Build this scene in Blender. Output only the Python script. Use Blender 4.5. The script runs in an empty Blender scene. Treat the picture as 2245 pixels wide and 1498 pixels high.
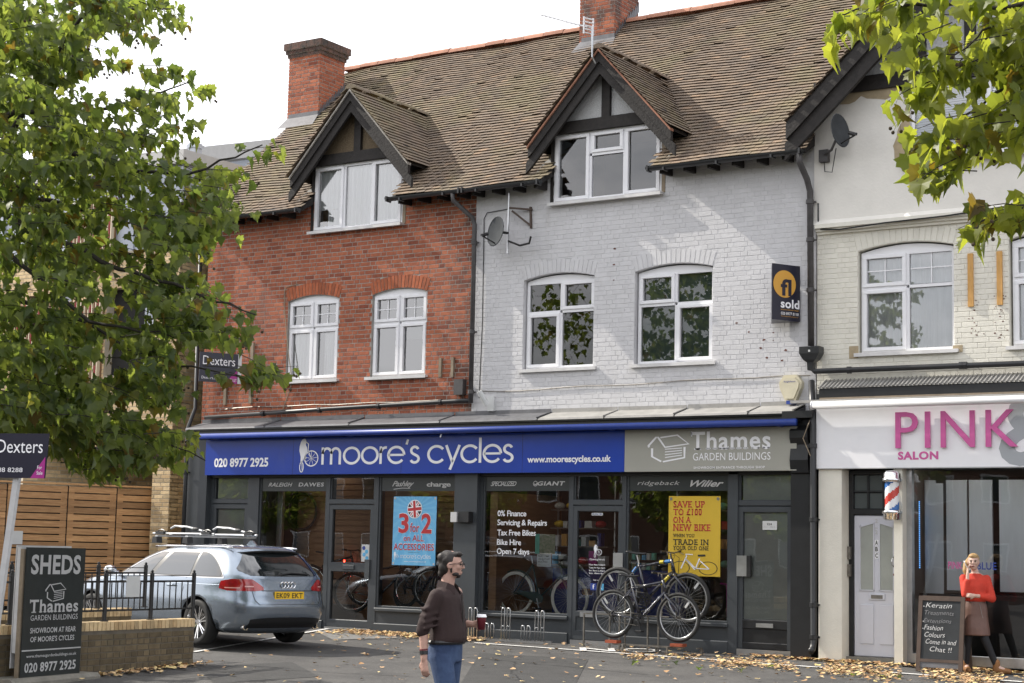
import bpy, bmesh, math, random
from mathutils import Vector, Matrix
random.seed(7)
R = random.random
sc = bpy.context.scene
COL = sc.collection
rad = math.radians
# ------------------------------------------------------------------ camera
F, YAW, PIT, ROL = 3806.62/2245, 0.584821181, 0.121250895, 0.0225704943
CAMP = Vector((14, -23.5, 1.38))
cf = Vector((-math.sin(YAW)*math.cos(PIT), math.cos(YAW)*math.cos(PIT), math.sin(PIT)))
cr = Vector((math.cos(YAW), math.sin(YAW), 0)); cu = cr.cross(cf)
cR = math.cos(ROL)*cr + math.sin(ROL)*cu
cU = -math.sin(ROL)*cr + math.cos(ROL)*cu
cam = bpy.data.cameras.new('camera'); camo = bpy.data.objects.new('camera', cam); COL.objects.link(camo)
camo.matrix_world = Matrix(((cR.x, cU.x, -cf.x, CAMP.x), (cR.y, cU.y, -cf.y, CAMP.y), (cR.z, cU.z, -cf.z, CAMP.z), (0, 0, 0, 1)))
cam.sensor_fit = 'HORIZONTAL'; cam.sensor_width = 36; cam.lens = 36*F; cam.clip_end = 3000; cam.clip_start = .1
sc.camera = camo
def ray(px, py): return cf + cR*((px-1122.5)/3806.62) - cU*((py-749)/3806.62)
def dep(px, py, t): return CAMP + ray(px, py)*t
def onY(px, py, y=0): d = ray(px, py); return CAMP + d*((y-CAMP.y)/d.y)
# ------------------------------------------------------------------ world, sun
SUND = Vector((-6, -1, 4.8)).normalized()
el = math.asin(SUND.z); az = math.atan2(SUND.x, SUND.y)
w = bpy.data.worlds.new('World'); sc.world = w; w.use_nodes = True
nt = w.node_tree; nt.nodes.clear()
def N(t, **k):
    n = nt.nodes.new(t)
    for a, b in k.items(): setattr(n, a, b)
    return n
sky = N('ShaderNodeTexSky', sky_type='NISHITA', sun_disc=False, sun_elevation=el, sun_rotation=az, air_density=1, dust_density=2.5, ozone_density=1)
tc = N('ShaderNodeTexCoord'); mp = N('ShaderNodeMapping'); mp.inputs['Scale'].default_value = (1, 1, 2.6)
nz = N('ShaderNodeTexNoise'); nz.inputs['Scale'].default_value = 2.4; nz.inputs['Detail'].default_value = 8; nz.inputs['Roughness'].default_value = .62
rp = N('ShaderNodeValToRGB'); rp.color_ramp.elements[0].position = .40; rp.color_ramp.elements[1].position = .56
rp.color_ramp.elements[0].color = (.35, .35, .35, 1)
bg = N('ShaderNodeBackground'); bg.inputs[1].default_value = .10
mx = N('ShaderNodeMix', data_type='RGBA'); mx.inputs[7].default_value = (14.3, 14.3, 14.8, 1)
out = N('ShaderNodeOutputWorld')
L = nt.links.new
L(tc.outputs['Generated'], mp.inputs[0]); L(mp.outputs[0], nz.inputs[0]); L(nz.outputs[0], rp.inputs[0])
L(rp.outputs[0], mx.inputs[0]); L(sky.outputs[0], mx.inputs[6]); L(mx.outputs[2], bg.inputs[0]); L(bg.outputs[0], out.inputs[0])
sl = bpy.data.lights.new('sun', 'SUN'); sl.energy = 4.4; sl.angle = rad(.53); sl.color = (1, .94, .84)
so = bpy.data.objects.new('sun', sl); COL.objects.link(so); so.rotation_euler = SUND.to_track_quat('Z', 'Y').to_euler()
vs = sc.view_settings; vs.view_transform = 'Standard'; vs.look = 'None'; vs.gamma = 1; vs.use_curve_mapping = False
vs.exposure = 0.48
sc.cycles.max_bounces = 8; sc.cycles.transparent_max_bounces = 16; sc.cycles.caustics_reflective = False; sc.cycles.caustics_refractive = False
# ------------------------------------------------------------------ materials
MT = {}
def mat(name, col, rough=.8, stain=None, metal=0, var=0, vs_=6, col2=None, bump=0, bs=40, rnd=0, coat=0, spec=.5, island=False, stretch=None, emit=None, dirt=None, ds=1.5):
    """procedural principled: colour noise between col and col2, per-piece brightness, bump, blotchy dirt"""
    m = bpy.data.materials.new(name); m.use_nodes = True; t = m.node_tree; b = t.nodes['Principled BSDF']
    b.inputs['Roughness'].default_value = rough; b.inputs['Metallic'].default_value = metal
    b.inputs['Coat Weight'].default_value = coat; b.inputs['Specular IOR Level'].default_value = spec
    b.inputs['Coat Roughness'].default_value = .05
    if emit: b.inputs['Emission Color'].default_value = (*emit[0], 1); b.inputs['Emission Strength'].default_value = emit[1]
    def n(ty, **k):
        q = t.nodes.new(ty)
        for a, c in k.items(): setattr(q, a, c)
        return q
    l = t.links.new
    geo = n('ShaderNodeNewGeometry'); src = geo.outputs['Position']
    if stretch:
        mpp = n('ShaderNodeMapping'); mpp.inputs['Scale'].default_value = stretch; l(src, mpp.inputs[0]); src = mpp.outputs[0]
    c1 = (*col, 1); c2 = (*(col2 or [max(0, c*(1-var)) for c in col]), 1)
    nz = n('ShaderNodeTexNoise'); nz.inputs['Scale'].default_value = vs_; nz.inputs['Detail'].default_value = 6; nz.inputs['Roughness'].default_value = .65
    l(src, nz.inputs[0])
    rp = n('ShaderNodeValToRGB'); rp.color_ramp.elements[0].position = .36; rp.color_ramp.elements[1].position = .64
    rp.color_ramp.elements[0].color = c2; rp.color_ramp.elements[1].color = c1
    l(nz.outputs[0], rp.inputs[0]); c = rp.outputs[0]
    if rnd:
        oi = n('ShaderNodeObjectInfo'); ad = n('ShaderNodeMath', operation='ADD'); fr = n('ShaderNodeMath', operation='FRACT')
        l(oi.outputs['Random'], ad.inputs[0]); l(geo.outputs['Random Per Island'], ad.inputs[1]); l(ad.outputs[0], fr.inputs[0])
        rr = n('ShaderNodeValToRGB'); e = rr.color_ramp.elements
        e[0].color = (1-rnd, 1-rnd, 1-rnd, 1); e[1].color = (1+rnd*.4,)*3+(1,)
        if isinstance(island, (list, tuple)):
            for p, k in island: q = e.new(p); q.color = (*k, 1)
        l(fr.outputs[0], rr.inputs[0])
        mm = n('ShaderNodeMix', data_type='RGBA', blend_type='MULTIPLY'); mm.inputs[0].default_value = 1
        l(c, mm.inputs[6]); l(rr.outputs[0], mm.inputs[7]); c = mm.outputs[2]
    if dirt:
        n2 = n('ShaderNodeTexNoise'); n2.inputs['Scale'].default_value = ds; n2.inputs['Detail'].default_value = 8; n2.inputs['Roughness'].default_value = .7
        mp2 = n('ShaderNodeMapping'); mp2.inputs['Scale'].default_value = (1, 1, .38); l(geo.outputs['Position'], mp2.inputs[0]); l(mp2.outputs[0], n2.inputs[0])
        r2 = n('ShaderNodeValToRGB'); r2.color_ramp.elements[0].position = dirt[1]; r2.color_ramp.elements[1].position = dirt[1]+.14
        r2.color_ramp.elements[0].color = (0, 0, 0, 1); r2.color_ramp.elements[1].color = (dirt[2],)*3+(1,)
        l(n2.outputs[0], r2.inputs[0])
        m2 = n('ShaderNodeMix', data_type='RGBA'); l(r2.outputs[0], m2.inputs[0]); l(c, m2.inputs[6]); m2.inputs[7].default_value = (*dirt[0], 1); c = m2.outputs[2]
    if stain:   # sooty staining that hangs beside a leaking pipe: (x0, x1, colour, strength)
        sx = n('ShaderNodeSeparateXYZ'); l(geo.outputs['Position'], sx.inputs[0]); mr = n('ShaderNodeMapRange'); mr.inputs['From Min'].default_value = stain[0]; mr.inputs['From Max'].default_value = stain[1]; mr.inputs['To Max'].default_value = stain[3]
        l(sx.outputs[0], mr.inputs[0]); n5 = n('ShaderNodeTexNoise'); n5.inputs['Scale'].default_value = 4; n5.inputs['Detail'].default_value = 6; l(geo.outputs['Position'], n5.inputs[0])
        ml = n('ShaderNodeMath', operation='MULTIPLY'); l(mr.outputs[0], ml.inputs[0]); r5 = n('ShaderNodeValToRGB'); r5.color_ramp.elements[0].position = .42; r5.color_ramp.elements[1].position = .6; l(n5.outputs[0], r5.inputs[0]); l(r5.outputs[0], ml.inputs[1])
        m5 = n('ShaderNodeMix', data_type='RGBA'); l(ml.outputs[0], m5.inputs[0]); l(c, m5.inputs[6]); m5.inputs[7].default_value = (*stain[2], 1); c = m5.outputs[2]
    l(c, b.inputs['Base Color'])
    if bump:
        n3 = n('ShaderNodeTexNoise'); n3.inputs['Scale'].default_value = bs; n3.inputs['Detail'].default_value = 5; l(src, n3.inputs[0])
        bp = n('ShaderNodeBump'); bp.inputs['Strength'].default_value = bump; bp.inputs['Distance'].default_value = .01
        l(n3.outputs[0], bp.inputs['Height']); l(bp.outputs[0], b.inputs['Normal'])
    MT[name] = m; return m
BR = [(.07, (.58, .48, .48)), (.2, (.9, .85, .85)), (.45, (1.0, 1.0, 1.0)), (.6, (.86, .80, .78)), (.8, (1.15, 1.2, 1.2))]
mat('brick_red', (.41, .125, .060), .85, var=.3, vs_=14, rnd=.22, island=BR, bump=.5, bs=60, dirt=((.10, .055, .045), .60, .65), ds=.8, stain=(-3.2, -2.35, (.06, .038, .032), .85))
mat('brick_orange', (.46, .13, .055), .85, var=.3, vs_=14, rnd=.25, bump=.5, bs=60)
mat('mortar', (.44, .41, .37), .95, var=.35, vs_=9, bump=.6, bs=90)
mat('white_masonry', (.615, .61, .62), .75, var=.07, vs_=5, rnd=.05, bump=.35, bs=45, dirt=((.45, .44, .42), .58, .45), ds=1.6)
mat('cream_masonry', (.74, .715, .63), .75, var=.08, vs_=4, rnd=.05, bump=.35, bs=45, dirt=((.42, .36, .27), .66, .5), ds=1.2)
mat('cream_render', (.74, .715, .66), .85, var=.08, vs_=2, bump=.3, bs=30, dirt=((.45, .40, .32), .64, .5), ds=.9)
mat('bare_render', (.42, .34, .22), .9, var=.25, vs_=6)
mat('brick_yellow', (.68, .51, .29), .85, var=.25, vs_=10, rnd=.3, bump=.4, bs=60, island=[(.3, (.8, .74, .68)), (.6, (1.1, 1.1, 1.1))])
mat('brick_buff', (.17, .13, .075), .9, var=.35, vs_=8, rnd=.3, bump=.4, bs=60, dirt=((.12, .11, .07), .55, .7), ds=2)  # base colour darkened to carry the shade on the low wall
mat('mortar_dark', (.16, .14, .11), .95, var=.3)
mat('mortar_pale', (.50, .44, .34), .95, var=.2)
mat('roof_tile', (.21, .160, .115), .9, col2=(.145, .112, .086), vs_=3, rnd=.14, bump=.5, bs=50,
    island=[(.3, (.9, .9, .92)), (.6, (1.05, 1.0, .96)), (.93, (1.0, .97, .93)), (.97, (1.4, 1.25, 1.12))], dirt=((.21, .19, .09), .50, .42), ds=.75)
mat('ridge_tile', (.42, .20, .13), .85, var=.3, vs_=5, rnd=.25, dirt=((.25, .2, .12), .6, .6), ds=2)
mat('moss', (.16, .15, .02), .95, var=.4)
mat('timber_black', (.022, .018, .016), .75, var=.5, vs_=9, bump=.6, bs=25, stretch=(1, 1, 1))
mat('pebble_tan', (.20, .15, .09), .95, col2=(.10, .075, .05), vs_=55, bump=1, bs=60)
mat('pebble_white', (.55, .56, .56), .95, col2=(.42, .42, .42), vs_=55, bump=1, bs=60)
mat('upvc', (.80, .80, .82), .35, var=.05, vs_=2)
mat('upvc_old', (.68, .67, .66), .5, var=.2, vs_=3)
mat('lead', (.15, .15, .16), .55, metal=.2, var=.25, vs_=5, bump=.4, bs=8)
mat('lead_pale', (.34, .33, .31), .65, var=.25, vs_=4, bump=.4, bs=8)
mat('pipe_black', (.02, .021, .023), .38, var=.3)
mat('pipe_grey', (.075, .07, .07), .55, var=.4, vs_=7)
mat('shop_grey', (.052, .059, .066), .42, var=.14, vs_=3, dirt=((.10, .10, .10), .68, .4), ds=5)
mat('shop_black', (.014, .015, .017), .4, var=.3, vs_=6, dirt=((.10, .09, .09), .70, .5), ds=7)
mat('sign_blue', (.006, .046, .37), .28, var=.12, vs_=2, dirt=((.05, .08, .28), .60, .5), ds=1.2)
mat('awning_blue', (.014, .045, .27), .4, var=.2)
mat('sign_taupe', (.37, .365, .32), .35, var=.05, vs_=2)
mat('sign_white', (.86, .86, .88), .4, var=.04, vs_=2)
mat('letter_white', (.88, .88, .90), .5)
mat('letter_grey', (.50, .50, .50), .5); mat('film_grey', (.62, .62, .62), .5); mat('header_film', (.036, .042, .044), .3)
mat('sign_charcoal', (.045, .052, .052), .22, var=.15, metal=.3)
mat('pink', (.60, .11, .33), .4)
mat('magenta', (.36, .02, .22), .4)
mat('amp_grey', (.36, .38, .40), .45)
mat('navy', (.012, .012, .028), .3)
mat('amber', (.65, .34, .05), .4)
mat('banner_blue', (.12, .42, .72), .5, col2=(.17, .50, .80), vs_=3)
mat('banner_ray', (.19, .52, .80), .5)
mat('banner_yellow', (.66, .44, .035), .55, var=.06, vs_=4)
mat('red_print', (.50, .03, .035), .5)
mat('dark_print', (.03, .03, .02), .6)
mat('blue_print', (.03, .05, .25), .5)
mat('paper', (.62, .63, .62), .7, var=.05)
mat('aluminium', (.55, .56, .57), .32, metal=.9, var=.15)
mat('chrome', (.75, .75, .76), .08, metal=1)
mat('steel_dull', (.30, .28, .25), .45, metal=.8, var=.4, vs_=12)
mat('black_plastic', (.015, .015, .016), .4)
mat('rubber', (.014, .014, .014), .75)
mat('tyre_white', (.86, .84, .80), .6)
mat('asphalt', (.096, .092, .087), .9, col2=(.054, .052, .051), vs_=.8, bump=.8, bs=120, dirt=((.155, .15, .142), .53, .6), ds=22)
mat('paving', (.20, .195, .185), .9, var=.2, vs_=5, bump=.5, bs=80)
mat('road_paint', (.80, .79, .76), .8, var=.15, vs_=20, dirt=((.14, .135, .13), .52, .9), ds=14)
mat('kerb_stone', (.28, .27, .26), .9, var=.2)
mat('cedar', (.60, .34, .15), .6, col2=(.42, .22, .09), vs_=4, rnd=.38, stretch=(1, 1, 9), bump=.3, bs=20)
mat('timber_batten', (.30, .24, .17), .8, var=.3)
mat('timber_orange', (.60, .33, .10), .7, var=.2, stretch=(6, 6, 1))
mat('zinc', (.42, .45, .50), .45, metal=.25, var=.08, vs_=2)
mat('zinc_pale', (.50, .49, .47), .6, var=.08)  # paler, warmer tone for the fascia and the rear roof
mat('louvre_cream', (.66, .56, .40), .6); mat('louvre_red', (.28, .03, .03), .6); mat('louvre_brown', (.22, .12, .06), .6)
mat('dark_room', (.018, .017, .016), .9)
mat('interior_wood', (.36, .20, .10), .5, col2=(.26, .14, .07), vs_=3, stretch=(1, 1, 8))
mat('interior_wall', (.16, .14, .12), .9)
mat('frosted', (.36, .38, .35), .45, var=.12, vs_=3)
mat('obscure_grey', (.085, .10, .10), .3, var=.1, vs_=2)
mat('curtain', (.84, .85, .88), .8, var=.12, vs_=5, stretch=(3, 3, .3))
mat('blind', (.60, .63, .68), .7)
mat('blind_green', (.12, .155, .15), .7, var=.1, vs_=2)
mat('door_white', (.62, .63, .69), .45, var=.04)
mat('dish_grey', (.07, .075, .08), .9, var=.2, spec=.1)
mat('alarm_cream', (.62, .57, .42), .5, var=.1)
mat('bark', (.10, .085, .06), .9, col2=(.20, .18, .13), vs_=4, bump=.8, bs=15)
mat('bark_dark', (.035, .03, .024), .9, var=.4, vs_=6, bump=.8, bs=15)
mat('seed', (.07, .05, .025), .9, var=.4, vs_=40)
mat('leaf_litter', (.66, .46, .26), .8, col2=(.48, .29, .14), vs_=7, rnd=.5, island=[(.3, (.7, .6, .5)), (.6, (1.15, 1.2, 1.3)), (.85, (1.25, 1.5, 1.2))])
mat('asphalt_dark', (.052, .051, .050), .9, var=.25, vs_=3, bump=.8, bs=120, dirt=((.10, .098, .092), .55, .5), ds=20)
mat('skin', (.50, .30, .235), .55, var=.12, vs_=14, bump=.3, bs=50)
mat('skin_fair', (.60, .40, .32), .55, var=.1, vs_=14)
mat('hair_dark', (.018, .012, .009), .55, var=.4, vs_=20, bump=.6, bs=60, stretch=(1, 1, .3))
mat('hair_blonde', (.50, .34, .15), .5, col2=(.36, .22, .09), vs_=14, bump=.6, bs=60, stretch=(1, 1, .3))
mat('shirt_brown', (.030, .015, .014), .85, var=.2, vs_=5, bump=1, bs=7)
mat('denim', (.022, .040, .095), .9, col2=(.05, .085, .17), vs_=5, bump=.5, bs=14)
mat('blouse_red', (.58, .045, .022), .8, var=.2, vs_=7, bump=.6, bs=12)
mat('leather_brown', (.15, .075, .055), .5, var=.25, vs_=5, bump=.4, bs=14)
mat('tights', (.012, .012, .015), .8)
mat('boot_tan', (.30, .135, .045), .7, var=.25, vs_=9)
mat('cup_maroon', (.12, .012, .02), .5)
mat('car_paint', (.26, .31, .375), .25, metal=.75, coat=1, var=.02)
mat('car_glass', (.012, .016, .018), .03, spec=1.0, coat=1)
mat('lamp_red', (.42, .008, .012), .12, coat=1, var=.45, vs_=9)
mat('lamp_lens', (.75, .38, .36), .1, coat=1)
mat('plate_yellow', (.90, .55, .02), .4)
mat('bike_dark', (.008, .010, .022), .25, coat=1)
mat('bike_green', (.028, .055, .05), .3, coat=1)
mat('bike_blue', (.02, .16, .42), .3, coat=1)
mat('bike_yellow', (.62, .50, .03), .3, coat=1)
mat('bike_white', (.70, .70, .72), .3, coat=1)
mat('saddle_brown', (.16, .045, .025), .5)
mat('brick_foot', (.38, .085, .035), .8, var=.3)
mat('barber_blue', (.03, .14, .42), .25); mat('barber_red', (.52, .05, .035), .25); mat('barber_white', (.78, .79, .80), .25)
mat('slate_board', (.018, .022, .026), .6, var=.4, vs_=4); mat('chalk', (.55, .55, .55), .9); mat('chalk_faint', (.20, .20, .21), .9)
mat('frame_brown', (.085, .055, .04), .6, var=.3)
mat('rack_blue', (.02, .035, .20), .5)
mat('salon_silver', (.74, .79, .84), .35, metal=.2, var=.15, vs_=1.5, stretch=(1.5, 1.5, .3))
mat('grass_green', (.03, .06, .012), .9)
mat('led_blue', (.1, .3, .9), .5, emit=((.15, .45, 1), 1.3))
mat('led_soft', (.1, .2, .5), .5, emit=((.12, .3, .85), .25))
mat('light_red', (.6, .02, .01), .4, emit=((1, .04, .02), 14))
mat('lamp_glow', (.9, .9, .88), .4, emit=((1, .96, .88), 6)) ; mat('lamp_dim', (.9, .9, .88), .4, emit=((1, .93, .8), 1.6))
mat('light_glint', (.8, .8, .8), .4, emit=((1, .97, .9), 10))
mat('light_yellow', (.8, .7, .1), .4, emit=((1, .8, .08), 1.6))
mat('pole_white', (.62, .62, .62), .6, var=.15)
mat('sky_blue_logo', (.12, .45, .72), .4); mat('fb_blue', (.03, .06, .28), .4)
mat('teal', (.02, .13, .13), .5)
mat('concrete', (.26, .245, .21), .95, var=.3, vs_=6, bump=.6, bs=40)
mat('photo_green', (.16, .20, .08), .6, col2=(.40, .36, .26), vs_=22)
mat('mint', (.20, .52, .42), .6)
mat('stain', (.30, .28, .27), .9, var=.3)
mat('chip_red', (.15, .055, .04), .9, var=.4)
def glassmat(name, tint=(1, 1, 1), f=1.0, ior=1.55, rough=0.0):
    m = bpy.data.materials.new(name); m.use_nodes = True; t = m.node_tree; t.nodes.clear()
    o = t.nodes.new('ShaderNodeOutputMaterial'); a = t.nodes.new('ShaderNodeBsdfTransparent'); g = t.nodes.new('ShaderNodeBsdfGlossy')
    fr = t.nodes.new('ShaderNodeFresnel'); fr.inputs[0].default_value = ior; x = t.nodes.new('ShaderNodeMixShader')
    ml = t.nodes.new('ShaderNodeMath'); ml.operation = 'MULTIPLY'; ml.inputs[1].default_value = f; ml.use_clamp = True
    a.inputs[0].default_value = (*tint, 1); g.inputs['Roughness'].default_value = rough; g.inputs[0].default_value = (1, 1, 1, 1)
    n3 = t.nodes.new('ShaderNodeTexNoise'); n3.inputs['Scale'].default_value = 1.3; bp = t.nodes.new('ShaderNodeBump'); bp.inputs['Strength'].default_value = .022; bp.inputs['Distance'].default_value = .04
    geo = t.nodes.new('ShaderNodeNewGeometry'); t.links.new(geo.outputs['Position'], n3.inputs[0]); t.links.new(n3.outputs[0], bp.inputs['Height']); t.links.new(bp.outputs[0], g.inputs['Normal'])
    t.links.new(fr.outputs[0], ml.inputs[0]); t.links.new(ml.outputs[0], x.inputs[0]); t.links.new(a.outputs[0], x.inputs[1]); t.links.new(g.outputs[0], x.inputs[2]); t.links.new(x.outputs[0], o.inputs[0])
    MT[name] = m; return m
glassmat('glass', (.94, .96, .95), 4.2)
glassmat('glass_dark', (.72, .77, .74), 1.7)
glassmat('glass_mid', (.78, .82, .80), 2.4)
glassmat('glass_shop', (.93, .95, .95), 1.8)
def leafmat(name, c1, c2, tr):
    m = bpy.data.materials.new(name); m.use_nodes = True; t = m.node_tree; b = t.nodes['Principled BSDF']; o = t.nodes['Material Output']
    b.inputs['Roughness'].default_value = .42; b.inputs['Specular IOR Level'].default_value = .35
    oi = t.nodes.new('ShaderNodeObjectInfo'); geo = t.nodes.new('ShaderNodeNewGeometry'); ad = t.nodes.new('ShaderNodeMath'); ad.operation = 'ADD'; fr = t.nodes.new('ShaderNodeMath'); fr.operation = 'FRACT'
    l = t.links.new; l(oi.outputs['Random'], ad.inputs[0]); l(geo.outputs['Random Per Island'], ad.inputs[1]); l(ad.outputs[0], fr.inputs[0])
    r = t.nodes.new('ShaderNodeValToRGB'); e = r.color_ramp.elements; e[0].color = (*c1, 1); e[1].color = (*c2, 1); e[1].position = .93; q = e.new(.985); q.color = (.085, .062, .018, 1)
    l(fr.outputs[0], r.inputs[0]); l(r.outputs[0], b.inputs['Base Color'])
    tl = t.nodes.new('ShaderNodeBsdfTranslucent'); mm = t.nodes.new('ShaderNodeMix'); mm.data_type = 'RGBA'; mm.blend_type = 'MULTIPLY'; mm.inputs[0].default_value = 1
    l(r.outputs[0], mm.inputs[6]); mm.inputs[7].default_value = (*tr, 1); l(mm.outputs[2], tl.inputs[0])
    ms = t.nodes.new('ShaderNodeMixShader'); ms.inputs[0].default_value = .56; l(b.outputs[0], ms.inputs[1]); l(tl.outputs[0], ms.inputs[2]); l(ms.outputs[0], o.inputs[0])
    MT[name] = m
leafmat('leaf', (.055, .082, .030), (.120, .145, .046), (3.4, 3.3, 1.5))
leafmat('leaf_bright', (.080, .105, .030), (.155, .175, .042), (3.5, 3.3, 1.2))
# ------------------------------------------------------------------ builders
ORG = {}
def thing(name, label, cat, loc=(0, 0, 0), group=None):
    o = bpy.data.objects.new(name, None); COL.objects.link(o); o.location = loc; o.empty_display_size = .2
    o['label'] = label; o['category'] = cat
    if group: o['group'] = group
    ORG[o.name] = Vector(loc); return o
def root_of(o):
    while o.parent: o = o.parent
    return o
def tag(o, label, cat, group=None):
    o['label'] = label; o['category'] = cat
    if group: o['group'] = group
    return o
class MB:
    def __init__(s): s.v = []; s.f = []; s.m = []
    def add(s, vs_, fs, m=0):
        n = len(s.v); s.v += [Vector(p) for p in vs_]; s.f += [tuple(i+n for i in f) for f in fs]; s.m += [m]*len(fs); return s
    def box(s, x0, x1, y0, y1, z0, z1, m=0, M=None):
        p = [Vector((x, y, z)) for z in (z0, z1) for y in (y0, y1) for x in (x0, x1)]
        if M: p = [M @ q for q in p]
        return s.add(p, [(0, 2, 3, 1), (4, 5, 7, 6), (0, 1, 5, 4), (2, 6, 7, 3), (0, 4, 6, 2), (1, 3, 7, 5)], m)
    def bar(s, a, b, wd, h, m=0, up=(0, 0, 1)):
        a = Vector(a); b = Vector(b); d = b-a; ln = d.length; d.normalize(); up = Vector(up); sd = d.cross(up)
        if sd.length < 1e-4: sd = d.cross(Vector((1, 0, 0)))
        sd.normalize(); up = sd.cross(d)
        p = [a + d*t*ln + sd*wd*.5*i + up*h*.5*j for t in (0, 1) for i in (-1, 1) for j in (-1, 1)]
        return s.add(p, [(0, 1, 3, 2), (4, 6, 7, 5), (0, 4, 5, 1), (2, 3, 7, 6), (0, 2, 6, 4), (1, 5, 7, 3)], m)
    def tube(s, pts, r, n=8, m=0, cap=True, closed=False):
        pts = [Vector(p) for p in pts]; k = len(pts); rr = r if isinstance(r, (list, tuple)) else [r]*k
        base = len(s.v); prev = None
        for i, p in enumerate(pts):
            if closed: t = pts[(i+1) % k]-pts[i-1]
            else: t = (pts[min(i+1, k-1)]-pts[max(i-1, 0)])
            if t.length < 1e-9: t = Vector((0, 0, 1))
            t.normalize()
            if prev is None:
                a = Vector((0, 0, 1)) if abs(t.z) < .9 else Vector((1, 0, 0)); u = t.cross(a).normalized()
            else:
                u = (prev - t*prev.dot(t))
                u = u.normalized() if u.length > 1e-6 else t.orthogonal().normalized()
            prev = u; v2 = t.cross(u)
            for j in range(n):
                an = 2*math.pi*j/n; s.v.append(p + (u*math.cos(an)+v2*math.sin(an))*rr[i])
        for i in range(k if closed else k-1):
            for j in range(n):
                a = base+i*n+j; b2 = base+i*n+(j+1) % n; c = base+((i+1) % k)*n+(j+1) % n; d = base+((i+1) % k)*n+j
                s.f.append((a, b2, c, d)); s.m.append(m)
        if cap and not closed:
            s.f.append(tuple(base+j for j in range(n))[::-1]); s.m.append(m)
            s.f.append(tuple(base+(k-1)*n+j for j in range(n))); s.m.append(m)
        return s
    def lathe(s, prof, c, axis='z', n=20, m=0):
        """prof: list of (r, h)"""
        c = Vector(c); base = len(s.v)
        for r_, h in prof:
            for j in range(n):
                a = 2*math.pi*j/n; x, y = r_*math.cos(a), r_*math.sin(a)
                q = {'z': (x, y, h), 'y': (x, h, y), 'x': (h, x, y)}[axis]; s.v.append(c+Vector(q))
        for i in range(len(prof)-1):
            for j in range(n):
                f = (base+i*n+j, base+i*n+(j+1) % n, base+(i+1)*n+(j+1) % n, base+(i+1)*n+j)
                s.f.append(f if axis != 'y' else f[::-1]); s.m.append(m)
        return s
    def prism(s, poly, y0, y1, m=0, M=None):
        """poly in (x,z) extruded y0..y1"""
        n = len(poly); p = [Vector((x, y0, z)) for x, z in poly]+[Vector((x, y1, z)) for x, z in poly]
        if M: p = [M @ q for q in p]
        fs = [tuple(range(n)), tuple(range(n, 2*n))[::-1]]+[(i, i+n, (i+1) % n+n, (i+1) % n) for i in range(n)]
        return s.add(p, fs, m)
    def ellips(s, c, r, n=14, k=9, m=0, M=None):
        base = len(s.v); c = Vector(c)
        for i in range(k+1):
            th = math.pi*i/k
            for j in range(n):
                a = 2*math.pi*j/n
                q = Vector((r[0]*math.sin(th)*math.cos(a), r[1]*math.sin(th)*math.sin(a), r[2]*math.cos(th)))
                if M: q = M @ q
                s.v.append(c+q)
        for i in range(k):
            for j in range(n):
                s.f.append((base+i*n+j, base+(i+1)*n+j, base+(i+1)*n+(j+1) % n, base+i*n+(j+1) % n)); s.m.append(m)
        return s
    def mesh(s, name, mats, off=None, smooth=False):
        me = bpy.data.meshes.new(name)
        off = off or Vector((0, 0, 0))
        me.from_pydata([tuple(p-off) for p in s.v], [], s.f)
        for q in (mats if isinstance(mats, (list, tuple)) else [mats]): me.materials.append(MT[q] if isinstance(q, str) else q)
        if any(s.m): me.polygons.foreach_set('material_index', s.m)
        if smooth: me.polygons.foreach_set('use_smooth', [True]*len(me.polygons))
        me.update(); return me
    def build(s, name, mats, parent=None, kind=None, smooth=False, label=None):
        off = ORG.get(root_of(parent).name, Vector((0, 0, 0))) if parent else Vector((0, 0, 0))
        if parent is None and kind != 'structure':
            # own origin at base centre
            xs = [p.x for p in s.v]; ys = [p.y for p in s.v]; zs = [p.z for p in s.v]
            off = Vector(((min(xs)+max(xs))/2, (min(ys)+max(ys))/2, min(zs)))
        o = bpy.data.objects.new(name, s.mesh(name, mats, off, smooth)); COL.objects.link(o)
        if parent is not None: o.parent = parent
        else: o.location = off; ORG[o.name] = off
        if kind: o['kind'] = kind
        if label: o['label'] = label
        return o
def inst(name, me, parent, loc, rot=None):
    o = bpy.data.objects.new(name, me); COL.objects.link(o); o.parent = parent
    o.location = Vector(loc)-ORG.get(root_of(parent).name, Vector((0, 0, 0)))
    if rot is not None: o.rotation_euler = rot
    return o
def copy_tree(o, parent=None):
    c = o.copy(); COL.objects.link(c); c.parent = parent
    for ch in list(o.children): copy_tree(ch, c)
    return c
def rbox(mb, x0, x1, y0, y1, z0, z1, b=.01, m=0, M=None):
    """box with chamfered vertical+horizontal front edges (8-gon section along x)"""
    pr = [(y0+b, z0), (y0, z0+b), (y0, z1-b), (y0+b, z1), (y1-b, z1), (y1, z1-b), (y1, z0+b), (y1-b, z0)]
    p = [Vector((x0, y, z)) for y, z in pr]+[Vector((x1, y, z)) for y, z in pr]
    if M: p = [M @ q for q in p]
    return mb.add(p, [tuple(range(8)), tuple(range(8, 16))[::-1]]+[(i, i+8, (i+1) % 8+8, (i+1) % 8) for i in range(8)], m)
def gz(x, y):
    s = .06-.007*(x+8)
    s = max(-.12, min(.10, s))
    d = max(0, -y)
    return s-.024*min(d, 14)-.01*max(0, min(d-14, 20))
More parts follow.
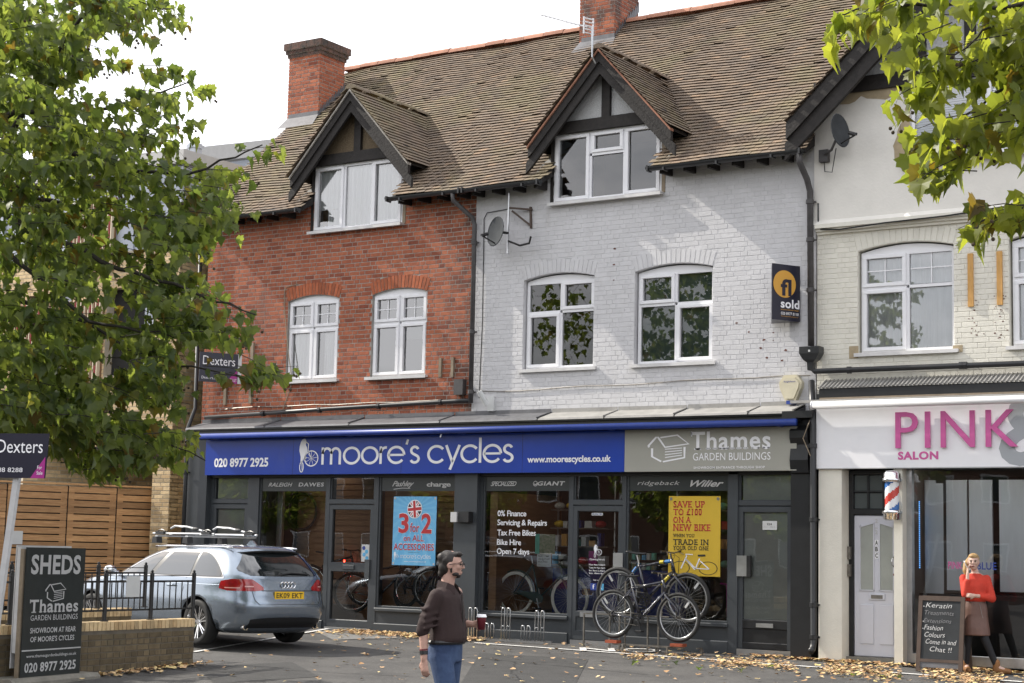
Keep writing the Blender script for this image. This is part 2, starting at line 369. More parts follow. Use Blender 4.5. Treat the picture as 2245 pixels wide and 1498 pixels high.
# ------------------------------------------------------------------ text
def text_polys(s, bold=0, shear=0, space=1.0):
    cu_ = bpy.data.curves.new('t', 'FONT'); cu_.body = s; cu_.size = 1; cu_.offset = bold*.55; space = space*(1+max(0, bold)*1.2); cu_.shear = shear; cu_.space_character = space; cu_.resolution_u = 3; cu_.fill_mode = 'BOTH'
    ob = bpy.data.objects.new('t', cu_); COL.objects.link(ob)
    dg = bpy.context.evaluated_depsgraph_get(); me = bpy.data.meshes.new_from_object(ob.evaluated_get(dg))
    v = [tuple(p.co) for p in me.vertices]; f = [tuple(q.vertices) for q in me.polygons]
    bpy.data.objects.remove(ob); bpy.data.curves.remove(cu_); bpy.data.meshes.remove(me)
    return v, f
def fitmap(v, f, o, ux, uy, wd, ht=None, mb=None, m=0, n=None, thick=0):
    """map 2-D verts into the box o + ux*[0,wd] + uy*[0,ht] (bbox fit)"""
    xs = [p[0] for p in v]; ys = [p[1] for p in v]; x0, x1, y0, y1 = min(xs), max(xs), min(ys), max(ys)
    sx = wd/(x1-x0); sy = (ht/(y1-y0)) if ht else sx
    o = Vector(o); ux = Vector(ux); uy = Vector(uy); mb = mb or MB(); nn = (n or ux.cross(uy))*1.0
    pts = [o+ux*(p[0]-x0)*sx+uy*(p[1]-y0)*sy for p in v]
    if thick:
        k = len(pts); pts2 = [p+nn*thick for p in pts]
        mb.add(pts2, f, m)
        ed = {}
        for q in f:
            for i in range(len(q)):
                e = (q[i], q[(i+1) % len(q)]); ed[e] = 1
        sides = [(a, b, b+k, a+k) for (a, b) in ed if (b, a) not in ed]
        mb.add(pts+pts2, sides, m)
    else: mb.add(pts, f, m)
    return mb
UX, UZ = Vector((1, 0, 0)), Vector((0, 0, 1))
def text(s, o, wd, ht, matn, parent, name='lettering', bold=.02, shear=0, ux=UX, uy=UZ, thick=0, space=1.0, split=False):
    v, f = text_polys(s, bold, shear, space)
    if not split: return fitmap(v, f, o, ux, uy, wd, ht, thick=thick).build(name, matn, parent)
    # one part per word: cut the line at its widest gaps
    fx = sorted(((min(v[i][0] for i in q), max(v[i][0] for i in q)) for q in f)); gaps = []; hi = fx[0][1]
    for a, b in fx:
        if a > hi: gaps.append((a-hi, (a+hi)/2))
        hi = max(hi, b)
    cuts = sorted(c for g_, c in sorted(gaps)[-(len(s.split())-1):]); full = fitmap(v, f, o, ux, uy, wd, ht)
    for k in range(len(cuts)+1):
        lo_ = cuts[k-1] if k else -1e9; hi_ = cuts[k] if k < len(cuts) else 1e9; m = MB()
        for q in f:
            if lo_ < v[q[0]][0] < hi_: m.add([full.v[i] for i in q], [tuple(range(len(q)))])
        m.build('word', matn, parent)
def ribbon(v, f, pts, wd, closed=False):
    b = len(v); k = len(pts)
    for i, p in enumerate(pts):
        if closed: t = (pts[(i+1) % k][0]-pts[i-1][0], pts[(i+1) % k][1]-pts[i-1][1])
        else: t = (pts[min(i+1, k-1)][0]-pts[max(i-1, 0)][0], pts[min(i+1, k-1)][1]-pts[max(i-1, 0)][1])
        l_ = math.hypot(*t) or 1; nx, ny = -t[1]/l_*wd/2, t[0]/l_*wd/2
        v.append((p[0]+nx, p[1]+ny, 0)); v.append((p[0]-nx, p[1]-ny, 0))
    for i in range(k if closed else k-1):
        j = (i+1) % k; f.append((b+2*i, b+2*i+1, b+2*j+1, b+2*j))
def arc(cx, cy, rx, ry, a0, a1, n=16): return [(cx+rx*math.cos(rad(a0+(a1-a0)*i/n)), cy+ry*math.sin(rad(a0+(a1-a0)*i/n))) for i in range(n+1)]
def geo_letters(s, wd=.13):
    """geometric round lower-case letters"""
    v, f = [], []; x = 0
    for c in s:
        if c == 'm':
            ribbon(v, f, [(x+.065, 0), (x+.065, 1)], wd)
            for k in (0, .52): ribbon(v, f, arc(x+k+.325, .62, .26, .315, 180, 0, 14)+[(x+k+.585, 0)], wd)
            x += 1.30
        elif c == 'o': ribbon(v, f, arc(x+.5, .5, .45, .45, 0, 360, 32)[:-1], wd, True); x += 1.07
        elif c == 'r': ribbon(v, f, [(x+.065, 0), (x+.065, 1)], wd); ribbon(v, f, arc(x+.36, .62, .295, .315, 180, 80, 8), wd); x += .46
        elif c == 'e': ribbon(v, f, [(x+.06, .5), (x+.94, .5)], wd*.85); ribbon(v, f, arc(x+.5, .5, .45, .45, 0, 322, 28), wd); x += 1.05
        elif c == 'c': ribbon(v, f, arc(x+.5, .5, .45, .45, 38, 322, 26), wd); x += .98
        elif c == 's': ribbon(v, f, arc(x+.28, .735, .20, .205, 20, 235, 12)+arc(x+.28, .265, .225, .205, 55, -160, 12)[0:], wd); x += .62
        elif c == "'": ribbon(v, f, [(x+.10, 1.36), (x+.02, 1.08)], wd*.9); x += .22
        elif c == 'y': ribbon(v, f, [(x+.05, 1), (x+.40, .06)], wd); ribbon(v, f, [(x+.78, 1), (x+.27, -.36)], wd); x += .85
        elif c == 'l': ribbon(v, f, [(x+.065, 0), (x+.065, 1.38)], wd); x += .22
        elif c == ' ': x += .38
    return v, f
# ================================================================== the setting
g = MB()
xs = [-900, -300, -100, -60, -40]+[-30+i*1.0 for i in range(61)]+[40, 60, 100, 300, 900]
ys = [-900, -300, -100, -60]+[-40+i*1.0 for i in range(41)]+[.5, 6, 20, 60, 300, 900]
for y in ys:
    for x in xs: g.v.append(Vector((x, y, gz(x, y))))
nx = len(xs)
for j in range(len(ys)-1):
    for i in range(nx-1): g.f.append((j*nx+i, j*nx+i+1, (j+1)*nx+i+1, (j+1)*nx+i)); g.m.append(0)
g.build('ground', 'asphalt', None, 'structure', smooth=True)
def gpoly(pts, h=.012):
    return [Vector((x, y, gz(x, y)+h)) for x, y in pts]
def gstrip(mb, a, b, wd, h=.014, n=24):
    a = Vector(a); b = Vector(b); t = (b-a).normalized(); s = Vector((-t.y, t.x))*wd/2
    for i in range(n):
        p = a+(b-a)*i/n; q = a+(b-a)*(i+1)/n
        mb.add(gpoly([p-s, q-s, q+s, p+s], h), [(0, 1, 2, 3)])
def onG(px, py):
    d = ray(px, py); t = (0-CAMP.z)/d.z
    for k in range(6): p = CAMP+d*t; t = (gz(p.x, p.y)-CAMP.z)/d.z
    return CAMP+d*t
m = MB(); A = onG(1040, 1411); B = onG(2243, 1497)
gstrip(m, (A.x, A.y), (B.x, B.y), .085)
A2 = onG(1660, 1459); B2 = onG(1960, 1490)
m.build('road_marking', 'road_paint', None, 'structure')
m = MB(); a = onG(425, 1431); b = onG(720, 1380); gstrip(m, (a.x, a.y), (b.x, b.y), .08)
m.build('road_marking', 'road_paint', None, 'structure')
# painted word on the asphalt, letters foreshortened
m = MB(); v, f = text_polys('NO', .03); o0 = onG(1272, 1429); o1 = onG(1452, 1432); dx = Vector((o1.x-o0.x, o1.y-o0.y, 0)); fw = Vector((-dx.y, dx.x, 0)).normalized()*.62
xs_ = [p[0] for p in v]; y_ = [p[1] for p in v]
pts = [(o0.x+dx.x*(p[0]-min(xs_))/(max(xs_)-min(xs_))+fw.x*(p[1]-min(y_))/(max(y_)-min(y_)), o0.y+dx.y*(p[0]-min(xs_))/(max(xs_)-min(xs_))+fw.y*(p[1]-min(y_))/(max(y_)-min(y_))) for p in v]
m.add(gpoly(pts, .016), f); m.build('road_lettering', 'road_paint', None, 'structure')
m = MB(); q = [onG(*p) for p in ((690, 1385), (850, 1380), (872, 1400), (730, 1404))]; m.add(gpoly([(p.x, p.y) for p in q], .008), [(0, 1, 2, 3)]); m.build('paving_slab', 'paving', None, 'structure')
for pts in (((1052, 1432), (1290, 1446), (1262, 1500), (1010, 1500)), ((430, 1462), (640, 1452), (700, 1484), (470, 1500))):
    m = MB(); q = [onG(*p) for p in pts]; m.add(gpoly([(p.x, p.y) for p in q], .004), [(0, 1, 2, 3)]); m.build('asphalt_patch', 'asphalt_dark', None, 'structure')
# ================================================================== houses
def frustum_mesh(name, wd, h, dp, ch, matn):
    m = MB(); a, b = wd/2, h/2
    m.add([(-a, 0, -b), (a, 0, -b), (a, 0, b), (-a, 0, b), (-a, -dp+ch, -b), (a, -dp+ch, -b), (a, -dp+ch, b), (-a, -dp+ch, b),
           (-a+ch, -dp, -b+ch), (a-ch, -dp, -b+ch), (a-ch, -dp, b-ch), (-a+ch, -dp, b-ch)],
          [(8, 9, 10, 11), (4, 5, 9, 8), (5, 6, 10, 9), (6, 7, 11, 10), (7, 4, 8, 11), (0, 1, 5, 4), (1, 2, 6, 5), (2, 3, 7, 6), (3, 0, 4, 7)])
    return m.mesh(name, matn), m
def brickwork(wall, o, ang, u0, u1, z0, z1, hole, bmat, near=280, course=.0746, ln=.215, hd=.1025, jt=.0125, dp=.0035, ch=.002, from_hi=True, jit=.0015, kind='flemish', mix=True):
    """individual bricks in Flemish bond; hole(z)->list of (a,b) u-intervals left out. o: origin, ang: rotation about z (0 = faces -y)"""
    rot = Matrix.Rotation(ang, 3, 'Z'); o = Vector(o); lst = []
    k = 0; z = z0+course/2
    while z < z1-course*.3:
        u = u0-(0 if k % 2 else .16)
        j = k
        hs = sorted(hole(z))
        while u < u1:
            w_ = ln if (j % 2 == 0 or kind == 'stretcher') else hd
            if kind == 'english': w_ = ln if k % 2 else hd
            if mix and R() < .08: w_ = hd if w_ == ln else ln
            a, b = max(u, u0), min(u+w_, u1)
            segs = [(a, b)]
            for h0, h1 in hs:
                ns = []
                for (p, q) in segs:
                    if q <= h0 or p >= h1: ns.append((p, q))
                    else:
                        if p < h0: ns.append((p, h0))
                        if q > h1: ns.append((h1, q))
                segs = ns
            for (p, q) in segs:
                if q-p > .025: lst.append((p, q, z))
            u += w_+jt; j += 1
        z += course; k += 1
    lst.sort(key=lambda t: -t[0] if from_hi else t[0])
    shared = {}
    rest = MB(); n = 0
    for (p, q, z) in lst:
        full = abs(q-p-ln) < .002 or abs(q-p-hd) < .002
        d = dp+R()*jit*2
        c = o+rot @ Vector(((p+q)/2+(R()-.5)*jit, 0, z+(R()-.5)*jit*1.5))
        if n < near and full:
            key = round(q-p, 2)
            if key not in shared: shared[key] = frustum_mesh('brick', q-p, course-jt, dp+.001, ch, bmat)[0]
            b = inst('brick', shared[key], wall, c, (rad((R()-.5)*.6), rad((R()-.5)*1.2), ang)); n += 1
        else:
            a, b = (q-p)/2, (course-jt)/2
            t = (R()-.5)*.012
            pt = [(-a, 0, -b), (a, 0, -b), (a, 0, b), (-a, 0, b), (-a, -d+ch, -b), (a, -d+ch, -b), (a, -d+ch, b), (-a, -d+ch, b),
                  (-a+ch, -d, -b+ch), (a-ch, -d, -b+ch), (a-ch, -d, b-ch), (-a+ch, -d, b-ch)]
            rest.add([c+rot @ (Vector((x_, y_, z_+x_*t))) for x_, y_, z_ in pt],
                     [(8, 9, 10, 11), (4, 5, 9, 8), (5, 6, 10, 9), (6, 7, 11, 10), (7, 4, 8, 11), (0, 1, 5, 4), (1, 2, 6, 5), (2, 3, 7, 6), (3, 0, 4, 7)])
    if rest.v: rest.build('brickwork', bmat, wall, 'stuff')
def panels(mb, u0, u1, z0, z1, holes, y=0, th=.25, m=0):
    us = sorted({u0, u1}|{h[0] for h in holes if u0 < h[0] < u1}|{h[1] for h in holes if u0 < h[1] < u1})
    for a, b in zip(us, us[1:]):
        c = (a+b)/2; hz = sorted((h[2], h[3]) for h in holes if h[0] <= c <= h[1]); z = z0
        for p, q in hz:
            if p > z: mb.box(a, b, y, y+th, z, p, m)
            z = max(z, q)
        if z < z1: mb.box(a, b, y, y+th, z, z1, m)
def arch_z(x, x0, x1, zs, zc):
    c = (x0+x1)/2; hw = (x1-x0)/2; t = (x-c)/hw
    if abs(t) >= 1: return zs
    r = (hw*hw+(zc-zs)**2)/(2*(zc-zs)); return zc-r+math.sqrt(max(0, r*r-(x-c)**2))
def arch_hole(x0, x1, z0, zs, zc, vo=.22):
    """u-intervals a brick course leaves for the opening and its voussoirs"""
    def h(z):
        r = []
        if z0 < z < zs+.02: r.append((x0, x1))
        if zs+.0 < z < zc+vo+.03:
            t = (z-zs)/(vo); fl = .055*max(0, min(1, t))
            if z < zs+vo: r.append((x0-fl, x1+fl))
            else:
                c = (x0+x1)/2; hw = (x1-x0)/2; e = (zc+vo-z)/(zc-zs)
                k = hw*math.sqrt(max(0, min(1, e)))
                if k > .05: r.append((c-k, c+k))
        return r
    return h
def arch(house, x0, x1, zs, zc, bmat, y=-.010, n=17, vo=.22, fill='mortar'):
    c = (x0+x1)/2; hw = (x1-x0)/2; r = (hw*hw+(zc-zs)**2)/(2*(zc-zs)); cz = zc-r; A_ = math.asin(hw/r)
    bk = MB(); K = 14
    for i in range(K):
        a = x0+(x1-x0)*i/K; b = x0+(x1-x0)*(i+1)/K; za, zb = arch_z(a, x0, x1, zs, zc), arch_z(b, x0, x1, zs, zc)
        bk.add([(a, .0, za), (b, 0, zb), (b, 0, zc+vo+.005), (a, 0, zc+vo+.005), (a, .12, za), (b, .12, zb)], [(0, 1, 2, 3), (0, 4, 5, 1)])
    ar = bk.build('arch', fill, house)
    me = MB(); t0 = 2*hw/n*.5*.86; t1 = t0*1.17
    me.add([(-t0, 0, 0), (t0, 0, 0), (t1, 0, vo), (-t1, 0, vo), (-t0+.003, y, .003), (t0-.003, y, .003), (t1-.003, y, vo-.003), (-t1+.003, y, vo-.003)],
           [(4, 5, 6, 7), (0, 1, 5, 4), (1, 2, 6, 5), (2, 3, 7, 6), (3, 0, 4, 7)])
    mm = me.mesh('brick', bmat)
    for i in range(n):
        a = -A_+2*A_*(i+.5)/n
        inst('brick', mm, ar, (c+r*math.sin(a), -.001, cz+r*math.cos(a)+.004), (0, a+(R()-.5)*.01, 0))
def casement(mb, x0, x1, z0, z1, y, f=.055, d=.02):
    """raised sash frame, mitred look"""
    for (a, b, c, e) in ((x0, x1, z0, z0+f), (x0, x1, z1-f, z1), (x0, x0+f, z0+f, z1-f), (x1-f, x1, z0+f, z1-f)):
        rbox(mb, a, b, y-d, y+.03, c, e, .006) if (b-a) > (e-c) else mb.box(a, b, y-d, y+.03, c, e)
def window(house, x0, x1, z0, z1, cells, y=.05, fr=.05, fmat='upvc', arched=None, sill=True, behind='dark_room', cover=None, sill_over=.07, label=None, gmat='glass'):
    """cells: (u0,u1,v0,v1,is_casement,bars) in 0..1 of the frame"""
    mb = MB()
    W_, H_ = x1-x0, z1-z0
    for (a, b, c, e) in ((x0, x1, z0, z0+fr), (x0, x1, z1-fr, z1), (x0, x0+fr, z0+fr, z1-fr), (x1-fr, x1, z0+fr, z1-fr)): mb.box(a, b, y, y+.07, c, e)
    if arched:
        K = 16
        for i in range(K):
            a = x0+(x1-x0)*i/K; b = x0+(x1-x0)*(i+1)/K; za, zb = arch_z(a, x0, x1, *arched), arch_z(b, x0, x1, *arched)
            mb.add([(a, y+.006, z1-.005), (b, y+.006, z1-.005), (b, y+.006, max(zb+.01, z1)), (a, y+.006, max(za+.01, z1))], [(0, 1, 2, 3)])
    gl = []
    for (u0, u1, v0, v1, cs, bars) in cells:
        a, b, c, e = x0+u0*W_, x0+u1*W_, z0+v0*H_, z0+v1*H_
        h = .022
        a2 = a+(fr*.6 if u0 == 0 else h); b2 = b-(fr*.6 if u1 == 1 else h); c2 = c+(fr*.6 if v0 == 0 else h); e2 = e-(fr*.6 if v1 == 1 else h)
        if u0 > 0: mb.box(a-h, a+h, y+.004, y+.066, c2-.001, e2+.001)
        if v0 > 0: mb.box(a2, b2, y+.002, y+.068, c-h, c+h)
        if cs: casement(mb, a2, b2, c2, e2, y); k = .055
        else: k = .012
        gl.append((a2+k, b2-k, c2+k, e2-k, bars))
    w_ = mb.build('window', fmat, house, label=label)
    for (a, b, c, e, bars) in gl:
        q = MB(); q.add([(a, y+.03, c), (b, y+.03, c), (b, y+.03, e), (a, y+.03, e)], [(0, 1, 2, 3)]); q.build('pane', gmat, w_)
        if bars:
            q = MB(); mx_, mz = (a+b)/2, (c+e)/2; q.box(mx_-.009, mx_+.009, y+.018, y+.027, c, e); q.box(a, b, y+.017, y+.026, mz-.009, mz+.009); q.build('glazing_bar', fmat, w_)
    if sill:
        q = MB(); q.box(x0-sill_over, x1+sill_over, y-.13, y+.02, z0-.04, z0-.001); q.box(x0-sill_over, x1+sill_over, y-.13, y-.118, z0-.052, z0-.04); q.build('sill', 'upvc_old', w_)
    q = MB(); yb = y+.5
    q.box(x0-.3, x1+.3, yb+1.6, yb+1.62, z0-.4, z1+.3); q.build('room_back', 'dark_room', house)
    for (kind, a, b, c, e) in (cover or []):
        q = MB(); n = 26 if kind in ('curtain',) else 1
        xa, xb, za, zb = x0+a*W_, x0+b*W_, z0+c*H_, z0+e*H_
        if kind == 'curtain':
            for i in range(n):
                p0, p1 = xa+(xb-xa)*i/n, xa+(xb-xa)*(i+1)/n; d0, d1 = .018*math.sin(i*1.7), .018*math.sin((i+1)*1.7)
                q.add([(p0, y+.085+d0, za), (p1, y+.085+d1, za), (p1, y+.085+d1, zb), (p0, y+.085+d0, zb)], [(0, 1, 2, 3)])
            q.build('curtain', 'curtain', house)
        elif kind == 'blind': q.box(xa, xb, y+.10, y+.105, za, zb); q.build('roller_blind', 'blind_green', house)
        elif kind == 'slats':
            n = int((zb-za)/.035)
            for i in range(n): q.add([(xa, y+.09, za+i*.035), (xb, y+.09, za+i*.035), (xb, y+.105, za+i*.035+.033), (xa, y+.105, za+i*.035+.033)], [(0, 1, 2, 3)])
            q.build('venetian_blind', 'blind', house)
    return w_
# ---- tiled slopes
def tiling(roof, P0, u, v, urange, vmax, clip, gauge=.1, wd=.165, near=280, key=None, matn='roof_tile', warp=None, inst_ok=True):
    u = Vector(u).normalized(); v = Vector(v).normalized(); n = u.cross(v).normalized(); P0 = Vector(P0); lst = []
    rows = int(vmax/gauge)
    for r in range(rows):
        x = urange[0]-(wd/2 if r % 2 else 0)
        while x < urange[1]:
            a, b = max(x, urange[0]), min(x+wd, urange[1])
            if b-a > .03 and clip((a+b)/2, r*gauge): lst.append((a, b, r*gauge))
            x += wd+.003
    def corners(a, b, t0, jit):
        th = .010; ln_ = gauge*1.3; lift = .032+jit
        # tile lies on the one below: lower edge lifted
        return [(a, t0-.01, lift), (b, t0-.01, lift), (b, t0+ln_, .004), (a, t0+ln_, .004), (a, t0-.01, lift+th), (b, t0-.01, lift+th), (b, t0+ln_, .004+th), (a, t0+ln_, .004+th)]
    FS = [(4, 5, 6, 7), (0, 1, 5, 4), (1, 2, 6, 5), (3, 0, 4, 7)]
    M = Matrix((u, v, n)).transposed()
    if key: lst.sort(key=key)
    rest = MB(); cnt = 0; me = None
    for (a, b, t0) in lst:
        if cnt < near and abs(b-a-wd) < .004:
            if me is None:
                q = MB(); q.add([M @ Vector(p) for p in corners(-wd/2, wd/2, 0, 0)], FS); me = q.mesh('roof_tile', matn)
            p = P0+u*((a+b)/2)+v*(t0+(R()-.5)*.008)+n*(R()*.004)
            if warp: p = warp(p)
            inst('roof_tile', me, roof, p, Matrix.Rotation((R()-.5)*.03, 3, n).to_euler()); cnt += 1
        else:
            j = R()*.006+(R() < .03)*.012; sk = (R()-.5)*.012; dv = (R()-.5)*.008
            ps = [P0+u*c_[0]+v*(c_[1]+dv+(sk if k in (1, 2, 5, 6) else 0))+n*c_[2] for k, c_ in enumerate(corners(a, b, t0, j))]
            if warp: ps = [warp(p) for p in ps]
            rest.add(ps, FS)
    if rest.v: rest.build('roof_tiles', matn, roof, 'stuff')
SV = Vector((0, .743, .669)); ROOF0 = Vector((0, -.36, 7.36))
def zroof(y): return 7.36+.9004*(y+.36)
def warp(p):
    s = .028*math.sin(p.x*1.3+1)*math.sin(p.z*.9)+.012*math.sin(p.x*3.1)+.05*math.exp(-((p.x+2.3)/.7)**2)*max(0, min(1, (p.z-7.7)/1.5))*max(0, min(1, (11.2-p.z)/1.2))
    return p+Vector((0, -.669, .743))*s
def dormer(house, xc, zsill, panel, name_lab, cells, cover, verge='ridge_tile', apex=9.45, hw=1.30, foot=8.02, wx=1.0):
    yf = -.30; sl = (apex-foot)/hw
    yv = lambda z: (z-7.36)/.9004-.36     # where the main roof has that height
    # roof slabs
    dr = MB(); th = .05
    for s in (-1, 1):
        e = (xc+s*hw, foot); a = (xc, apex)
        dr.add([(a[0], yf, a[1]-.035), (e[0], yf, e[1]-.035), (e[0], yv(foot)+.1, e[1]-.035), (a[0], yv(apex)+.1, a[1]-.035),
                (a[0], yf, a[1]-.085), (e[0], yf, e[1]-.085), (e[0], yv(foot)+.1, e[1]-.085), (a[0], yv(apex)+.1, a[1]-.085)],
               [(0, 1, 2, 3), (4, 7, 6, 5), (0, 4, 5, 1), (1, 5, 6, 2)] if s < 0 else [(3, 2, 1, 0), (5, 6, 7, 4), (1, 5, 4, 0), (2, 6, 5, 1)])
    rf = dr.build('dormer_roof', 'timber_black', house, label='small gabled dormer roof over the '+name_lab)
    ln = math.hypot(hw, apex-foot)
    for s in (-1, 1):
        v = Vector((-s*hw, 0, apex-foot)).normalized(); u = Vector((0, -1*s*-1, 0)) if s > 0 else Vector((0, -1, 0))
        # u x v must point outward (up)
        u = Vector((0, 1, 0)) if u.cross(v).z < 0 and Vector((0, 1, 0)).cross(v).z > 0 else u
        if u.cross(v).z < 0: u = -u
        P0 = Vector((xc+s*(hw+.03), 0, foot-.055))
        def clip(uu, vv, u=u, v=v, P0=P0):
            p = P0+u*uu+v*vv; return yf-.06 < p.y < yv(p.z)+.12
        tiling(rf, P0, u, v, (-.40, 2.4) if u.y > 0 else (-2.4, .40), ln+.02, clip, near=140, key=(lambda t, u=u: t[0]*(1 if u.y > 0 else -1)))
    for i in range(5):
        y0 = yf-.04+i*.46
        if y0 > yv(apex)-.1: break
        r = MB(); L_ = min(.45, yv(apex)-y0+.2)
        K = 6
        pr = [(.11*math.cos(math.pi*k/K), .085*math.sin(math.pi*k/K)) for k in range(K+1)]
        ps = [Vector((xc+a, y, apex-.035+b+.012*(i % 2))) for y in (y0, y0+L_) for a, b in pr]
        r.add(ps, [(k, k+1, k+K+2, k+K+1) for k in range(K)]+[tuple(range(K+1))]); r.build('ridge_tile', 'roof_tile' , rf)
    # barge boards: outer and inner layer each side
    for s in (-1, 1):
        d = Vector((s*hw, 0, foot-apex)).normalized(); nn = Vector((d.z*s, 0, -d.x*s)) if False else Vector((-(apex-foot)*s, 0, -hw)).normalized()
        for (off, wd, y0, y1, ext) in ((.02, .115, yf-.02, yf+.05, .02), (.135, .13, yf+.015, yf+.07, .10)):
            a = Vector((xc, 0, apex-.05)); 
            p1 = a+Vector((0, 0, -off/abs(nn.z))); p2 = a+Vector((0, 0, -(off+wd)/abs(nn.z)))
            L_ = ln+ext
            q1 = p1+d*L_; q2 = q1+Vector((0, 0, -wd/abs(nn.z)*.9)); q3 = p2+d*(L_-.16)
            b = MB(); b.prism([(p1.x, p1.z), (q1.x, q1.z), (q2.x, q2.z), (q3.x, q3.z), (p2.x, p2.z)], y0, y1); b.build('barge_board', 'timber_black', house)
        p1 = Vector((xc, 0, apex-.045)); q1 = p1+d*(ln+.03); b = MB(); kk = 1/abs(nn.z)
        b.prism([(p1.x, p1.z), (q1.x, q1.z), (q1.x, q1.z-.026*kk), (p1.x, p1.z-.026*kk)], yf-.05, yf+.06); b.build('verge', verge, house)
    # gable panel + timbers
    zb = 8.16; g_ = MB(); t = (apex-.25-zb-.2)/sl
    g_.prism([(xc-(apex-.1-zb-.16)/sl, zb+.16), (xc+(apex-.1-zb-.16)/sl, zb+.16), (xc, apex-.1)], -.02, .05); g_.build('gable_panel', panel, house)
    b = MB(); b.box(xc-wx-.02, xc+wx+.05, -.09, .03, zb+.0, zb+.19); b.build('tie_beam', 'timber_black', house)
    b = MB(); b.box(xc-.075, xc+.075, -.085, .03, zb+.19, apex-.2); b.build('king_post', 'timber_black', house)
    # cheeks
    for s in (-1, 1):
        x = xc+s*(wx-.0); ya = 0; c = MB()
        c.prism([(0, zroof(0)-.05), (0, zb+.1), (yv(zb)+.3, zb+.1), (yv(zb)+.3, zb+.05)], 0, .05, M=Matrix.Rotation(math.pi/2, 4, 'Z'))
        c2 = MB(); c2.add([Vector((x+s*.03, p.y if False else 0, 0)) for p in []], [])
        pts = [(0, zroof(0)-.35), (0, foot+.12), (yv(foot)+.15, foot+.12)]
        c2.add([(x-.02*s, y_, z_) for y_, z_ in pts]+[(x+.03*s, y_, z_) for y_, z_ in pts], [(0, 1, 2), (3, 5, 4), (0, 3, 4, 1), (1, 4, 5, 2), (2, 5, 3, 0)])
        c2.build('dormer_cheek', 'lead', house)
        c3 = MB(); c3.box(x+(.0 if s > 0 else -.06), x+(.06 if s > 0 else .0), -.012, .06, zsill, foot+.1); c3.build('corner_post', 'timber_batten' if s > 0 else 'timber_black', house)
        c4 = MB(); c4.add([(x+s*.0, -.02, zroof(0)-.1), (x+s*.22, -.20, zroof(-.2)+.035), (x+s*.20, .02, zroof(.02)+.05), (x+s*.03, .04, zroof(.0)+.16)], [(0, 1, 2, 3)]); c4.build('flashing', 'lead_pale', house)
    window(house, xc-wx+.01, xc+wx-.01, zsill, zb, cells, y=-.005, cover=cover, sill_over=.05, gmat='glass' if cover else 'glass_mid')
def gutter(house, x0, x1, matn='pipe_black', brackets=True):
    m = MB(); K = 8; y, z, r = -.44, 7.34, .062
    pr = [(y+r*math.cos(math.pi+math.pi*k/K), z+r*math.sin(math.pi+math.pi*k/K)) for k in range(K+1)]
    pr += [(y+(r-.008), z), (y-(r-.008), z)]
    ps = [Vector((x, a, b)) for x in (x0, x1) for a, b in pr]; n = len(pr)
    m.add(ps, [(k, k+n, (k+1) % n+n, (k+1) % n) for k in range(n)]+[tuple(range(n)), tuple(range(n, 2*n))])
    x = x0+.3
    while x < x1: m.box(x, x+.03, y-.068, -.36, z-.075, z-.03); x += .9
    for x in (x0+.02, x1-.05): m.box(x, x+.03, y-.07, y+.07, z-.07, z+.02)
    return m.build('gutter', matn, house)
def eaves_under(house, x0, x1):
    m = MB(); m.add([(x0, -.37, 7.30), (x1, -.37, 7.30), (x1, .0, 7.50), (x0, 0, 7.50), (x0, -.37, 7.37), (x1, -.37, 7.37), (x0, 0, 7.67), (x1, 0, 7.67)],
                   [(3, 2, 1, 0), (0, 1, 5, 4), (4, 5, 7, 6), (0, 4, 6, 3), (1, 2, 7, 5)]); m.build('soffit', 'timber_black', house)
    x = x0+.12
    while x < x1-.05:
        b = MB(); b.prism([(-.34, 7.25), (0, 7.27), (0, 7.49), (-.34, 7.31)], -x-.05, -x, M=Matrix.Rotation(math.pi/2, 4, 'Z')); b.build('rafter_end', 'timber_black', house); x += .41
def roof_shell(house, x0, x1, name='roof', notch=None):
    m = MB(); e = .03
    segs = [x0, x1]
    for a, b, yy in (notch or []): segs += [a, b]
    segs = sorted(segs)
    def P(x, y): z = zroof(y)-.02; return (x, y, z)
    for a, b in zip(segs, segs[1:]):
        c = (a+b)/2; ys_ = -.36
        for (p, q, yy) in (notch or []):
            if p <= c <= q: ys_ = yy
        m.add([P(a, ys_), P(b, ys_), P(b, 4.0), P(a, 4.0)], [(0, 1, 2, 3)])
    m.add([(x0, 4, zroof(4)-.02), (x1, 4, zroof(4)-.02), (x1, 8.2, 7.4), (x0, 8.2, 7.4)], [(0, 1, 2, 3)])
    return m.build(name, 'roof_tile', house)
def ridge(roof, x0, x1):
    x = x0; i = 0; K = 6
    while x < x1-.1:
        L_ = .44; r = MB(); dz = (i % 3)*.006+R()*.01; yy = 4.0; zz = zroof(4.0)-.02
        pr = [(.15*math.cos(math.pi*k/K), .115*math.sin(math.pi*k/K)) for k in range(K+1)]
        ps = [Vector((xx, yy+a, zz+b+dz)) for xx in (x, min(x+L_, x1)) for a, b in pr]
        r.add(ps, [(k, k+K+1, k+K+2, k+1) for k in range(K)]+[tuple(range(K+1))]); r.build('ridge_tile', 'ridge_tile', roof); x += L_+.008; i += 1
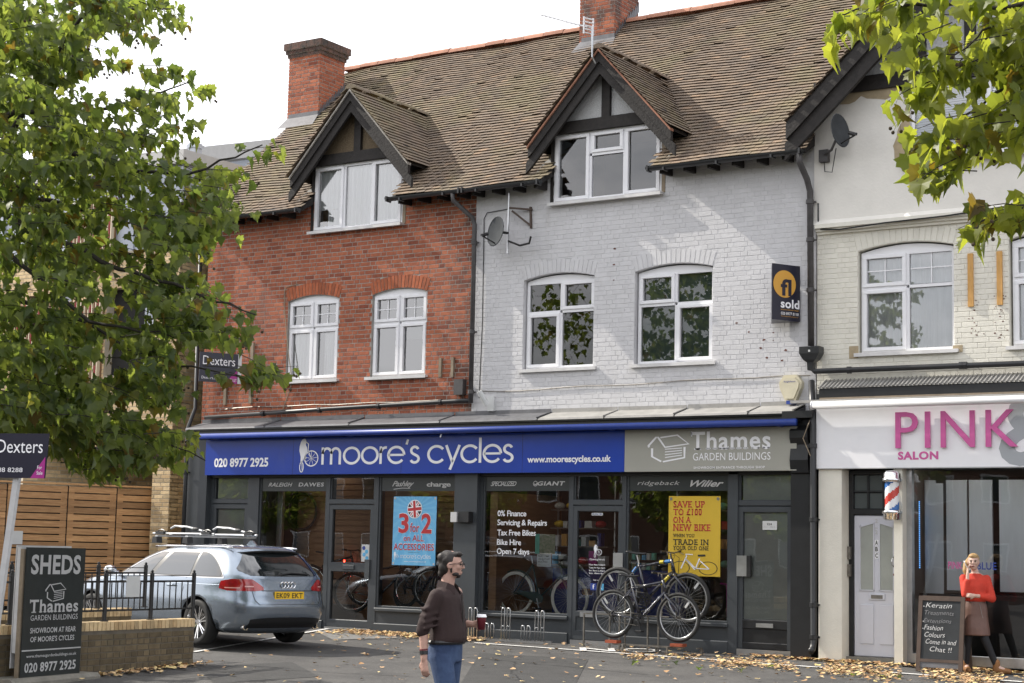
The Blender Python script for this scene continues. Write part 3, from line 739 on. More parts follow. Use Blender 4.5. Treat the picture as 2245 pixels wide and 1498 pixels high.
def chimney(house, x0, x1, y0, y1, z0, z1, label):
    body = MB(); body.box(x0+.008, x1-.008, y0+.008, y1-.008, z0, z1-.02)
    ch = body.build('chimney', 'mortar', house, label=label)
    crown = [(z1-.32, z1-.245, .025), (z1-.245, z1-.17, .055), (z1-.17, z1-.02, .085)]
    hz = lambda z: [(-9, 99)] if z > z1-.32 else []
    c_ = .0746
    brickwork(ch, (x0, y0+.006, 0), 0, 0, x1-x0, z0, z1-.32, lambda z: [], 'brick_red', near=110, from_hi=True, kind='flemish')
    brickwork(ch, (x1-.006, y0, 0), math.pi/2, 0, y1-y0, z0, z1-.32, lambda z: [], 'brick_red', near=110, from_hi=False)
    m = MB()
    for i, (a, b, o) in enumerate(crown):
        # projecting courses as bricks on two faces plus core
        m.box(x0-o+.01, x1+o-.01, y0-o+.01, y1+o-.01, a, b, 1)
        x = x0-o
        while x < x1+o-.03: m.box(x+.004, min(x+.20, x1+o)-.004, y0-o, y0-o+.05, a+.004, b-.006); x += .20
        y = y0-o
        while y < y1+o-.03: m.box(x1+o-.05, x1+o, y+.004, min(y+.20, y1+o)-.004, a+.004, b-.006); y += .20
    m.build('chimney_crown', ['chimney_sooty', 'mortar'], ch)
    m = MB(); o = .03; m.add([(x0-o, y0-o, z1-.02), (x1+o, y0-o, z1-.02), (x1+o, y1+o, z1-.02), (x0-o, y1+o, z1-.02), (x0+.2, y0+.2, z1+.07), (x1-.2, y0+.2, z1+.07), (x1-.2, y1-.2, z1+.07), (x0+.2, y1-.2, z1+.07)],
            [(0, 1, 5, 4), (1, 2, 6, 5), (2, 3, 7, 6), (3, 0, 4, 7), (4, 5, 6, 7)]); m.build('flaunching', 'concrete', ch)
    # stepped lead flashing
    m = MB(); m.box(x0+.08, x1+.03, y0-.05, y0+.0, zroof(y0)-.08, zroof(y0)+.13)
    m.add([(x0+.0, y0-.30, zroof(y0-.3)+.06), (x1+.12, y0-.30, zroof(y0-.3)+.06), (x1+.04, y0-.03, zroof(y0)+.07), (x0+.05, y0-.03, zroof(y0)+.07)], [(0, 1, 2, 3)])
    m.build('flashing', 'lead', ch)
    m = MB(); n = 9
    for i in range(n):
        a = y0+(y1-y0)*i/n; b = y0+(y1-y0)*(i+1)/n
        m.add([(x1+.012, a, zroof(a)-.02), (x1+.012, b, zroof(b)-.02), (x1+.012, b, zroof(b)+.20), (x1+.012, a+.01, zroof(a)+.12)], [(0, 1, 2, 3)])
    m.build('flashing', 'lead', ch)
    return ch
mat('chimney_sooty', (.14, .075, .055), .9, col2=(.05, .045, .04), vs_=9, bump=.5, rnd=.3)
def shell(house, x0, x1, gable_l=False, gable_r=False):
    m = MB()
    m.box(x0, x0+.12, .3, 8.0, 2.9, 7.3); m.box(x1-.12, x1, .3, 8.0, 2.9, 7.3); m.box(x0, x1, 8.0, 8.2, 0, 7.3)
    m.box(x0+.125, x1-.125, .26, 8.0, 3.0, 3.1); m.box(x0+.125, x1-.125, .3, 8.0, 6.2, 6.3)
    m.build('party_wall', 'dark_room', house)
    for ok, x in ((gable_l, x0), (gable_r, x1)):
        if ok:
            g_ = MB(); g_.add([(x, 0.3, 7.3), (x, 8.2, 7.3), (x, 4.0, zroof(4)-.06), (x, 0, 7.3), (x, 0, 0), (x, 8.2, 0), (x, 8.2, 7.3)], [(3, 2, 1), (3, 6, 5, 4)])
            g_.build('gable_wall', 'brick_yellow', house)
Z0 = 3.45
# ------------------------------------------------ red brick house
RX0, RX1 = -8.38, -2.33
red = thing('terraced_house', 'red brick terraced house with a tan pebbledash dormer above the blue shop sign', 'house', (-5.3, 0, 0))
WR = [(-6.39, -5.21, 4.33, 5.76, 5.85), (-4.48, -3.30, 4.33, 5.76, 5.85)]
D1 = -4.87
wm = MB(); holes = [(a, b, c, d) for a, b, c, d, e in WR]+[(D1-.99, D1+.99, 6.98, 8.2)]
holes_r = [(a, b, c, e+.22) for a, b, c, d, e in WR]+[(D1-.99, D1+.99, 6.98, 8.2)]
panels(wm, RX0, RX1, Z0, 7.62, holes_r); rw = wm.build('wall', 'mortar', red)
ah = [arch_hole(*q) for q in WR]
brickwork(rw, (0, 0, 0), 0, RX0, RX1, Z0, 7.55, lambda z: [i for h in ah for i in h(z)]+([(D1-.99, D1+.99)] if z > 6.97 else []), 'brick_red', near=290)
bar4 = [(0, .5, 0, .65, 1, 0), (.5, 1, 0, .65, 1, 0), (0, .5, .65, 1, 1, 1), (.5, 1, .65, 1, 1, 1)]
for i, (a, b, c, d, e) in enumerate(WR):
    arch(red, a, b, d, e, 'brick_orange')
    window(red, a+.01, b-.01, c, d+.0, bar4, y=.045, arched=(d, e), cover=[('curtain', .03, .50, 0.02, .64), ('curtain', .66, .97, .02, .64)] if i == 0 else [('blind', .5, .97, .45, .68)], label='white window with a net curtain, left of the pair' if i == 0 else None)
dormer(red, D1, 6.98, 'pebble_tan', 'red brick house', [(0, .345, 0, 1, 1, 0), (.345, .655, 0, 1, 0, 0), (.655, 1, 0, 1, 1, 0)],
       [('curtain', .03, .34, .34, .98), ('curtain', .13, .34, .02, .34), ('curtain', .34, .66, .02, .98), ('curtain', .66, .97, .02, .98)], verge='mortar')
shell(red, RX0, RX1, True)
rr = roof_shell(red, RX0-.12, RX1, notch=[(D1-1.0, D1+1.0, .7)])
def mclip(D, skip=None):
    def c(u, v):
        y = -.36+v*.743; z = 7.36+v*.669; dx = abs(u-D)
        if dx < 1.0 and y < .62: return False
        if dx < 1.28 and 8.0 < z < 9.45-1.1*dx-.12: return False
        if skip and skip(u, y): return False
        return True
    return c
tiling(rr, ROOF0, UX, SV, (RX0-.14, RX1), 5.86, mclip(D1, lambda u, y: u < -7.93 and 2.45 < y < 3.35), key=lambda t: -(t[0]*1.0)+t[2]*2.2, warp=warp)
ridge(rr, RX0-.1, RX1)
chimney(red, -8.74, -7.93, 2.45, 3.24, 8.9, 11.52, 'tall red brick chimney at the left end of the roof')
for a, b in ((RX0-.12, D1-1.0), (D1+1.02, RX1)): eaves_under(red, a, b)
gutter(red, RX0-.12, D1-.98); gutter(red, D1+.97, RX1)
# ------------------------------------------------ white painted house
PX0, PX1 = RX1, 3.78
wh = thing('terraced_house', 'terraced house of white painted brick between the red brick house and the salon', 'house', (.7, 0, 0))
WW = [(-1.35, -.01, 4.34, 5.80, 5.89), (.73, 2.09, 4.34, 5.80, 5.89)]
D2 = .19
wm = MB(); panels(wm, PX0, PX1, Z0, 7.62, [(a, b, c, e+.22) for a, b, c, d, e in WW]+[(D2-.99, D2+.99, 7.03, 8.2)]); ww = wm.build('wall', 'white_masonry', wh)
ah2 = [arch_hole(*q) for q in WW]
brickwork(ww, (0, 0, 0), 0, PX0, PX1, Z0, 7.55, lambda z: [i for h in ah2 for i in h(z)]+([(D2-.99, D2+.99)] if z > 7.02 else []), 'white_masonry', near=290, dp=.0028, ch=.0024, jt=.008)
cellsA = [(0, .5, 0, .645, 1, 0), (.5, 1, 0, .645, 0, 0), (0, .5, .645, 1, 0, 0), (.5, 1, .645, 1, 1, 0)]
cellsB = [(0, .5, 0, .645, 0, 0), (.5, 1, 0, .645, 1, 0), (0, .5, .645, 1, 1, 0), (.5, 1, .645, 1, 0, 0)]
for i, (a, b, c, d, e) in enumerate(WW):
    arch(wh, a, b, d, e, 'white_masonry', y=-.006, fill='white_masonry')
    window(wh, a+.025, b, c, d-.02, [cellsA, cellsB][i], y=.075, arched=(d-.02, e-.03), cover=[None, [('blind', .02, .98, .02, .98)]][i], gmat='glass_dark')
dormer(wh, D2, 7.03, 'pebble_white', 'white painted house', [(0, .345, 0, 1, 1, 0), (.345, .66, 0, .66, 0, 0), (.345, .66, .66, 1, 1, 0), (.66, 1, 0, 1, 1, 0)], None)
shell(wh, PX0, PX1)
pr_ = roof_shell(wh, PX0, PX1, notch=[(D2-1.0, D2+1.0, .7)])
tiling(pr_, ROOF0, UX, SV, (PX0, PX1), 5.86, mclip(D2, lambda u, y: -2.5 < u < -1.75 and y > 3.45), key=lambda t: -(t[0]*1.0)+t[2]*2.2, warp=warp)
ridge(pr_, -1.72, PX1)
chimney(wh, -2.52, -1.76, 3.5, 4.4, 10.2, 12.3, 'brick chimney on the ridge between the two houses')
for a, b in ((PX0, D2-1.0), (D2+1.02, PX1)): eaves_under(wh, a, b)
gutter(wh, PX0, D2-.98); gutter(wh, D2+.97, PX1-.02)
# paint chips where the brick shows
cm = [(-.92, 3.60), (-.6, 3.52), (-1.3, 3.5), (.9, 3.55), (2.7, 4.75), (2.95, 4.62), (3.1, 4.6), (3.1, 4.72), (3.25, 4.3), (2.5, 4.9), (2.9, 4.5), (3.3, 4.45), (.35, 5.95), (.36, 6.2), (.35, 5.7), (3.0, 4.35)]
m = MB()
for x, z in cm:
    a = .009+R()*.02; K = 7
    ps = [(x+a*(.6+.7*R())*math.cos(k*6.283/K), -.0095, z+a*.55*(.6+.7*R())*math.sin(k*6.283/K)) for k in range(K)]
    m.add(ps, [tuple(range(K))])
m.build('paint_chips', 'chip_red', wh)
# ------------------------------------------------ salon house
SX0, SX1 = PX1, 10.2
sa = thing('terraced_house', 'cream rendered house with a large black timbered gable above the pink salon sign', 'house', (6.9, 0, 0))
WS = [(4.43, 5.86, 4.35, 5.84, 5.93), (6.64, 8.05, 4.35, 5.84, 5.93)]
wm = MB(); panels(wm, SX0+.02, SX1, 3.75, 6.30, [(a, b, c, e+.22) for a, b, c, d, e in WS]); sw = wm.build('wall', 'cream_masonry', sa)
ah3 = [arch_hole(*q) for q in WS]
brickwork(sw, (0, 0, 0), 0, SX0+.02, SX1, 3.75, 6.22, lambda z: [i for h in ah3 for i in h(z)], 'cream_masonry', near=290, from_hi=False, dp=.005, ch=.0035, jt=.008)
cs_ = [(0, .5, 0, .645, 1, 0), (.5, 1, 0, .645, 0, 0), (0, .5, .645, 1, 1, 1), (.5, 1, .645, 1, 0, 1)]
for i, (a, b, c, d, e) in enumerate(WS):
    arch(sa, a, b, d, e, 'cream_masonry', y=-.006, fill='cream_masonry')
    window(sa, a+.03, b-.0, c, d-.03, cs_, y=.07, arched=(d-.03, e-.03), cover=[('curtain', .02, .98, .02, .98)])  # full-width pale curtain added in place of the sky reflected in these panes
m = MB(); panels(m, SX0-.01, SX1, 6.34, 8.2, [(5.25, 8.0, 7.04, 8.2)], y=-.05, th=.3)
m.add([(SX0-.01, -.05, 6.34), (SX1, -.05, 6.34), (SX1, -.12, 6.27), (SX0-.06, -.12, 6.27)], [(0, 1, 2, 3)])
m.build('rendered_wall', 'cream_render', sa)
m = MB()
for z0_, z1_, yy in ((6.21, 6.27, -.13), (6.17, 6.21, -.09), (6.13, 6.17, -.05)): m.box(SX0+.03, SX1, yy, 0, z0_, z1_)
m.build('string_course', 'cream_masonry', sa)
m = MB(); K = 18; ps = []
for i in range(K+1): ps.append((5.245-.13-.10*math.sin(i*.35)-.04*R(), 7.0+1.20*i/K))
m.add([(x, -.053, z) for x, z in ps]+[(5.25, -.053, 8.2), (5.25, -.053, 7.0)], [tuple(range(K+3))])
ps = [(3.95+1.3*i/14, 8.2-.04-.10*abs(math.sin(i*.5))-.04*R()) for i in range(15)]
m.add([(x, -.053, z) for x, z in ps]+[(5.25, -.053, 8.21), (3.95, -.053, 8.21)], [tuple(range(17))])
m.build('bare_render_patch', 'bare_render', sa)
window(sa, 5.26, 8.0, 7.05, 8.2, [(0, .40, 0, 1, 0, 0), (.40, .62, 0, 1, 1, 0), (.62, 1, 0, 1, 0, 0)], y=-.02, cover=[('slats', .02, .98, .02, .99)], sill_over=.12)
m = MB(); m.box(SX0+.0, SX1, -.10, 0, 8.2, 8.42); m.build('tie_beam', 'timber_black', sa)
GA = (6.95, 10.95)
m = MB(); m.prism([(4.1, 8.42), (9.8, 8.42), GA], -.04, .2); m.build('gable_panel', 'pebble_white', sa)
for x in (5.42, 6.15, 6.95, 7.75):
    h = 10.85-abs(x-6.95)*.93; m = MB(); m.box(x-.08, x+.08, -.09, .0, 8.42, h); m.build('stud', 'timber_black', sa)
sl_ = .93
for s in (-1, 1):
    d = Vector((s, 0, -sl_)).normalized(); ln = 4.68; k = 1/math.cos(math.atan(sl_))
    for (off, wd, y0, y1, ext) in ((.03, .17, -.52, -.44, 0), (.20, .20, -.47, -.40, .05)):
        a = Vector((GA[0], 0, GA[1])); p1 = a+Vector((0, 0, -off*k)); p2 = a+Vector((0, 0, -(off+wd)*k)); q1 = p1+d*(ln+ext); q2 = q1+Vector((s*.0, 0, -wd*k*.95)); q3 = p2+d*(ln+ext-.22)
        b = MB(); b.prism([(p1.x, p1.z), (q1.x, q1.z), (q2.x, q2.z), (q3.x, q3.z), (p2.x, p2.z)], y0, y1); b.build('barge_board', 'timber_black', sa)
    b = MB(); e = a+d*ln
    b.add([(a.x, -.5, a.z), (e.x, -.5, e.z), (e.x, 4, e.z), (a.x, 4, a.z), (a.x, -.5, a.z-.09), (e.x, -.5, e.z-.09), (e.x, 4, e.z-.09), (a.x, 4, a.z-.09)],
          [(0, 1, 2, 3), (7, 6, 5, 4), (0, 4, 5, 1), (1, 5, 6, 2), (2, 6, 7, 3)])
    sr = b.build('roof', 'timber_black', sa)
    v = -d; u = Vector((0, 1, 0)) if Vector((0, 1, 0)).cross(v).z > 0 else Vector((0, -1, 0))
    P0 = Vector((e.x, 0, e.z+.0))
    tiling(sr, P0, u, v, (-.56, 4) if u.y > 0 else (-4, .56), 4.68, lambda a_, b_: True, near=60, key=(lambda t, u=u: abs(t[0]+(.56 if u.y > 0 else -.56))))
shell(sa, SX0, SX1)
m = MB(); m.add([(SX0, 0, 6.3), (SX0, 1.8, 6.3), (SX0, 1.8, 9.0), (SX0, 0, 8.2)], [(3, 2, 1, 0)]); m.build('side_wall', 'cream_render', sa)
m = MB(); m.box(SX0, SX1, .2, 8, 7.3, 7.35); m.build('attic_floor', 'dark_room', sa)
# paint holes right of the window
m = MB()
for i in range(46):
    x = random.choice((6.12, 6.22, 6.5, 6.55))+(R()-.5)*.14; z = 4.45+R()*.62; a = .006+R()*.012; K = 6
    m.add([(x+a*(.6+.8*R())*math.cos(k*6.283/K), -.0085, z+a*.6*(.6+.8*R())*math.sin(k*6.283/K)) for k in range(K)], [tuple(range(K))])
m.build('paint_chips', 'chip_red', sa)
m = MB(); m.box(5.84, 5.98, -.012, 0, 4.30, 4.40); m.box(4.30, 4.44, -.012, 0, 4.28, 4.46); m.build('mortar_patch', 'bare_render', sa)
for x, lb in ((6.07, 'left'), (6.48, 'right')):
    m = MB(); m.box(x, x+.075, -.04, -.007, 4.93, 5.68)
    tag(m.build('timber_batten', 'timber_orange'), f'{lb} of the two orange timber battens beside the salon house window', 'batten', 'orange battens on the cream wall')
# ================================================================== apartment building on the left
XB = onY(375, 1000, 0).x
apt = thing('apartment_building', 'yellow brick apartment building with zinc top floor behind the left tree', 'building', (XB-4, 3, 0))
ax0 = XB-7.5; ZT = onY(300, 548, 0).z; ZR = onY(368, 335, 0).z; ZS = onY(300, 978, 0).z
AW = [(XB-1.9, XB-.62, 4.6, 6.3), (XB-4.2, XB-2.9, 4.6, 6.3), (XB-6.4, XB-5.1, 4.6, 6.3)]
m = MB(); panels(m, ax0, XB, ZS, ZT, AW); aw = m.build('wall', 'mortar_pale', apt)
brickwork(aw, (0, 0, 0), 0, ax0, XB, ZS, ZT, lambda z: [(a, b) for a, b, c, d in AW if c < z < d], 'brick_yellow', near=200, kind='stretcher', mix=False)
m = MB(); m.box(XB-.22, XB, .005, .24, 0, ZT); m.box(XB-.001, XB, 0, 6, 0, ZT); aw2 = m.build('side_wall', 'mortar_pale', apt)
brickwork(aw2, (XB, 0, 0), math.pi/2, 0, 3.0, 0, ZT, lambda z: [], 'brick_yellow', near=200, kind='stretcher', from_hi=False, mix=False)
m = MB(); m.box(XB-.45, XB-.001, 0.001, .24, 0, ZS); pw = m.build('pier', 'mortar_pale', apt)
brickwork(pw, (0, 0, 0), 0, XB-.45, XB, 0, ZS, lambda z: [], 'brick_yellow', near=120, kind='stretcher', mix=False)
m = MB(); m.box(ax0, XB-.22, .0, 3.2, ZS-.03, ZS-.001); m.build('soffit', 'paper', apt)
# recessed shaded wall under the overhang
rdir = Vector((1.3, 3.0, 0)).normalized(); rs = Vector((XB-3.6, -1.0, 0)); rs = Vector((XB-4.8, -2.6, 0))
ra = math.atan2(rdir.y, rdir.x); RM = Matrix.Translation(rs) @ Matrix.Rotation(ra, 4, 'Z')
m = MB(); m.box(2.6, 7.5, .0, .2, 0, ZS-.03, M=RM); rw_ = m.build('recessed_wall', 'mortar_pale', apt)
brickwork(rw_, rs, ra, 2.6, 7.5, 0.5, ZS-.04, lambda z: [], 'brick_yellow', near=120, kind='stretcher', mix=False)
m = MB(); m.box(ax0, XB-.001, .25, 6, ZT-.1, ZT); m.box(ax0, ax0+.1, .2, 6, 0, ZT); m.build('slab', 'mortar_pale', apt)
for (a, b, c, d) in AW:
    w_ = MB(); w_.box(a, b, .20, .24, c, d); wq = w_.build('window', 'dark_room', apt)
    q = MB(); q.box(b-.34, b-.02, .10, .14, c, d); q.build('reveal_panel', 'zinc', wq)
# zinc top storey
m = MB(); m.box(ax0, XB-.01, .02, .1, ZT, ZR); m.box(XB-.1, XB-.01, .1, 5.4, ZT, ZR); z_ = m.build('zinc_storey', 'zinc', apt)
x = XB-.012
while x > ax0: q = MB(); q.box(x-.03, x, -.015, .02, ZT, ZR-.28); q.build('standing_seam', 'zinc', z_); x -= .62
for y in (1.0, 2.0, 3.0, 4.0): q = MB(); q.box(XB-.012, XB+.004, y, y+.02, ZT, ZR-.25); q.build('panel_joint', 'shop_grey', z_)
q = MB(); q.box(ax0, XB+.06, -.10, 5.4, ZR-.26, ZR); q.build('fascia', 'zinc_pale', z_)
q = MB(); q.box(XB-.9, XB-.72, 1.0, 1.2, ZR, ZR+.45); q.box(XB-.93, XB-.69, .97, 1.23, ZR+.35, ZR+.42); q.build('vent_pipe', 'zinc', apt)
# striped louvres
cols = ['louvre_cream', 'louvre_red', 'louvre_brown']
for (xa, xb, za, zb) in ((XB-2.95, XB-1.75, 6.65, ZR-.75), (XB-2.95, XB-1.95, 4.3, 6.1), (XB-4.4, XB-3.2, 4.9, 6.1)):
    q = MB(); q.box(xa, xb, -.03, .0, za, zb); lv = q.build('louvre_screen', 'louvre_brown', apt)
    n = int((xb-xa)/.052)
    for i in range(n):
        q = MB(); x = xa+.01+i*.052; q.box(x, x+.026, -.11, -.03, za, zb); q.build('louvre', ['louvre_cream', 'louvre_red', 'louvre_cream', 'louvre_brown'][i % 4], lv)
# pale roof building behind
bb = thing('rear_building', 'pale flat roofed building seen between the zinc storey and the red house roof', 'building', (-16, 16, 0))
pA = dep(430, 345, 48); pB = dep(600, 310, 56)
m = MB(); d_ = (pB-pA); m.add([(pA.x-3, pA.y-1, 0), (pB.x, pB.y, 0), (pB.x, pB.y, pB.z-.5), (pA.x-3, pA.y-1, pA.z-.5)], [(0, 1, 2, 3)]); m.build('wall', 'zinc', bb)
m = MB(); dz = Vector((0, 0, 1)); a = Vector((pA.x-3, pA.y-1, pA.z)); b = Vector(pB); nn = Vector((.8, -.6, 0))*.4
m.add([a+nn-dz*.5, b+nn-dz*.5, b+nn, a+nn, a-nn*8-dz*.5, b-nn*8-dz*.5, b-nn*8, a-nn*8], [(0, 1, 2, 3), (3, 2, 6, 7), (4, 5, 1, 0)]); m.build('roof', 'zinc_pale', bb)
# ================================================================== shop front
GP = -.15
sf = thing('cycle_shop', 'dark grey painted cycle shop front below the blue and taupe signs', 'shop front', (-2, -.2, 0))
def part(name, matn, par, *boxes, label=None, **k):
    m = MB()
    for b in boxes: m.box(*b)
    return m.build(name, matn, par, label=label, **k)
def rpart(name, matn, par, *boxes, b=.012, label=None):
    m = MB()
    for q in boxes: rbox(m, *q, b)
    return m.build(name, matn, par, label=label)
rpart('pillar', 'shop_grey', sf, (-8.42, -7.90, -.30, .0, -.1, 3.30), label='dark pillar at the left end')
rpart('pillar', 'shop_grey', sf, (-2.44, -1.99, -.27, .0, -.1, 2.66), label='grey pillar between the two shop windows')
pq = rpart('pillar', 'shop_black', sf, (3.54, 3.86, -.34, .0, -.15, 3.40), label='black pillar with worn paint beside the salon')
m = MB(); m.prism([(0, 3.30), (-.10, 3.22), (-.10, 3.12), (-.05, 3.02), (-.09, 2.8), (-.05, 2.62), (0, 2.6)], -3.84, -3.56, M=Matrix.Translation((0, -.34, 0)) @ Matrix.Rotation(math.pi/2, 4, 'Z')); m.build('console_bracket', 'shop_black', pq)
m = MB(); m.box(3.47, 3.93, -.5, 0, 3.40, 3.50); m.build('pillar_cap', 'shop_black', pq)
def stall(x0, x1, zt=.42):
    p = rpart('stall_riser', 'shop_grey', sf, (x0, x1, GP-.02, -.02, -.1, zt))
    rpart('sill', 'shop_grey', p, (x0, x1, GP-.075, GP-.021, zt-.055, zt+.005)); rpart('skirting', 'shop_grey', p, (x0, x1, GP-.06, GP-.021, -.1, .17))
for a, b in ((-6.74, -5.2), (-4.07, -2.44), (-1.98, -.28), (.73, 2.48)): stall(a, b)
rpart('mullion', 'shop_grey', sf, (-7.0, -6.74, GP-.04, .0, -.1, 2.66)); rpart('mullion', 'shop_grey', sf, (-5.2, -5.13, GP-.03, .0, -.1, 2.66)); rpart('mullion', 'shop_grey', sf, (-4.16, -4.07, GP-.03, .0, -.1, 2.66))
rpart('mullion', 'shop_grey', sf, (-2.0, -1.94, GP-.03, .0, -.1, 2.66)); rpart('mullion', 'shop_grey', sf, (-.28, -.22, GP-.03, .0, -.1, 2.66)); rpart('mullion', 'shop_grey', sf, (.67, .73, GP-.03, .0, -.1, 2.66)); rpart('mullion', 'shop_grey', sf, (2.48, 2.63, GP-.05, .0, -.1, 2.66)); rpart('mullion', 'shop_grey', sf, (-7.9, -7.83, GP-.03, 0, -.1, 2.66)); rpart('mullion', 'shop_grey', sf, (3.49, 3.54, GP-.03, 0, -.1, 2.66))
rpart('head_beam', 'shop_black', sf, (-7.9, 3.54, GP-.05, .0, 2.60, 3.42))
def shopwin(x0, x1, texts):
    w_ = rpart('window', 'shop_grey', sf, (x0, x0+.035, GP-.012, GP+.05, .42, 2.6), (x1-.035, x1, GP-.012, GP+.05, .42, 2.6), (x0+.035, x1-.035, GP-.012, GP+.05, .42, .46), b=.006)
    q = MB(); q.add([(x0+.03, GP+.01, .45), (x1-.03, GP+.01, .45), (x1-.03, GP+.01, 2.6), (x0+.03, GP+.01, 2.6)], [(0, 1, 2, 3)]); q.build('pane', 'glass_shop', w_)
    hd = part('header_panel', 'header_film', sf, (x0+.03, x1-.03, GP+.002, GP+.008, 2.37, 2.6))
    for (s, a, b, z, h, bold, sh, sp) in texts:
        v, f = text_polys(s, bold, sh, sp); fitmap(v, f, (x0+(x1-x0)*a, GP-.002, z), UX, UZ, (x1-x0)*(b-a), h).build('lettering', 'film_grey', hd)
    return w_, hd
shopwin(-6.74, -5.2, [('RALEIGH', .12, .48, 2.45, .07, .03, .35, 1), ('DAWES', .57, .94, 2.45, .07, .05, .1, 1.1)])
wB, hB = shopwin(-4.07, -2.44, [('Pashley', .16, .44, 2.42, .12, .025, .5, .9), ('charge', .60, .90, 2.42, .10, .05, 0, .9)])
wC, hC = shopwin(-1.94, -.28, [('SPECIALIZED', .08, .38, 2.45, .075, .03, .45, .85), ('GIANT', .62, .93, 2.455, .068, .06, .2, 1.05)])
wD, hD = shopwin(.73, 2.48, [('ridgeback', .10, .52, 2.44, .08, .0, .3, 1.05), ('Wilier', .62, .94, 2.43, .10, .04, .5, .95)])
m = MB(); v, f = [], []; ribbon(v, f, arc(0, 0, 1, 1, 0, 360, 20)[:-1], .3, True); ribbon(v, f, arc(0, .1, .7, .5, 200, 380, 10), .4)
fitmap(v, f, (-.995, GP-.002, 2.445), UX, UZ, .09, .085).build('logo', 'film_grey', hC)
v, f = [], []; ribbon(v, f, [(0, 0), (.5, .12), (1, .1)], .06); fitmap(v, f, (-3.78, GP-.002, 2.395), UX, UZ, .35, .03).build('lettering', 'film_grey', hB)
def shopdoor(x0, x1, kind, label):
    zt = 2.14; yb = GP
    d = rpart('door', 'shop_grey', sf, (x0, x0+.075, yb-.025, yb+.03, .07, zt), (x1-.075, x1, yb-.025, yb+.03, .07, zt), (x0+.075, x1-.075, yb-.025, yb+.03, zt-.09, zt), label=label)
    rpart('door_transom', 'shop_grey', sf, (x0, x1, yb-.03, yb+.05, zt+.005, zt+.095))
    q = MB(); q.add([(x0, yb+.01, zt+.09), (x1, yb+.01, zt+.09), (x1, yb+.01, 2.6), (x0, yb+.01, 2.6)], [(0, 1, 2, 3)]); tw = part('transom_window', 'shop_grey', sf, (x0, x0+.03, yb-.01, yb+.04, zt+.095, 2.6), (x1-.03, x1, yb-.01, yb+.04, zt+.095, 2.6)); q.build('pane', 'glass_shop' , tw)
    a, b = x0+.075, x1-.075
    if kind == 'mid':
        rpart('rail', 'shop_grey', d, (a, b, yb-.025, yb+.03, 1.0, 1.16), (a, b, yb-.025, yb+.03, .07, .2)); gl = [(.2, 1.0), (1.16, zt-.09)]
        rpart('letter_box', 'shop_grey', d, ((a+b)/2-.14, (a+b)/2+.10, yb-.045, yb-.027, 1.04, 1.12), b=.008)
        rpart('handle', 'shop_grey', d, (b-.07, b+.03, yb-.055, yb-.026, .90, 1.22), b=.008)
    elif kind == 'panel':
        rpart('rail', 'shop_grey', d, (a, b, yb-.025, yb+.03, .07, .22), (a, b, yb-.025, yb+.03, .42, .52)); part('door_panel', 'shop_grey', d, (a, b, yb-.008, yb+.02, .22, .42)); gl = [(.52, zt-.09)]
    else:
        rpart('rail', 'shop_black', d, (a, b, yb-.025, yb+.03, .07, .17), (a, b, yb-.025, yb+.03, .36, .50)); part('door_panel', 'shop_black', d, (a, b, yb-.008, yb+.02, .17, .36)); gl = [(.50, zt-.09)]
    for c, e in gl:
        q = MB(); q.add([(a, yb+.01, c), (b, yb+.01, c), (b, yb+.01, e), (a, yb+.01, e)], [(0, 1, 2, 3)]); q.build('pane', 'glass_shop' , d)
    part('threshold', 'aluminium', sf, (x0, x1, yb-.06, yb+.03, -.1, .07))
    return d
d1 = shopdoor(-7.83, -7.0, 'low', 'black framed door with frosted glass behind the car'); d2 = shopdoor(-5.13, -4.16, 'mid', 'grey glazed door of the left shop'); d3 = shopdoor(-.22, .67, 'panel', 'grey glazed door beside the town bike'); d4 = shopdoor(2.63, 3.49, 'low', 'grey door with frosted glass at the right end')
for x0, x1 in ((-7.83, -7.0), (2.63, 3.49)):
    part('frosted_screen', 'frosted', sf, (x0+.05, x1-.05, GP+.03, GP+.04, .3, 2.6))
part('letter_plate', 'aluminium', d4, (2.93, 3.2, GP-.04, GP-.027, .39, .45)); part('door_plate', 'aluminium', d4, (2.63, 2.79, GP-.075, GP-.06, 1.12, 1.42)); part('door_plate', 'black_plastic', d4, (2.79, 2.85, GP-.075, GP-.03, 1.12, 1.42))
part('door_plate', 'aluminium', d3, (.53, .70, GP-.06, GP-.045, 1.12, 1.42)); part('letter_plate', 'aluminium', d3, (-.06, .2, GP-.04, GP-.027, .425, .50))
part('door_handle', 'steel_dull', d4, (3.38, 3.41, GP+.05, GP+.08, 1.05, 1.25))
# flat numbers / stickers
part('sticker', 'paper', d4, (3.01, 3.24, GP-.002, GP+.008, 1.80, 1.93)); text('224', (3.08, GP-.006, 1.87), .08, .03, 'dark_print', d4); text('Flat 1 - Flat 2', (3.03, GP-.006, 1.835), .18, .022, 'letter_grey', d4)
part('sticker', 'paper', d3, (.10, .30, GP-.002, GP+.008, 1.99, 2.03)); text('THE LOCAL CARD', (.11, GP-.006, 2.0), .18, .02, 'blue_print', d3, bold=.03)
part('sticker', 'paper', d2, (-4.42, -4.25, GP-.002, GP+.008, 1.18, 1.47), label='small white and blue sticker sheet')
for k, (x, z) in enumerate(((-4.37, 1.41), (-4.31, 1.35), (-4.36, 1.30), (-4.30, 1.24))): m = MB(); m.lathe([(0, 0), (.035, 0)], (x, GP-.004, z), 'y', 14); m.build('sticker_dot', ['fb_blue', 'sky_blue_logo', 'banner_blue', 'sky_blue_logo'][k], d2)
for s, z in (('Mon 9am-5.30pm', 1.21), ('Tues-Fri 9am-6pm', 1.165), ('Sat 9am-5.30pm', 1.12), ('Sun 10am-4pm', 1.08)): text(s, (.07, GP-.004, z), .29, .033, 'letter_white', d3, bold=.03)
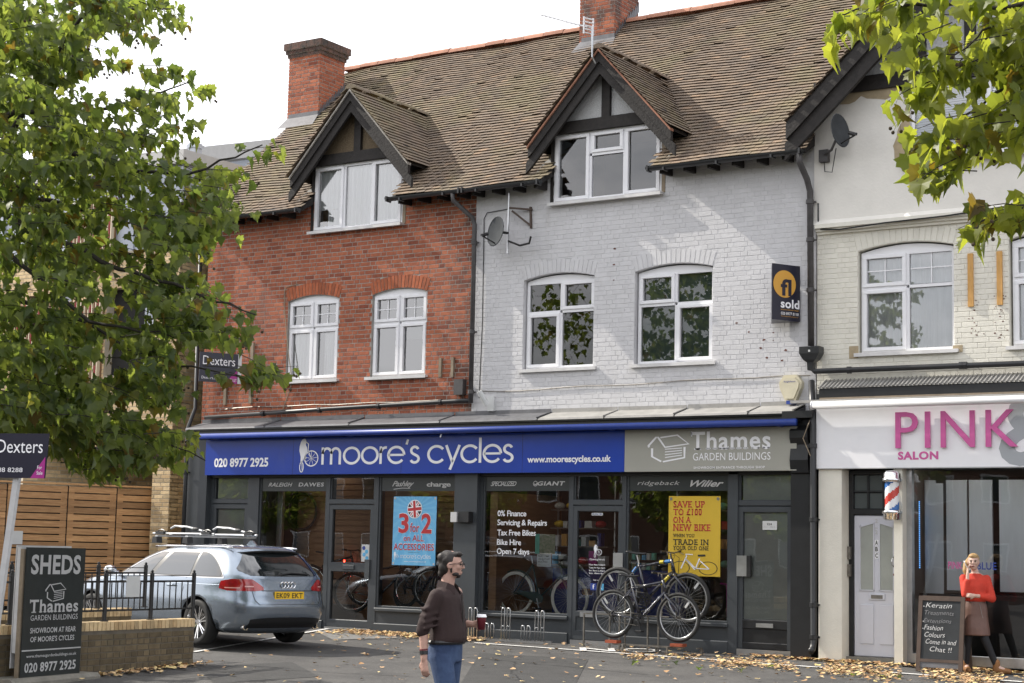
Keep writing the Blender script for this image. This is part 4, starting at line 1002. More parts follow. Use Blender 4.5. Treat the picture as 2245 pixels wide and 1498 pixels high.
text('Opening Hours', (.08, GP-.004, 1.29), .27, .04, 'letter_white', d3, bold=.01); text('FIND US ON', (.15, GP-.004, .985), .13, .018, 'letter_white', d3)
for x, mt, s in ((.10, 'fb_blue', 'f'), (.23, 'sky_blue_logo', 't')): part('logo_badge', mt, d3, (x, x+.105, GP-.003, GP+.006, .84, .945)); text(s, (x+.04, GP-.008, .86), .035, .07, 'letter_white', d3)
def cyclist(o, h, par, matn, ux=UX, uy=UZ, off=0):
    """rider doing a wheelie, front on: body blob, round wheel to the right, narrow wheel below"""
    v, f = [], []
    ribbon(v, f, arc(.52, .40, .24, .24, 0, 360, 24)[:-1], .035, True)
    for k in range(9): a = k*40+10; ribbon(v, f, [(.52, .40), (.52+.23*math.cos(rad(a)), .40+.23*math.sin(rad(a)))], .012)
    ribbon(v, f, arc(.17, .13, .065, .16, 0, 360, 20)[:-1], .03, True)
    ribbon(v, f, [(.17, .30), (.20, .02)], .02)
    b = len(v); v += [(x, y, 0) for x, y in [(.12, .92), (.16, 1.0), (.24, 1.03), (.31, 1.0), (.32, .90), (.30, .84), (.35, .74), (.37, .60), (.30, .52), (.34, .42), (.26, .30), (.22, .42), (.20, .28), (.13, .28), (.13, .45), (.10, .56), (.07, .66), (.08, .80)]]
    f.append(tuple(range(b, b+18)))
    ribbon(v, f, [(.32, .92), (.40, .86), (.39, .66), (.52, .40)], .03)
    return fitmap(v, f, o, ux, uy, h*.74, h).build('logo', matn, par)
cyclist((.15, GP-.004, 1.34), .20, d3, 'letter_white')
for i, s in enumerate(('0% Finance', 'Servicing & Repairs', 'Tax Free Bikes', 'Bike Hire', 'Open 7 days')):
    v, f = text_polys(s, .028, 0, .93); xs_ = [p[0] for p in v]; wd = (max(xs_)-min(xs_))*.128
    fitmap(v, f, (-1.66, GP-.004, 1.965-i*.153-(.02 if s[0] in 'SO' else 0)), UX, UZ, wd*{0: 1.0}.get(i, 1.0)).build('lettering', 'letter_white', wC)
# notices in window C
ph = part('window_poster', 'photo_green', wC, (-.92, -.57, GP+.014, GP+.018, 1.38, 1.69)); part('poster_band', 'mint', ph, (-.94, -.86, GP+.010, GP+.0135, 1.38, 1.69))
part('notice', 'paper', wC, (-.90, -.64, GP+.014, GP+.018, 1.18, 1.375))
for i, s in enumerate(('PART TIME', 'SALES STAFF', 'REQUIRED', 'Drop in your CV')): text(s, (-.88+.01*(i % 2), GP+.009, 1.33-i*.045), .21-.03*(i == 2), .026 if i < 3 else .016, 'dark_print', wC, bold=.01)
# posters: things of their own
pb = thing('poster', 'tall sky blue poster reading 3 for 2 on all accessories with round flag badge', 'poster', (-3.31, GP-.01, 1.13))
x0, x1, z0, z1 = -3.76, -2.87, 1.14, 2.28; yp = GP-.006
part('poster_sheet', 'banner_blue', pb, (x0, x1, yp-.004, yp, z0, z1))
c = Vector(((x0+x1)/2, yp-.006, 2.07)); m = MB()
for k in range(0, 24):
    a0, a1 = rad(k*15), rad(k*15+6.5)
    def ext(a):
        dx, dz = math.cos(a), math.sin(a); t = min([abs(q) for q in ((x1-c.x)/dx if dx > 0 else (x0-c.x)/dx if dx < 0 else 9, ((z1-c.z)/dz if dz > 0 else (z0-c.z)/dz if dz < 0 else 9))]); return c+Vector((dx*t*.99, 0, dz*t*.99))
    m.add([c, ext(a0), ext(a1)], [(0, 1, 2)])
m.build('poster_rays', 'banner_ray', pb)
for rr_, mt, yy in ((.155, 'letter_white', .008), (.14, 'navy', .010)): m = MB(); m.lathe([(0, 0), (rr_, 0)], (c.x, yp-yy, c.z), 'y', 28); m.build('badge', mt, pb)
def clipbar(ang, wd, yy, mt):
    m = MB(); d = Vector((math.cos(ang), 0, math.sin(ang))); s = Vector((-d.z, 0, d.x))*wd/2; L_ = .137
    m.add([Vector((c.x, yy, c.z))+d*t*L_+s*k for t, k in ((-1, -1), (1, -1), (1, 1), (-1, 1))], [(0, 1, 2, 3)]); m.build('badge_cross', mt, pb)
for a, wd, yy, mt in ((rad(52), .05, .0115, 'letter_white'), (rad(128), .05, .012, 'letter_white'), (rad(52), .016, .0125, 'red_print'), (rad(128), .016, .013, 'red_print'), (rad(5), .085, .0135, 'letter_white'), (rad(95), .085, .0138, 'letter_white'), (rad(5), .05, .0142, 'red_print'), (rad(95), .05, .0145, 'red_print')): clipbar(a, wd, yp-yy, mt)
for s, xo, zo, wd, ht, b in (('3', .12, .53, .21, .33, .05), ('for', .36, .55, .19, .15, .02), ('2', .59, .53, .21, .33, .05), ('on ALL', .23, .40, .42, .10, .015), ('ACCESSORIES', .03, .25, .83, .11, .02)):
    text(s, (x0+xo-.006, yp-.007, z0+zo-.004), wd+.012, ht+.012, 'letter_white', pb, bold=b+.02); text(s, (x0+xo, yp-.010, z0+zo), wd, ht, 'red_print', pb, bold=b)
v, f = geo_letters("moore's cycles", .12); fitmap(v, f, (x0+.17, yp-.008, z0+.095), UX, UZ, .63, .095).build('lettering', 'letter_white', pb)
cyclist((x0+.04, yp-.008, z0+.09), .13, pb, 'letter_white'); text('www.moorescycles.co.uk', (x0+.25, yp-.008, z0+.05), .46, .025, 'letter_white', pb); text('*cheapest item free', (x0+.33, yp-.008, z0+.21), .24, .014, 'dark_print', pb, bold=0)
for q in ((x0+.03, z0+.03), (x1-.03, z0+.03), (x0+.03, z1-.03), (x1-.03, z1-.03)): m = MB(); m.lathe([(0, 0), (.02, 0)], (q[0], yp-.008, q[1]), 'y', 10); m.build('suction_cup', 'letter_grey', pb)
py_ = thing('poster', 'tall yellow poster offering up to £100 off a new bike when trading in', 'poster', (1.9, GP-.01, 1.1))
x0, x1, z0, z1 = 1.46, 2.33, 1.10, 2.29
part('poster_sheet', 'banner_yellow', py_, (x0, x1, yp-.004, yp, z0, z1))
def serif(s, o, wd, ht, mt, par, b=.03):
    """slab lettering: bold text with slab feet and heads on the upright strokes"""
    v, f = text_polys(s, b, 0, 1.12); xs_ = [p[0] for p in v]; ys_ = [p[1] for p in v]; H = max(ys_)
    feet = sorted({round(p[0], 2) for p in v if p[1] < .03 and p[1] > -.08}); heads = sorted({round(p[0], 2) for p in v if p[1] > H-.05})
    n0 = len(v)
    for lst, y0_, y1_ in ((feet, -.03, .07), (heads, H-.10, H)):
        for x in lst[::1]:
            k = len(v); v += [(x-.06, y0_, 0), (x+.06, y0_, 0), (x+.06, y1_, 0), (x-.06, y1_, 0)]; f.append((k, k+1, k+2, k+3))
    return fitmap(v, f, o, UX, UZ, wd, ht).build('lettering', mt, par)
for s, zo, wd, ht, mt in (('SAVE UP', 1.02, .53, .095, 'red_print'), ('TO £100', .905, .48, .095, 'red_print'), ('ON A', .79, .30, .09, 'red_print'), ('NEW BIKE', .67, .63, .10, 'red_print'), ('WHEN YOU', .575, .36, .05, 'dark_print'), ('TRADE IN', .46, .60, .085, 'dark_print'), ('YOUR OLD ONE', .385, .60, .06, 'dark_print')):
    serif(s, (x0+.08, yp-.008, z0+zo), wd, ht, mt, py_)
# printed bicycle on the poster
v, f = [], []; 
for cx in (.0, 1.0): ribbon(v, f, arc(cx, 0, .33, .33, 0, 360, 24)[:-1], .03, True)
fitmap(v, f, (x0+.05, yp-.007, z0+.02), UX, UZ, .78, .20).build('printed_wheels', 'dark_print', py_)
v, f = [], []
for p in ([(0, 0), (.20, .62)], [(.16, .5), (.52, .02), (1, 0)], [(.19, .44), (.50, -.05)], [(.52, .0), (.66, .52)], [(.68, .40), (1, 0)], [(.20, .62), (.16, .72), (.42, .70)]): ribbon(v, f, p, .045)
fitmap(v, f, (x0+.21, yp-.009, z0+.09), UX, UZ, .49, .24).build('printed_frame', 'letter_white', py_)
v, f = [], []; ribbon(v, f, [(0, 0), (.2, .02)], .09); fitmap(v, f, (x0+.50, yp-.010, z0+.29), UX, UZ, .13, .035).build('printed_saddle', 'dark_print', py_)
for q in ((x0+.04, z1-.04), (x1-.04, z1-.04)): m = MB(); m.lathe([(0, 0), (.025, 0)], (q[0], yp-.008, q[1]), 'y', 10); m.build('suction_cup', 'concrete', py_)
# interior
part('shop_floor', 'interior_wall', sf, (-8.3, 3.4, -.02, 6, .0, .10)); part('ceiling', 'interior_wall', sf, (-8.3, 3.4, .02, 6, 2.75, 2.8)); part('rear_wall', 'interior_wall', sf, (-8.3, 3.7, 5.0, 5.1, .1, 2.75))
part('party_wall', 'dark_room', sf, (-6.98, -6.9, GP+.2, 5, .1, 2.75), (2.5, 2.6, GP+.1, 5, .1, 2.75), (-8.36, -8.3, 0, 5, 0, 2.9), (3.6, 3.7, .0, 5, 0, 2.9))
part('inner_jamb', 'aluminium', sf, (-6.62, -6.5, .18, .24, .45, 2.4)); 
sw_ = part('slat_wall', 'interior_wood', sf, (-6.6, -3.0, .75, .8, .1, 2.7))
for i in range(24): part('slat', 'interior_wood', sw_, (-6.6, -3.0, .72, .75, .12+i*.105, .205+i*.105))
part('slat_wall', 'interior_wood', sf, (-1.86, -1.72, GP+.08, 1.9, .45, 2.36), label='wood slatted return beside the town bike')
part('display_plinth', 'interior_wall', sf, (-4.05, -2.46, -.1, .9, .1, .42), (-1.92, -.3, -.1, 1.2, .1, .42), (.75, 2.46, -.1, .9, .1, .42), (-6.5, -5.2, -.1, .9, .1, .42))
part('blue_cabinet', 'rack_blue', sf, (-1.5, .9, 1.3, 1.5, .1, 1.15)); part('counter', 'black_plastic', sf, (-.2, 1.0, 1.9, 2.3, .1, 1.3))
for i in range(14): part('bottle_display', ['paper', 'mint', 'photo_green', 'banner_blue'][i % 4], sf, (-.18+.09*(i % 7), -.12+.09*(i % 7), 1.32, 1.38, 1.16+.16*(i//7), 1.27+.16*(i//7)))
for (x, y, z, mt, a, h) in ((-5.35, .55, 1.18, 'light_red', .02, .022), (-5.15, .35, .93, 'light_red', .018, .025), (-3.9, .9, 1.6, 'light_red', .012, .012), (1.05, .9, 1.45, 'light_yellow', .04, .22), (2.0, 1.3, 1.6, 'light_glint', .012, .06), (2.35, .8, 1.75, 'light_glint', .015, .02), (-4.6, 1.0, 1.9, 'light_glint', .008, .03)):
    m = MB(); m.ellips((x, y, z), (a, .01, h), 8, 6); tag(m.build('lamp_and_glint', mt), {'light_red': f'small red bicycle lamp glowing at {"the left window, upper" if z > 1.1 and z < 1.3 else "the left window, lower" if z < 1 else "the second window, beside the blue poster"}', 'light_yellow': 'yellow lit strip beside the yellow poster', 'light_glint': f'white glowing speck for a reflected ceiling light, {"left of the yellow poster" if x == 2.0 else "right of the yellow poster" if x > 2 else "behind the glazed shop door"}'}[mt], 'lamp')  # white specks are added glow standing in for reflections of ceiling lights
m = MB(); m.lathe([(0, 0), (.17, 0), (.17, .02), (0, .02)], (0, 0, 0), 'y', 24); 
mo = m; 
for p in mo.v: p.x = p.x*1.25-2.68; p.y += .5; p.z = p.z*.45+1.79
tag(mo.build('hanging_sign', 'teal'), 'oval teal hanging sign behind the glass right of the blue poster', 'sign')
so_ = bpy.data.objects['hanging_sign']; text('micro', (-2.84, .492, 1.765), .30, .05, 'letter_white', so_)
for (x0, x1, y, z, lb) in ((-6.3, -5.3, .45, 2.70, 'behind the slatted wall window'), (-3.9, -2.7, .45, 2.70, 'above the blue poster window'), (-1.7, -.5, .55, 2.70, 'above the town bike'), (.9, 2.2, .55, 2.70, 'above the yellow poster window')):
    m = MB(); m.box(x0, x1, y-.05, y+.05, z, z+.04); tag(m.build('ceiling_lamp', 'lamp_dim'), 'lit strip lamp under the cycle shop ceiling '+lb, 'lamp')
for x in (5.6, 6.5, 7.4): m = MB(); m.box(x-.4, x+.4, -.09, .02, 2.672, 2.70); tag(m.build('ceiling_lamp', 'lamp_glow'), f'{"left" if x < 6 else "middle" if x < 7 else "right"} one of the lit lamps under the salon ceiling', 'lamp')
sh_cols = ['banner_blue', 'red_print', 'paper', 'banner_yellow', 'dark_print', 'mint', 'rack_blue', 'timber_orange', 'letter_grey', 'magenta']
for (xa, xb, y, lb) in ((-1.45, -.35, 1.25, 'town bike'), (.85, 2.35, 1.15, 'yellow poster')):
    t = thing('display_shelf', f'stocked shelving of boxes and helmets inside the shop behind the {lb}', 'shelf', ((xa+xb)/2, y, .1))
    for s in range(4):
        z = 1.22+s*.30; part('shelf', 'interior_wall', t, (xa, xb, y-.12, y+.12, z-.02, z)); x = xa+.03
        while x < xb-.12:
            w_ = .06+R()*.11; h_ = .09+R()*.14; c_ = random.choice(sh_cols)
            if R() < .25: m = MB(); m.ellips((x+.08, y-.02, z+.06), (.09, .10, .06), 12, 8); m.build('helmet', c_, t, smooth=True); w_ = .17
            else: part('box', c_, t, (x, x+w_, y-.10, y+.02, z+.001, z+h_))
            x += w_+.02+R()*.05
    for x in (xa, xb): part('upright', 'aluminium', t, (x-.012, x+.012, y+.10, y+.13, .1, 2.6))
# roller blind box / awning
aw_ = thing('awning', 'rolled blue awning bar above the cycle shop sign', 'awning', (-2.08, -.6, 3.28)); m = MB(); m.tube([(-7.93, -.6, 3.33), (3.74, -.6, 3.33)], .05, 12); m.build('roller', 'awning_blue', aw_, smooth=True)
m = MB(); m.box(-8.0, 3.72, -.56, -.30, 3.36, 3.40); m.build('cover_strip', 'shop_black', aw_)
m = MB(); m.tube([(-2.5, -.55, 3.36), (-2.5, -.62, 3.22)], .012); m.build('crank_eye', 'aluminium', aw_)
for x in (-7.5, -4.5, -2.2, .6, 3.4): m = MB(); m.box(x, x+.05, -.56, -.4, 3.28, 3.37); m.build('bracket', 'awning_blue', aw_)
# lead covered ledge
lr = thing('lead_ledge', 'lead covered ledge running above the cycle shop sign', 'ledge', (-2.1, -.3, 3.4))
m = MB(); m.prism([(0, 3.45), (0, 3.61), (-.42, 3.50), (-.42, 3.45)], -3.62, 8.34, M=Matrix.Rotation(math.pi/2, 4, 'Z')); m.build('cornice', 'shop_black', lr)
m = MB(); m.box(-8.34, 3.6, -.38, -.0, 3.40, 3.449); m.box(-8.34, 3.6, -.34, -.1, 3.36, 3.399); m.build('moulding', 'shop_black', lr)
x = -8.36; i = 0
while x < 3.55:
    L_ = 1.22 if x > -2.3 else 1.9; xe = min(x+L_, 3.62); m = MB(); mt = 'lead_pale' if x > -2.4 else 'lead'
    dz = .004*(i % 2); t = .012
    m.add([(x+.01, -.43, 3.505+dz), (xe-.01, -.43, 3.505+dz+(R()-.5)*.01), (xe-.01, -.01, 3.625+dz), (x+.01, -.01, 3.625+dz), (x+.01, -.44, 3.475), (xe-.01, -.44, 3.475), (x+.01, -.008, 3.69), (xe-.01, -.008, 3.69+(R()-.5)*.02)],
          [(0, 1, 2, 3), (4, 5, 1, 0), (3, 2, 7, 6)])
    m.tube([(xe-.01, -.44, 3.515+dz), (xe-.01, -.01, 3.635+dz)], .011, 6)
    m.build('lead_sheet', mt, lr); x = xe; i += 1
# fascia signs
FY = -.40
s1 = thing('shop_sign', "long blue sign board lettered moore's cycles", 'sign', (-3.5, FY, 2.65))
part('board', 'sign_blue', s1, (-7.86, .812, FY, FY+.10, 2.65, 3.285))
for x in (-5.8, -3.45, -1.05): part('panel_joint', 'navy', s1, (x, x+.005, FY-.0015, FY+.001, 2.652, 3.28))
yy = FY-.004
text('020 8977 2925', (-7.64, yy, 2.785), 1.28, .165, 'letter_white', s1, bold=.06, space=.93)
v, f = geo_letters("moore's cycles", .145); fitmap(v, f, (-5.16, yy, 2.70), UX, UZ, 3.95, .52).build('lettering', 'letter_white', s1)
cyclist((-5.66, yy, 2.68), .585, s1, 'letter_white')
v, f = geo_letters('', .1); text('www.moorescycles.co.uk', (-.95, yy, 2.775), 1.53, .135, 'letter_white', s1, bold=.055, space=.92)
s2 = thing('shop_sign', 'taupe sign board lettered Thames Garden Buildings with a shed logo', 'sign', (2.2, FY, 2.65))
part('board', 'sign_taupe', s2, (.816, 3.655, FY, FY+.10, 2.65, 3.285))
def thames(o, ux, wd, par, mt, H=None):
    """serif word Thames, GARDEN BUILDINGS below, shed logo; o = lower left of the word"""
    ux = Vector(ux).normalized(); o = Vector(o); H = H or wd*.215
    v, f = text_polys('Thames', .035, 0, 1.04)
    for (x, y0_, y1_, hw_) in ((.29, -.02, .04, .15), ): k = len(v); v += [(x-hw_, y0_, 0), (x+hw_, y0_, 0), (x+hw_, y1_, 0), (x-hw_, y1_, 0)]; f.append((k, k+1, k+2, k+3))
    xs_ = sorted({round(p[0], 2) for p in v if -.02 < p[1] < .01})
    for x in xs_:
        k = len(v); v += [(x-.045, -.0, 0), (x+.045, -.0, 0), (x+.045, .05, 0), (x-.045, .05, 0)]; f.append((k, k+1, k+2, k+3))
    for x in (min(p[0] for p in v)+.03, ): k = len(v); v += [(x-.03, .53, 0), (x+.03, .50, 0), (x+.03, .72, 0), (x-.03, .72, 0)]; f.append((k, k+1, k+2, k+3))
    fitmap(v, f, o, ux, UZ, wd, H).build('lettering', mt, par)
    v, f = text_polys('GARDEN BUILDINGS', .0, 0, 1.02); fitmap(v, f, o+ux*wd*.03-UZ*H*.56, ux, UZ, wd*.97, H*.40).build('lettering', mt, par)
def shedlogo(o, ux, wd, ht, par, mt):
    v, f = [], []
    for p in ([(0, .60), (.20, .92), (.24, .92), (.42, .55), (1.0, .66), (.72, .98), (.30, .90)], ): ribbon(v, f, p, .055)
    ribbon(v, f, [(.0, .60), (.03, .56)], .055)
    ribbon(v, f, [(.10, .52), (.10, .22), (.33, .04)], .055); ribbon(v, f, [(.37, .03), (.90, .17), (.90, .55)], .055)
    for k in range(4): ribbon(v, f, [(.42, .18+k*.10), (.84, .26+k*.085)], .03)
    fitmap(v, f, o, ux, UZ, wd, ht).build('logo', mt, par)
thames((1.95, yy, 2.965), UX, 1.30, s2, 'letter_white'); shedlogo((1.21, yy, 2.785), UX, .72, .42, s2, 'letter_white')
text('SHOWROOM ENTRANCE THROUGH SHOP', (2.0, yy, 2.685), 1.16, .035, 'letter_white', s2, bold=.02, space=1.1)
# ================================================================== salon front
sn = thing('hair_salon', 'pale salon shop front with a white panelled door and wide window', 'shop front', (7, -.2, 0))
rpart('pillar', 'cream_masonry', sn, (3.98, 4.33, -.36, .1, -.15, 2.67), label='cream pillar beside the white door'); rpart('pillar', 'cream_masonry', sn, (5.10, 5.225, -.36, .1, -.15, 2.67), label='narrow cream pillar behind the barber pole')
rpart('door_frame', 'shop_black', sn, (4.33, 4.40, -.10, .05, -.1, 2.66), (5.05, 5.10, -.10, .05, -.1, 2.66), (4.40, 5.05, -.10, .05, 2.03, 2.12), (4.40, 5.05, -.10, .05, 2.60, 2.67))
tl = part('fanlight', 'shop_black', sn, (4.60, 4.625, -.09, -.03, 2.12, 2.60), (4.83, 4.855, -.09, -.03, 2.12, 2.60), (4.40, 5.05, -.088, -.032, 2.35, 2.375))
for i in range(3):
    for j in range(2): part('pane', 'obscure_grey', tl, (4.40+i*.22, 4.60+i*.22, -.055, -.05, 2.12+j*.25, 2.34+j*.25))
dr_ = rpart('door', 'door_white', sn, (4.405, 5.045, -.075, -.02, .05, 2.025), label='white panelled door with two tall frosted panes')
for a, b in ((4.50, 4.69), (4.79, 4.98)):
    s = 1 if a < 4.6 else -1
    q = MB(); q.prism([(a, .98), (b, .98), (b, 1.91-(.06 if s < 0 else 0)), (a, 1.91-(.06 if s > 0 else 0))], -.080, -.076); q.build('pane', 'frosted', dr_)
    m = MB(); m.box(a-.015, a, -.092, -.075, .97, 1.9); m.box(b, b+.015, -.092, -.075, .97, 1.9); m.box(a-.015, b+.015, -.092, -.075, .965, .98); m.bar((a-.015, -.084, 1.86 if s > 0 else 1.92), (b+.015, -.084, 1.92 if s > 0 else 1.86), .016, .016); m.build('bead', 'door_white', dr_)
    m = MB(); rbox(m, a, b, -.088, -.07, .22, .78, .012); m.box(a-.02, b+.02, -.078, -.0755, .20, .80); m.build('door_panel', 'door_white', dr_)
rpart('letter_box', 'door_white', dr_, (4.63, 4.86, -.095, -.076, .84, .93), b=.006); part('letter_slot', 'steel_dull', dr_, (4.66, 4.83, -.10, -.094, .86, .91))
m = MB(); m.tube([(5.0, -.08, 1.30), (4.99, -.13, 1.33), (4.985, -.14, 1.38), (4.99, -.13, 1.43), (5.0, -.08, 1.46)], .009, 6); m.build('handle', 'chrome', dr_)
m = MB(); m.ellips((5.0, -.085, 1.2), (.02, .02, .02), 8, 6); m.build('lock', 'saddle_brown', dr_)
for i, s in enumerate('2-2'): text(s, (4.715, -.079, 1.92-i*.08), .04, .055 if s != '-' else .012, 'letter_grey', dr_, bold=.03)
for i, s in enumerate('ABC'): part('number_plate', 'letter_white', dr_, (4.708, 4.765, -.0785, -.0755, 1.60-i*.09, 1.68-i*.09)); text(s, (4.717, -.082, 1.61-i*.09), .04, .062, 'dark_print', dr_, bold=.05)
part('threshold', 'concrete', sn, (4.33, 5.10, -.2, .0, -.12, .045))
part('entry_panel', 'steel_dull', sn, (4.335, 4.375, -.17, -.10, 1.40, 1.58), (4.335, 4.375, -.17, -.10, 1.16, 1.33))
fr_ = rpart('window', 'aluminium', sn, (5.225, 5.30, -.20, -.1, .0, 2.67), (5.30, 10, -.20, -.1, .0, .14), (8.2, 8.26, -.2, -.1, .14, 2.6), b=.008)
m = MB(); m.add([(5.3, -.15, .14), (8.2, -.15, .14), (8.2, -.15, 2.64), (5.3, -.15, 2.64)], [(0, 1, 2, 3)]); m.build('pane', 'glass_shop', fr_)
text('PINK', (5.80, -.158, 1.30), .20, .10, 'pink', fr_, bold=.02); text('&', (6.06, -.158, 1.29), .09, .11, 'paper', fr_, bold=.02); text('BLUE', (6.20, -.158, 1.30), .27, .10, 'fb_blue', fr_, bold=.03)
part('shop_floor', 'interior_wall', sn, (3.95, 10, .0, 4, 0, .1)); part('ceiling', 'interior_wall', sn, (3.95, 10, .06, 4, 2.72, 2.8)); part('rear_wall', 'dark_room', sn, (3.9, 10, 3.0, 3.1, .1, 2.75))
part('party_wall', 'interior_wall', sn, (5.15, 5.20, 0, 3, .1, 2.75))
for i, (a, b, c) in enumerate(((5.30, 5.62, 1.0), (5.66, 5.98, 1.2), (6.14, 6.44, 1.2), (6.47, 6.80, 1.2), (6.9, 7.3, 1.2), (7.5, 8.1, 1.2))): part('mirror_panel', 'salon_silver', sn, (a-.62, b-.62, c-.62, c-.58, 1.0 if i > 1 else .1, 2.55))
part('salon_counter', 'black_plastic', sn, (5.0, 8, .35, 1.3, .1, .95)); part('bright_mirror', 'salon_silver', sn, (5.24, 5.5, .5, .52, .2, 2.5))
m = MB()
for i in range(34): m.box(5.20, 5.212, .35, .36, 1.3+i*.028, 1.315+i*.028)
tag(m.build('led_strip', 'led_blue'), 'vertical strip of blue lights inside the salon window', 'light strip')
m = MB(); m.box(5.06, 5.16, .5, .52, 1.0, 2.55); tag(m.build('blue_lamp', 'led_soft'), 'soft blue glowing panel at the left of the salon window', 'light panel')
m = MB(); m.prism([(0, 3.75), (0, 3.95), (-.28, 3.82), (-.28, 3.75)], -10.2, -3.95, M=Matrix.Rotation(math.pi/2, 4, 'Z')); m.build('cornice', 'shop_black', sn)
m = MB(); m.box(3.93, 10.2, -.33, -.02, 3.64, 3.749); m.build('moulding', 'shop_black', sn); part('head_beam', 'shop_black', sn, (3.98, 10.2, -.30, .0, 2.67, 3.66))
lm = MB(); lm.add([(3.93, -.29, 3.83), (10.2, -.29, 3.83), (10.2, -.01, 3.97), (3.93, -.01, 3.97)], [(0, 1, 2, 3)])
x = 3.95
while x < 10: lm.tube([(x, -.30, 3.84), (x, -.01, 3.985)], .011, 5, cap=False); x += .062
lm.build('ribbed_ledge', 'lead_pale', sn)
part('batten', 'timber_batten', sn, (3.99, 10.2, -.36, -.331, 3.655, 3.69)); part('awning_bar', 'lead_pale', sn, (3.62, 10.2, -.55, -.48, 3.605, 3.645))
a2_ = thing('awning', 'rolled white awning bar above the pink salon sign', 'awning', (7, -.6, 3.5)); m = MB(); m.tube([(3.99, -.6, 3.56), (10, -.6, 3.56)], .055, 12); m.build('roller', 'upvc', a2_, smooth=True)
m = MB(); m.lathe([(0, 0), (.062, 0), (.062, .02), (0, .02)], (3.975, -.6, 3.56), 'x', 12); m.build('end_cap', 'upvc', a2_)
s3 = thing('shop_sign', 'white sign board with raised pink letters PINK and SALON', 'sign', (7, FY, 2.67))
part('board', 'sign_white', s3, (3.96, 10, FY, FY+.08, 2.675, 3.60))
part('edge_trim', 'letter_grey', s3, (3.955, 10, FY-.004, FY+.001, 2.668, 2.682))
v, f = text_polys('PINK', .0, 0, 1.1); fitmap(v, f, (5.16, FY-.02, 2.945), UX, UZ, 1.71, .50, n=Vector((0, -1, 0)), thick=.03).build('raised_letters', 'pink', s3)
text('SALON', (5.18, FY-.004, 2.785), .58, .115, 'pink', s3, bold=.075)
v, f = text_polys('&', .05); fitmap(v, f, (6.60, FY-.003, 2.685), UX, UZ, .95, .93).build('ampersand', 'amp_grey', s3)
text('BLUE', (7.6, FY-.004, 2.945), 1.7, .5, 'fb_blue', s3, bold=.0)
# barber pole
bp_ = thing('barber_pole', 'red white and blue striped barber pole with chrome caps', 'barber pole', (5.13, -.50, 1.9))
cx, cy = 5.13, -.50
m = MB(); m.lathe([(0, 1.945), (.085, 1.945), (.115, 1.96), (.12, 2.03), (.14, 2.045), (.14, 2.075), (.10, 2.09)], (cx, cy, 0)); m.build('base_cap', 'chrome', bp_, smooth=True)
m = MB(); m.lathe([(.10, 2.47), (.14, 2.485), (.14, 2.515), (.12, 2.53), (.115, 2.59), (.08, 2.625), (0, 2.635)], (cx, cy, 0)); m.build('top_cap', 'chrome', bp_, smooth=True)
m = MB(); n, k = 36, 20
for i in range(k+1):
    for j in range(n): a = 2*math.pi*j/n-i*.0; m.v.append(Vector((cx+.098*math.cos(a), cy+.098*math.sin(a), 2.085+.39*i/k)))
for i in range(k):
    for j in range(n):
        s = ((j/n*1.0)+(i/k)*-.85) % 1.0 * 1; s = s % 1
        m.f.append((i*n+j, i*n+(j+1) % n, (i+1)*n+(j+1) % n, (i+1)*n+j)); m.m.append(0 if s < .25 else 1 if s < .5 else 0 if s < .75 else 2)
m.build('striped_cylinder', ['barber_white', 'barber_red', 'barber_blue'], bp_, smooth=True)
part('wall_bracket', 'chrome', bp_, (cx-.03, cx+.03, cy+.05, -.35, 2.0, 2.05), (cx-.03, cx+.03, cy+.05, -.35, 2.5, 2.55))
# ================================================================== pipes, cables, dishes
def pipe(name, label, cat, pts, r, mt, clips=(), group=None, hopper=None):
    t = thing(name, label, cat, Vector(pts[-1]), group); m = MB(); m.tube(pts, r, 10); m.build('pipe', mt, t, smooth=True)
    for c in clips: q = MB(); q.lathe([(r, -.035), (r+.012, -.03), (r+.012, .03), (r, .035)], c, 'z', 12); q.box(c[0]-r-.03, c[0]+r+.03, c[1]+r*.5, c[1]+r+.01, c[2]-.012, c[2]+.012); q.build('collar', mt, t)
    return t
t1 = pipe('drainpipe', 'black drainpipe at the left corner of the red brick house', 'drainpipe', [(-8.5, -.10, 7.1), (-8.45, -.10, 3.9), (-8.35, -.38, 3.5), (-8.34, -.38, .05)], .038, 'pipe_black', [(-8.47, -.10, 5.6), (-8.35, -.38, 2.7), (-8.34, -.38, 1.2)])
t2 = pipe('drainpipe', 'grey drainpipe between the red brick house and the white painted house', 'drainpipe', [(-2.52, -.44, 7.30), (-2.52, -.42, 7.18), (-2.34, -.10, 6.92), (-2.30, -.09, 6.8), (-2.29, -.09, 3.82)], .04, 'pipe_grey', [(-2.30, -.09, 6.5), (-2.30, -.09, 5.0), (-2.29, -.09, 4.0)])
t3 = pipe('drainpipe', 'black pipe running level above the blue sign on the red brick wall', 'pipe', [(-2.29, -.09, 3.86), (-2.6, -.09, 3.86), (-5.4, -.09, 3.80), (-8.2, -.09, 3.72)], .037, 'pipe_black')
for x in (-2.9, -4.2, -5.5, -6.8): q = MB(); q.lathe([(.037, -.03), (.05, -.028), (.05, .028), (.037, .03)], (x, -.09, 3.72+(x+8.2)/5.6*.14-.0), 'x', 12); q.build('collar', 'pipe_black', t3)
t4 = pipe('drainpipe', 'grey iron drainpipe at the right edge of the white painted house', 'drainpipe', [(3.70, -.44, 7.30), (3.70, -.42, 7.16), (3.72, -.2, 6.95), (3.74, -.13, 6.78), (3.76, -.13, 4.48)], .047, 'pipe_grey', [(3.74, -.13, 6.62), (3.75, -.13, 5.3), (3.745, -.13, 6.05)])
hp = thing('rain_hopper', 'black rainwater hopper at the foot of the grey iron drainpipe', 'hopper', (3.77, -.14, 4.2)); m = MB()
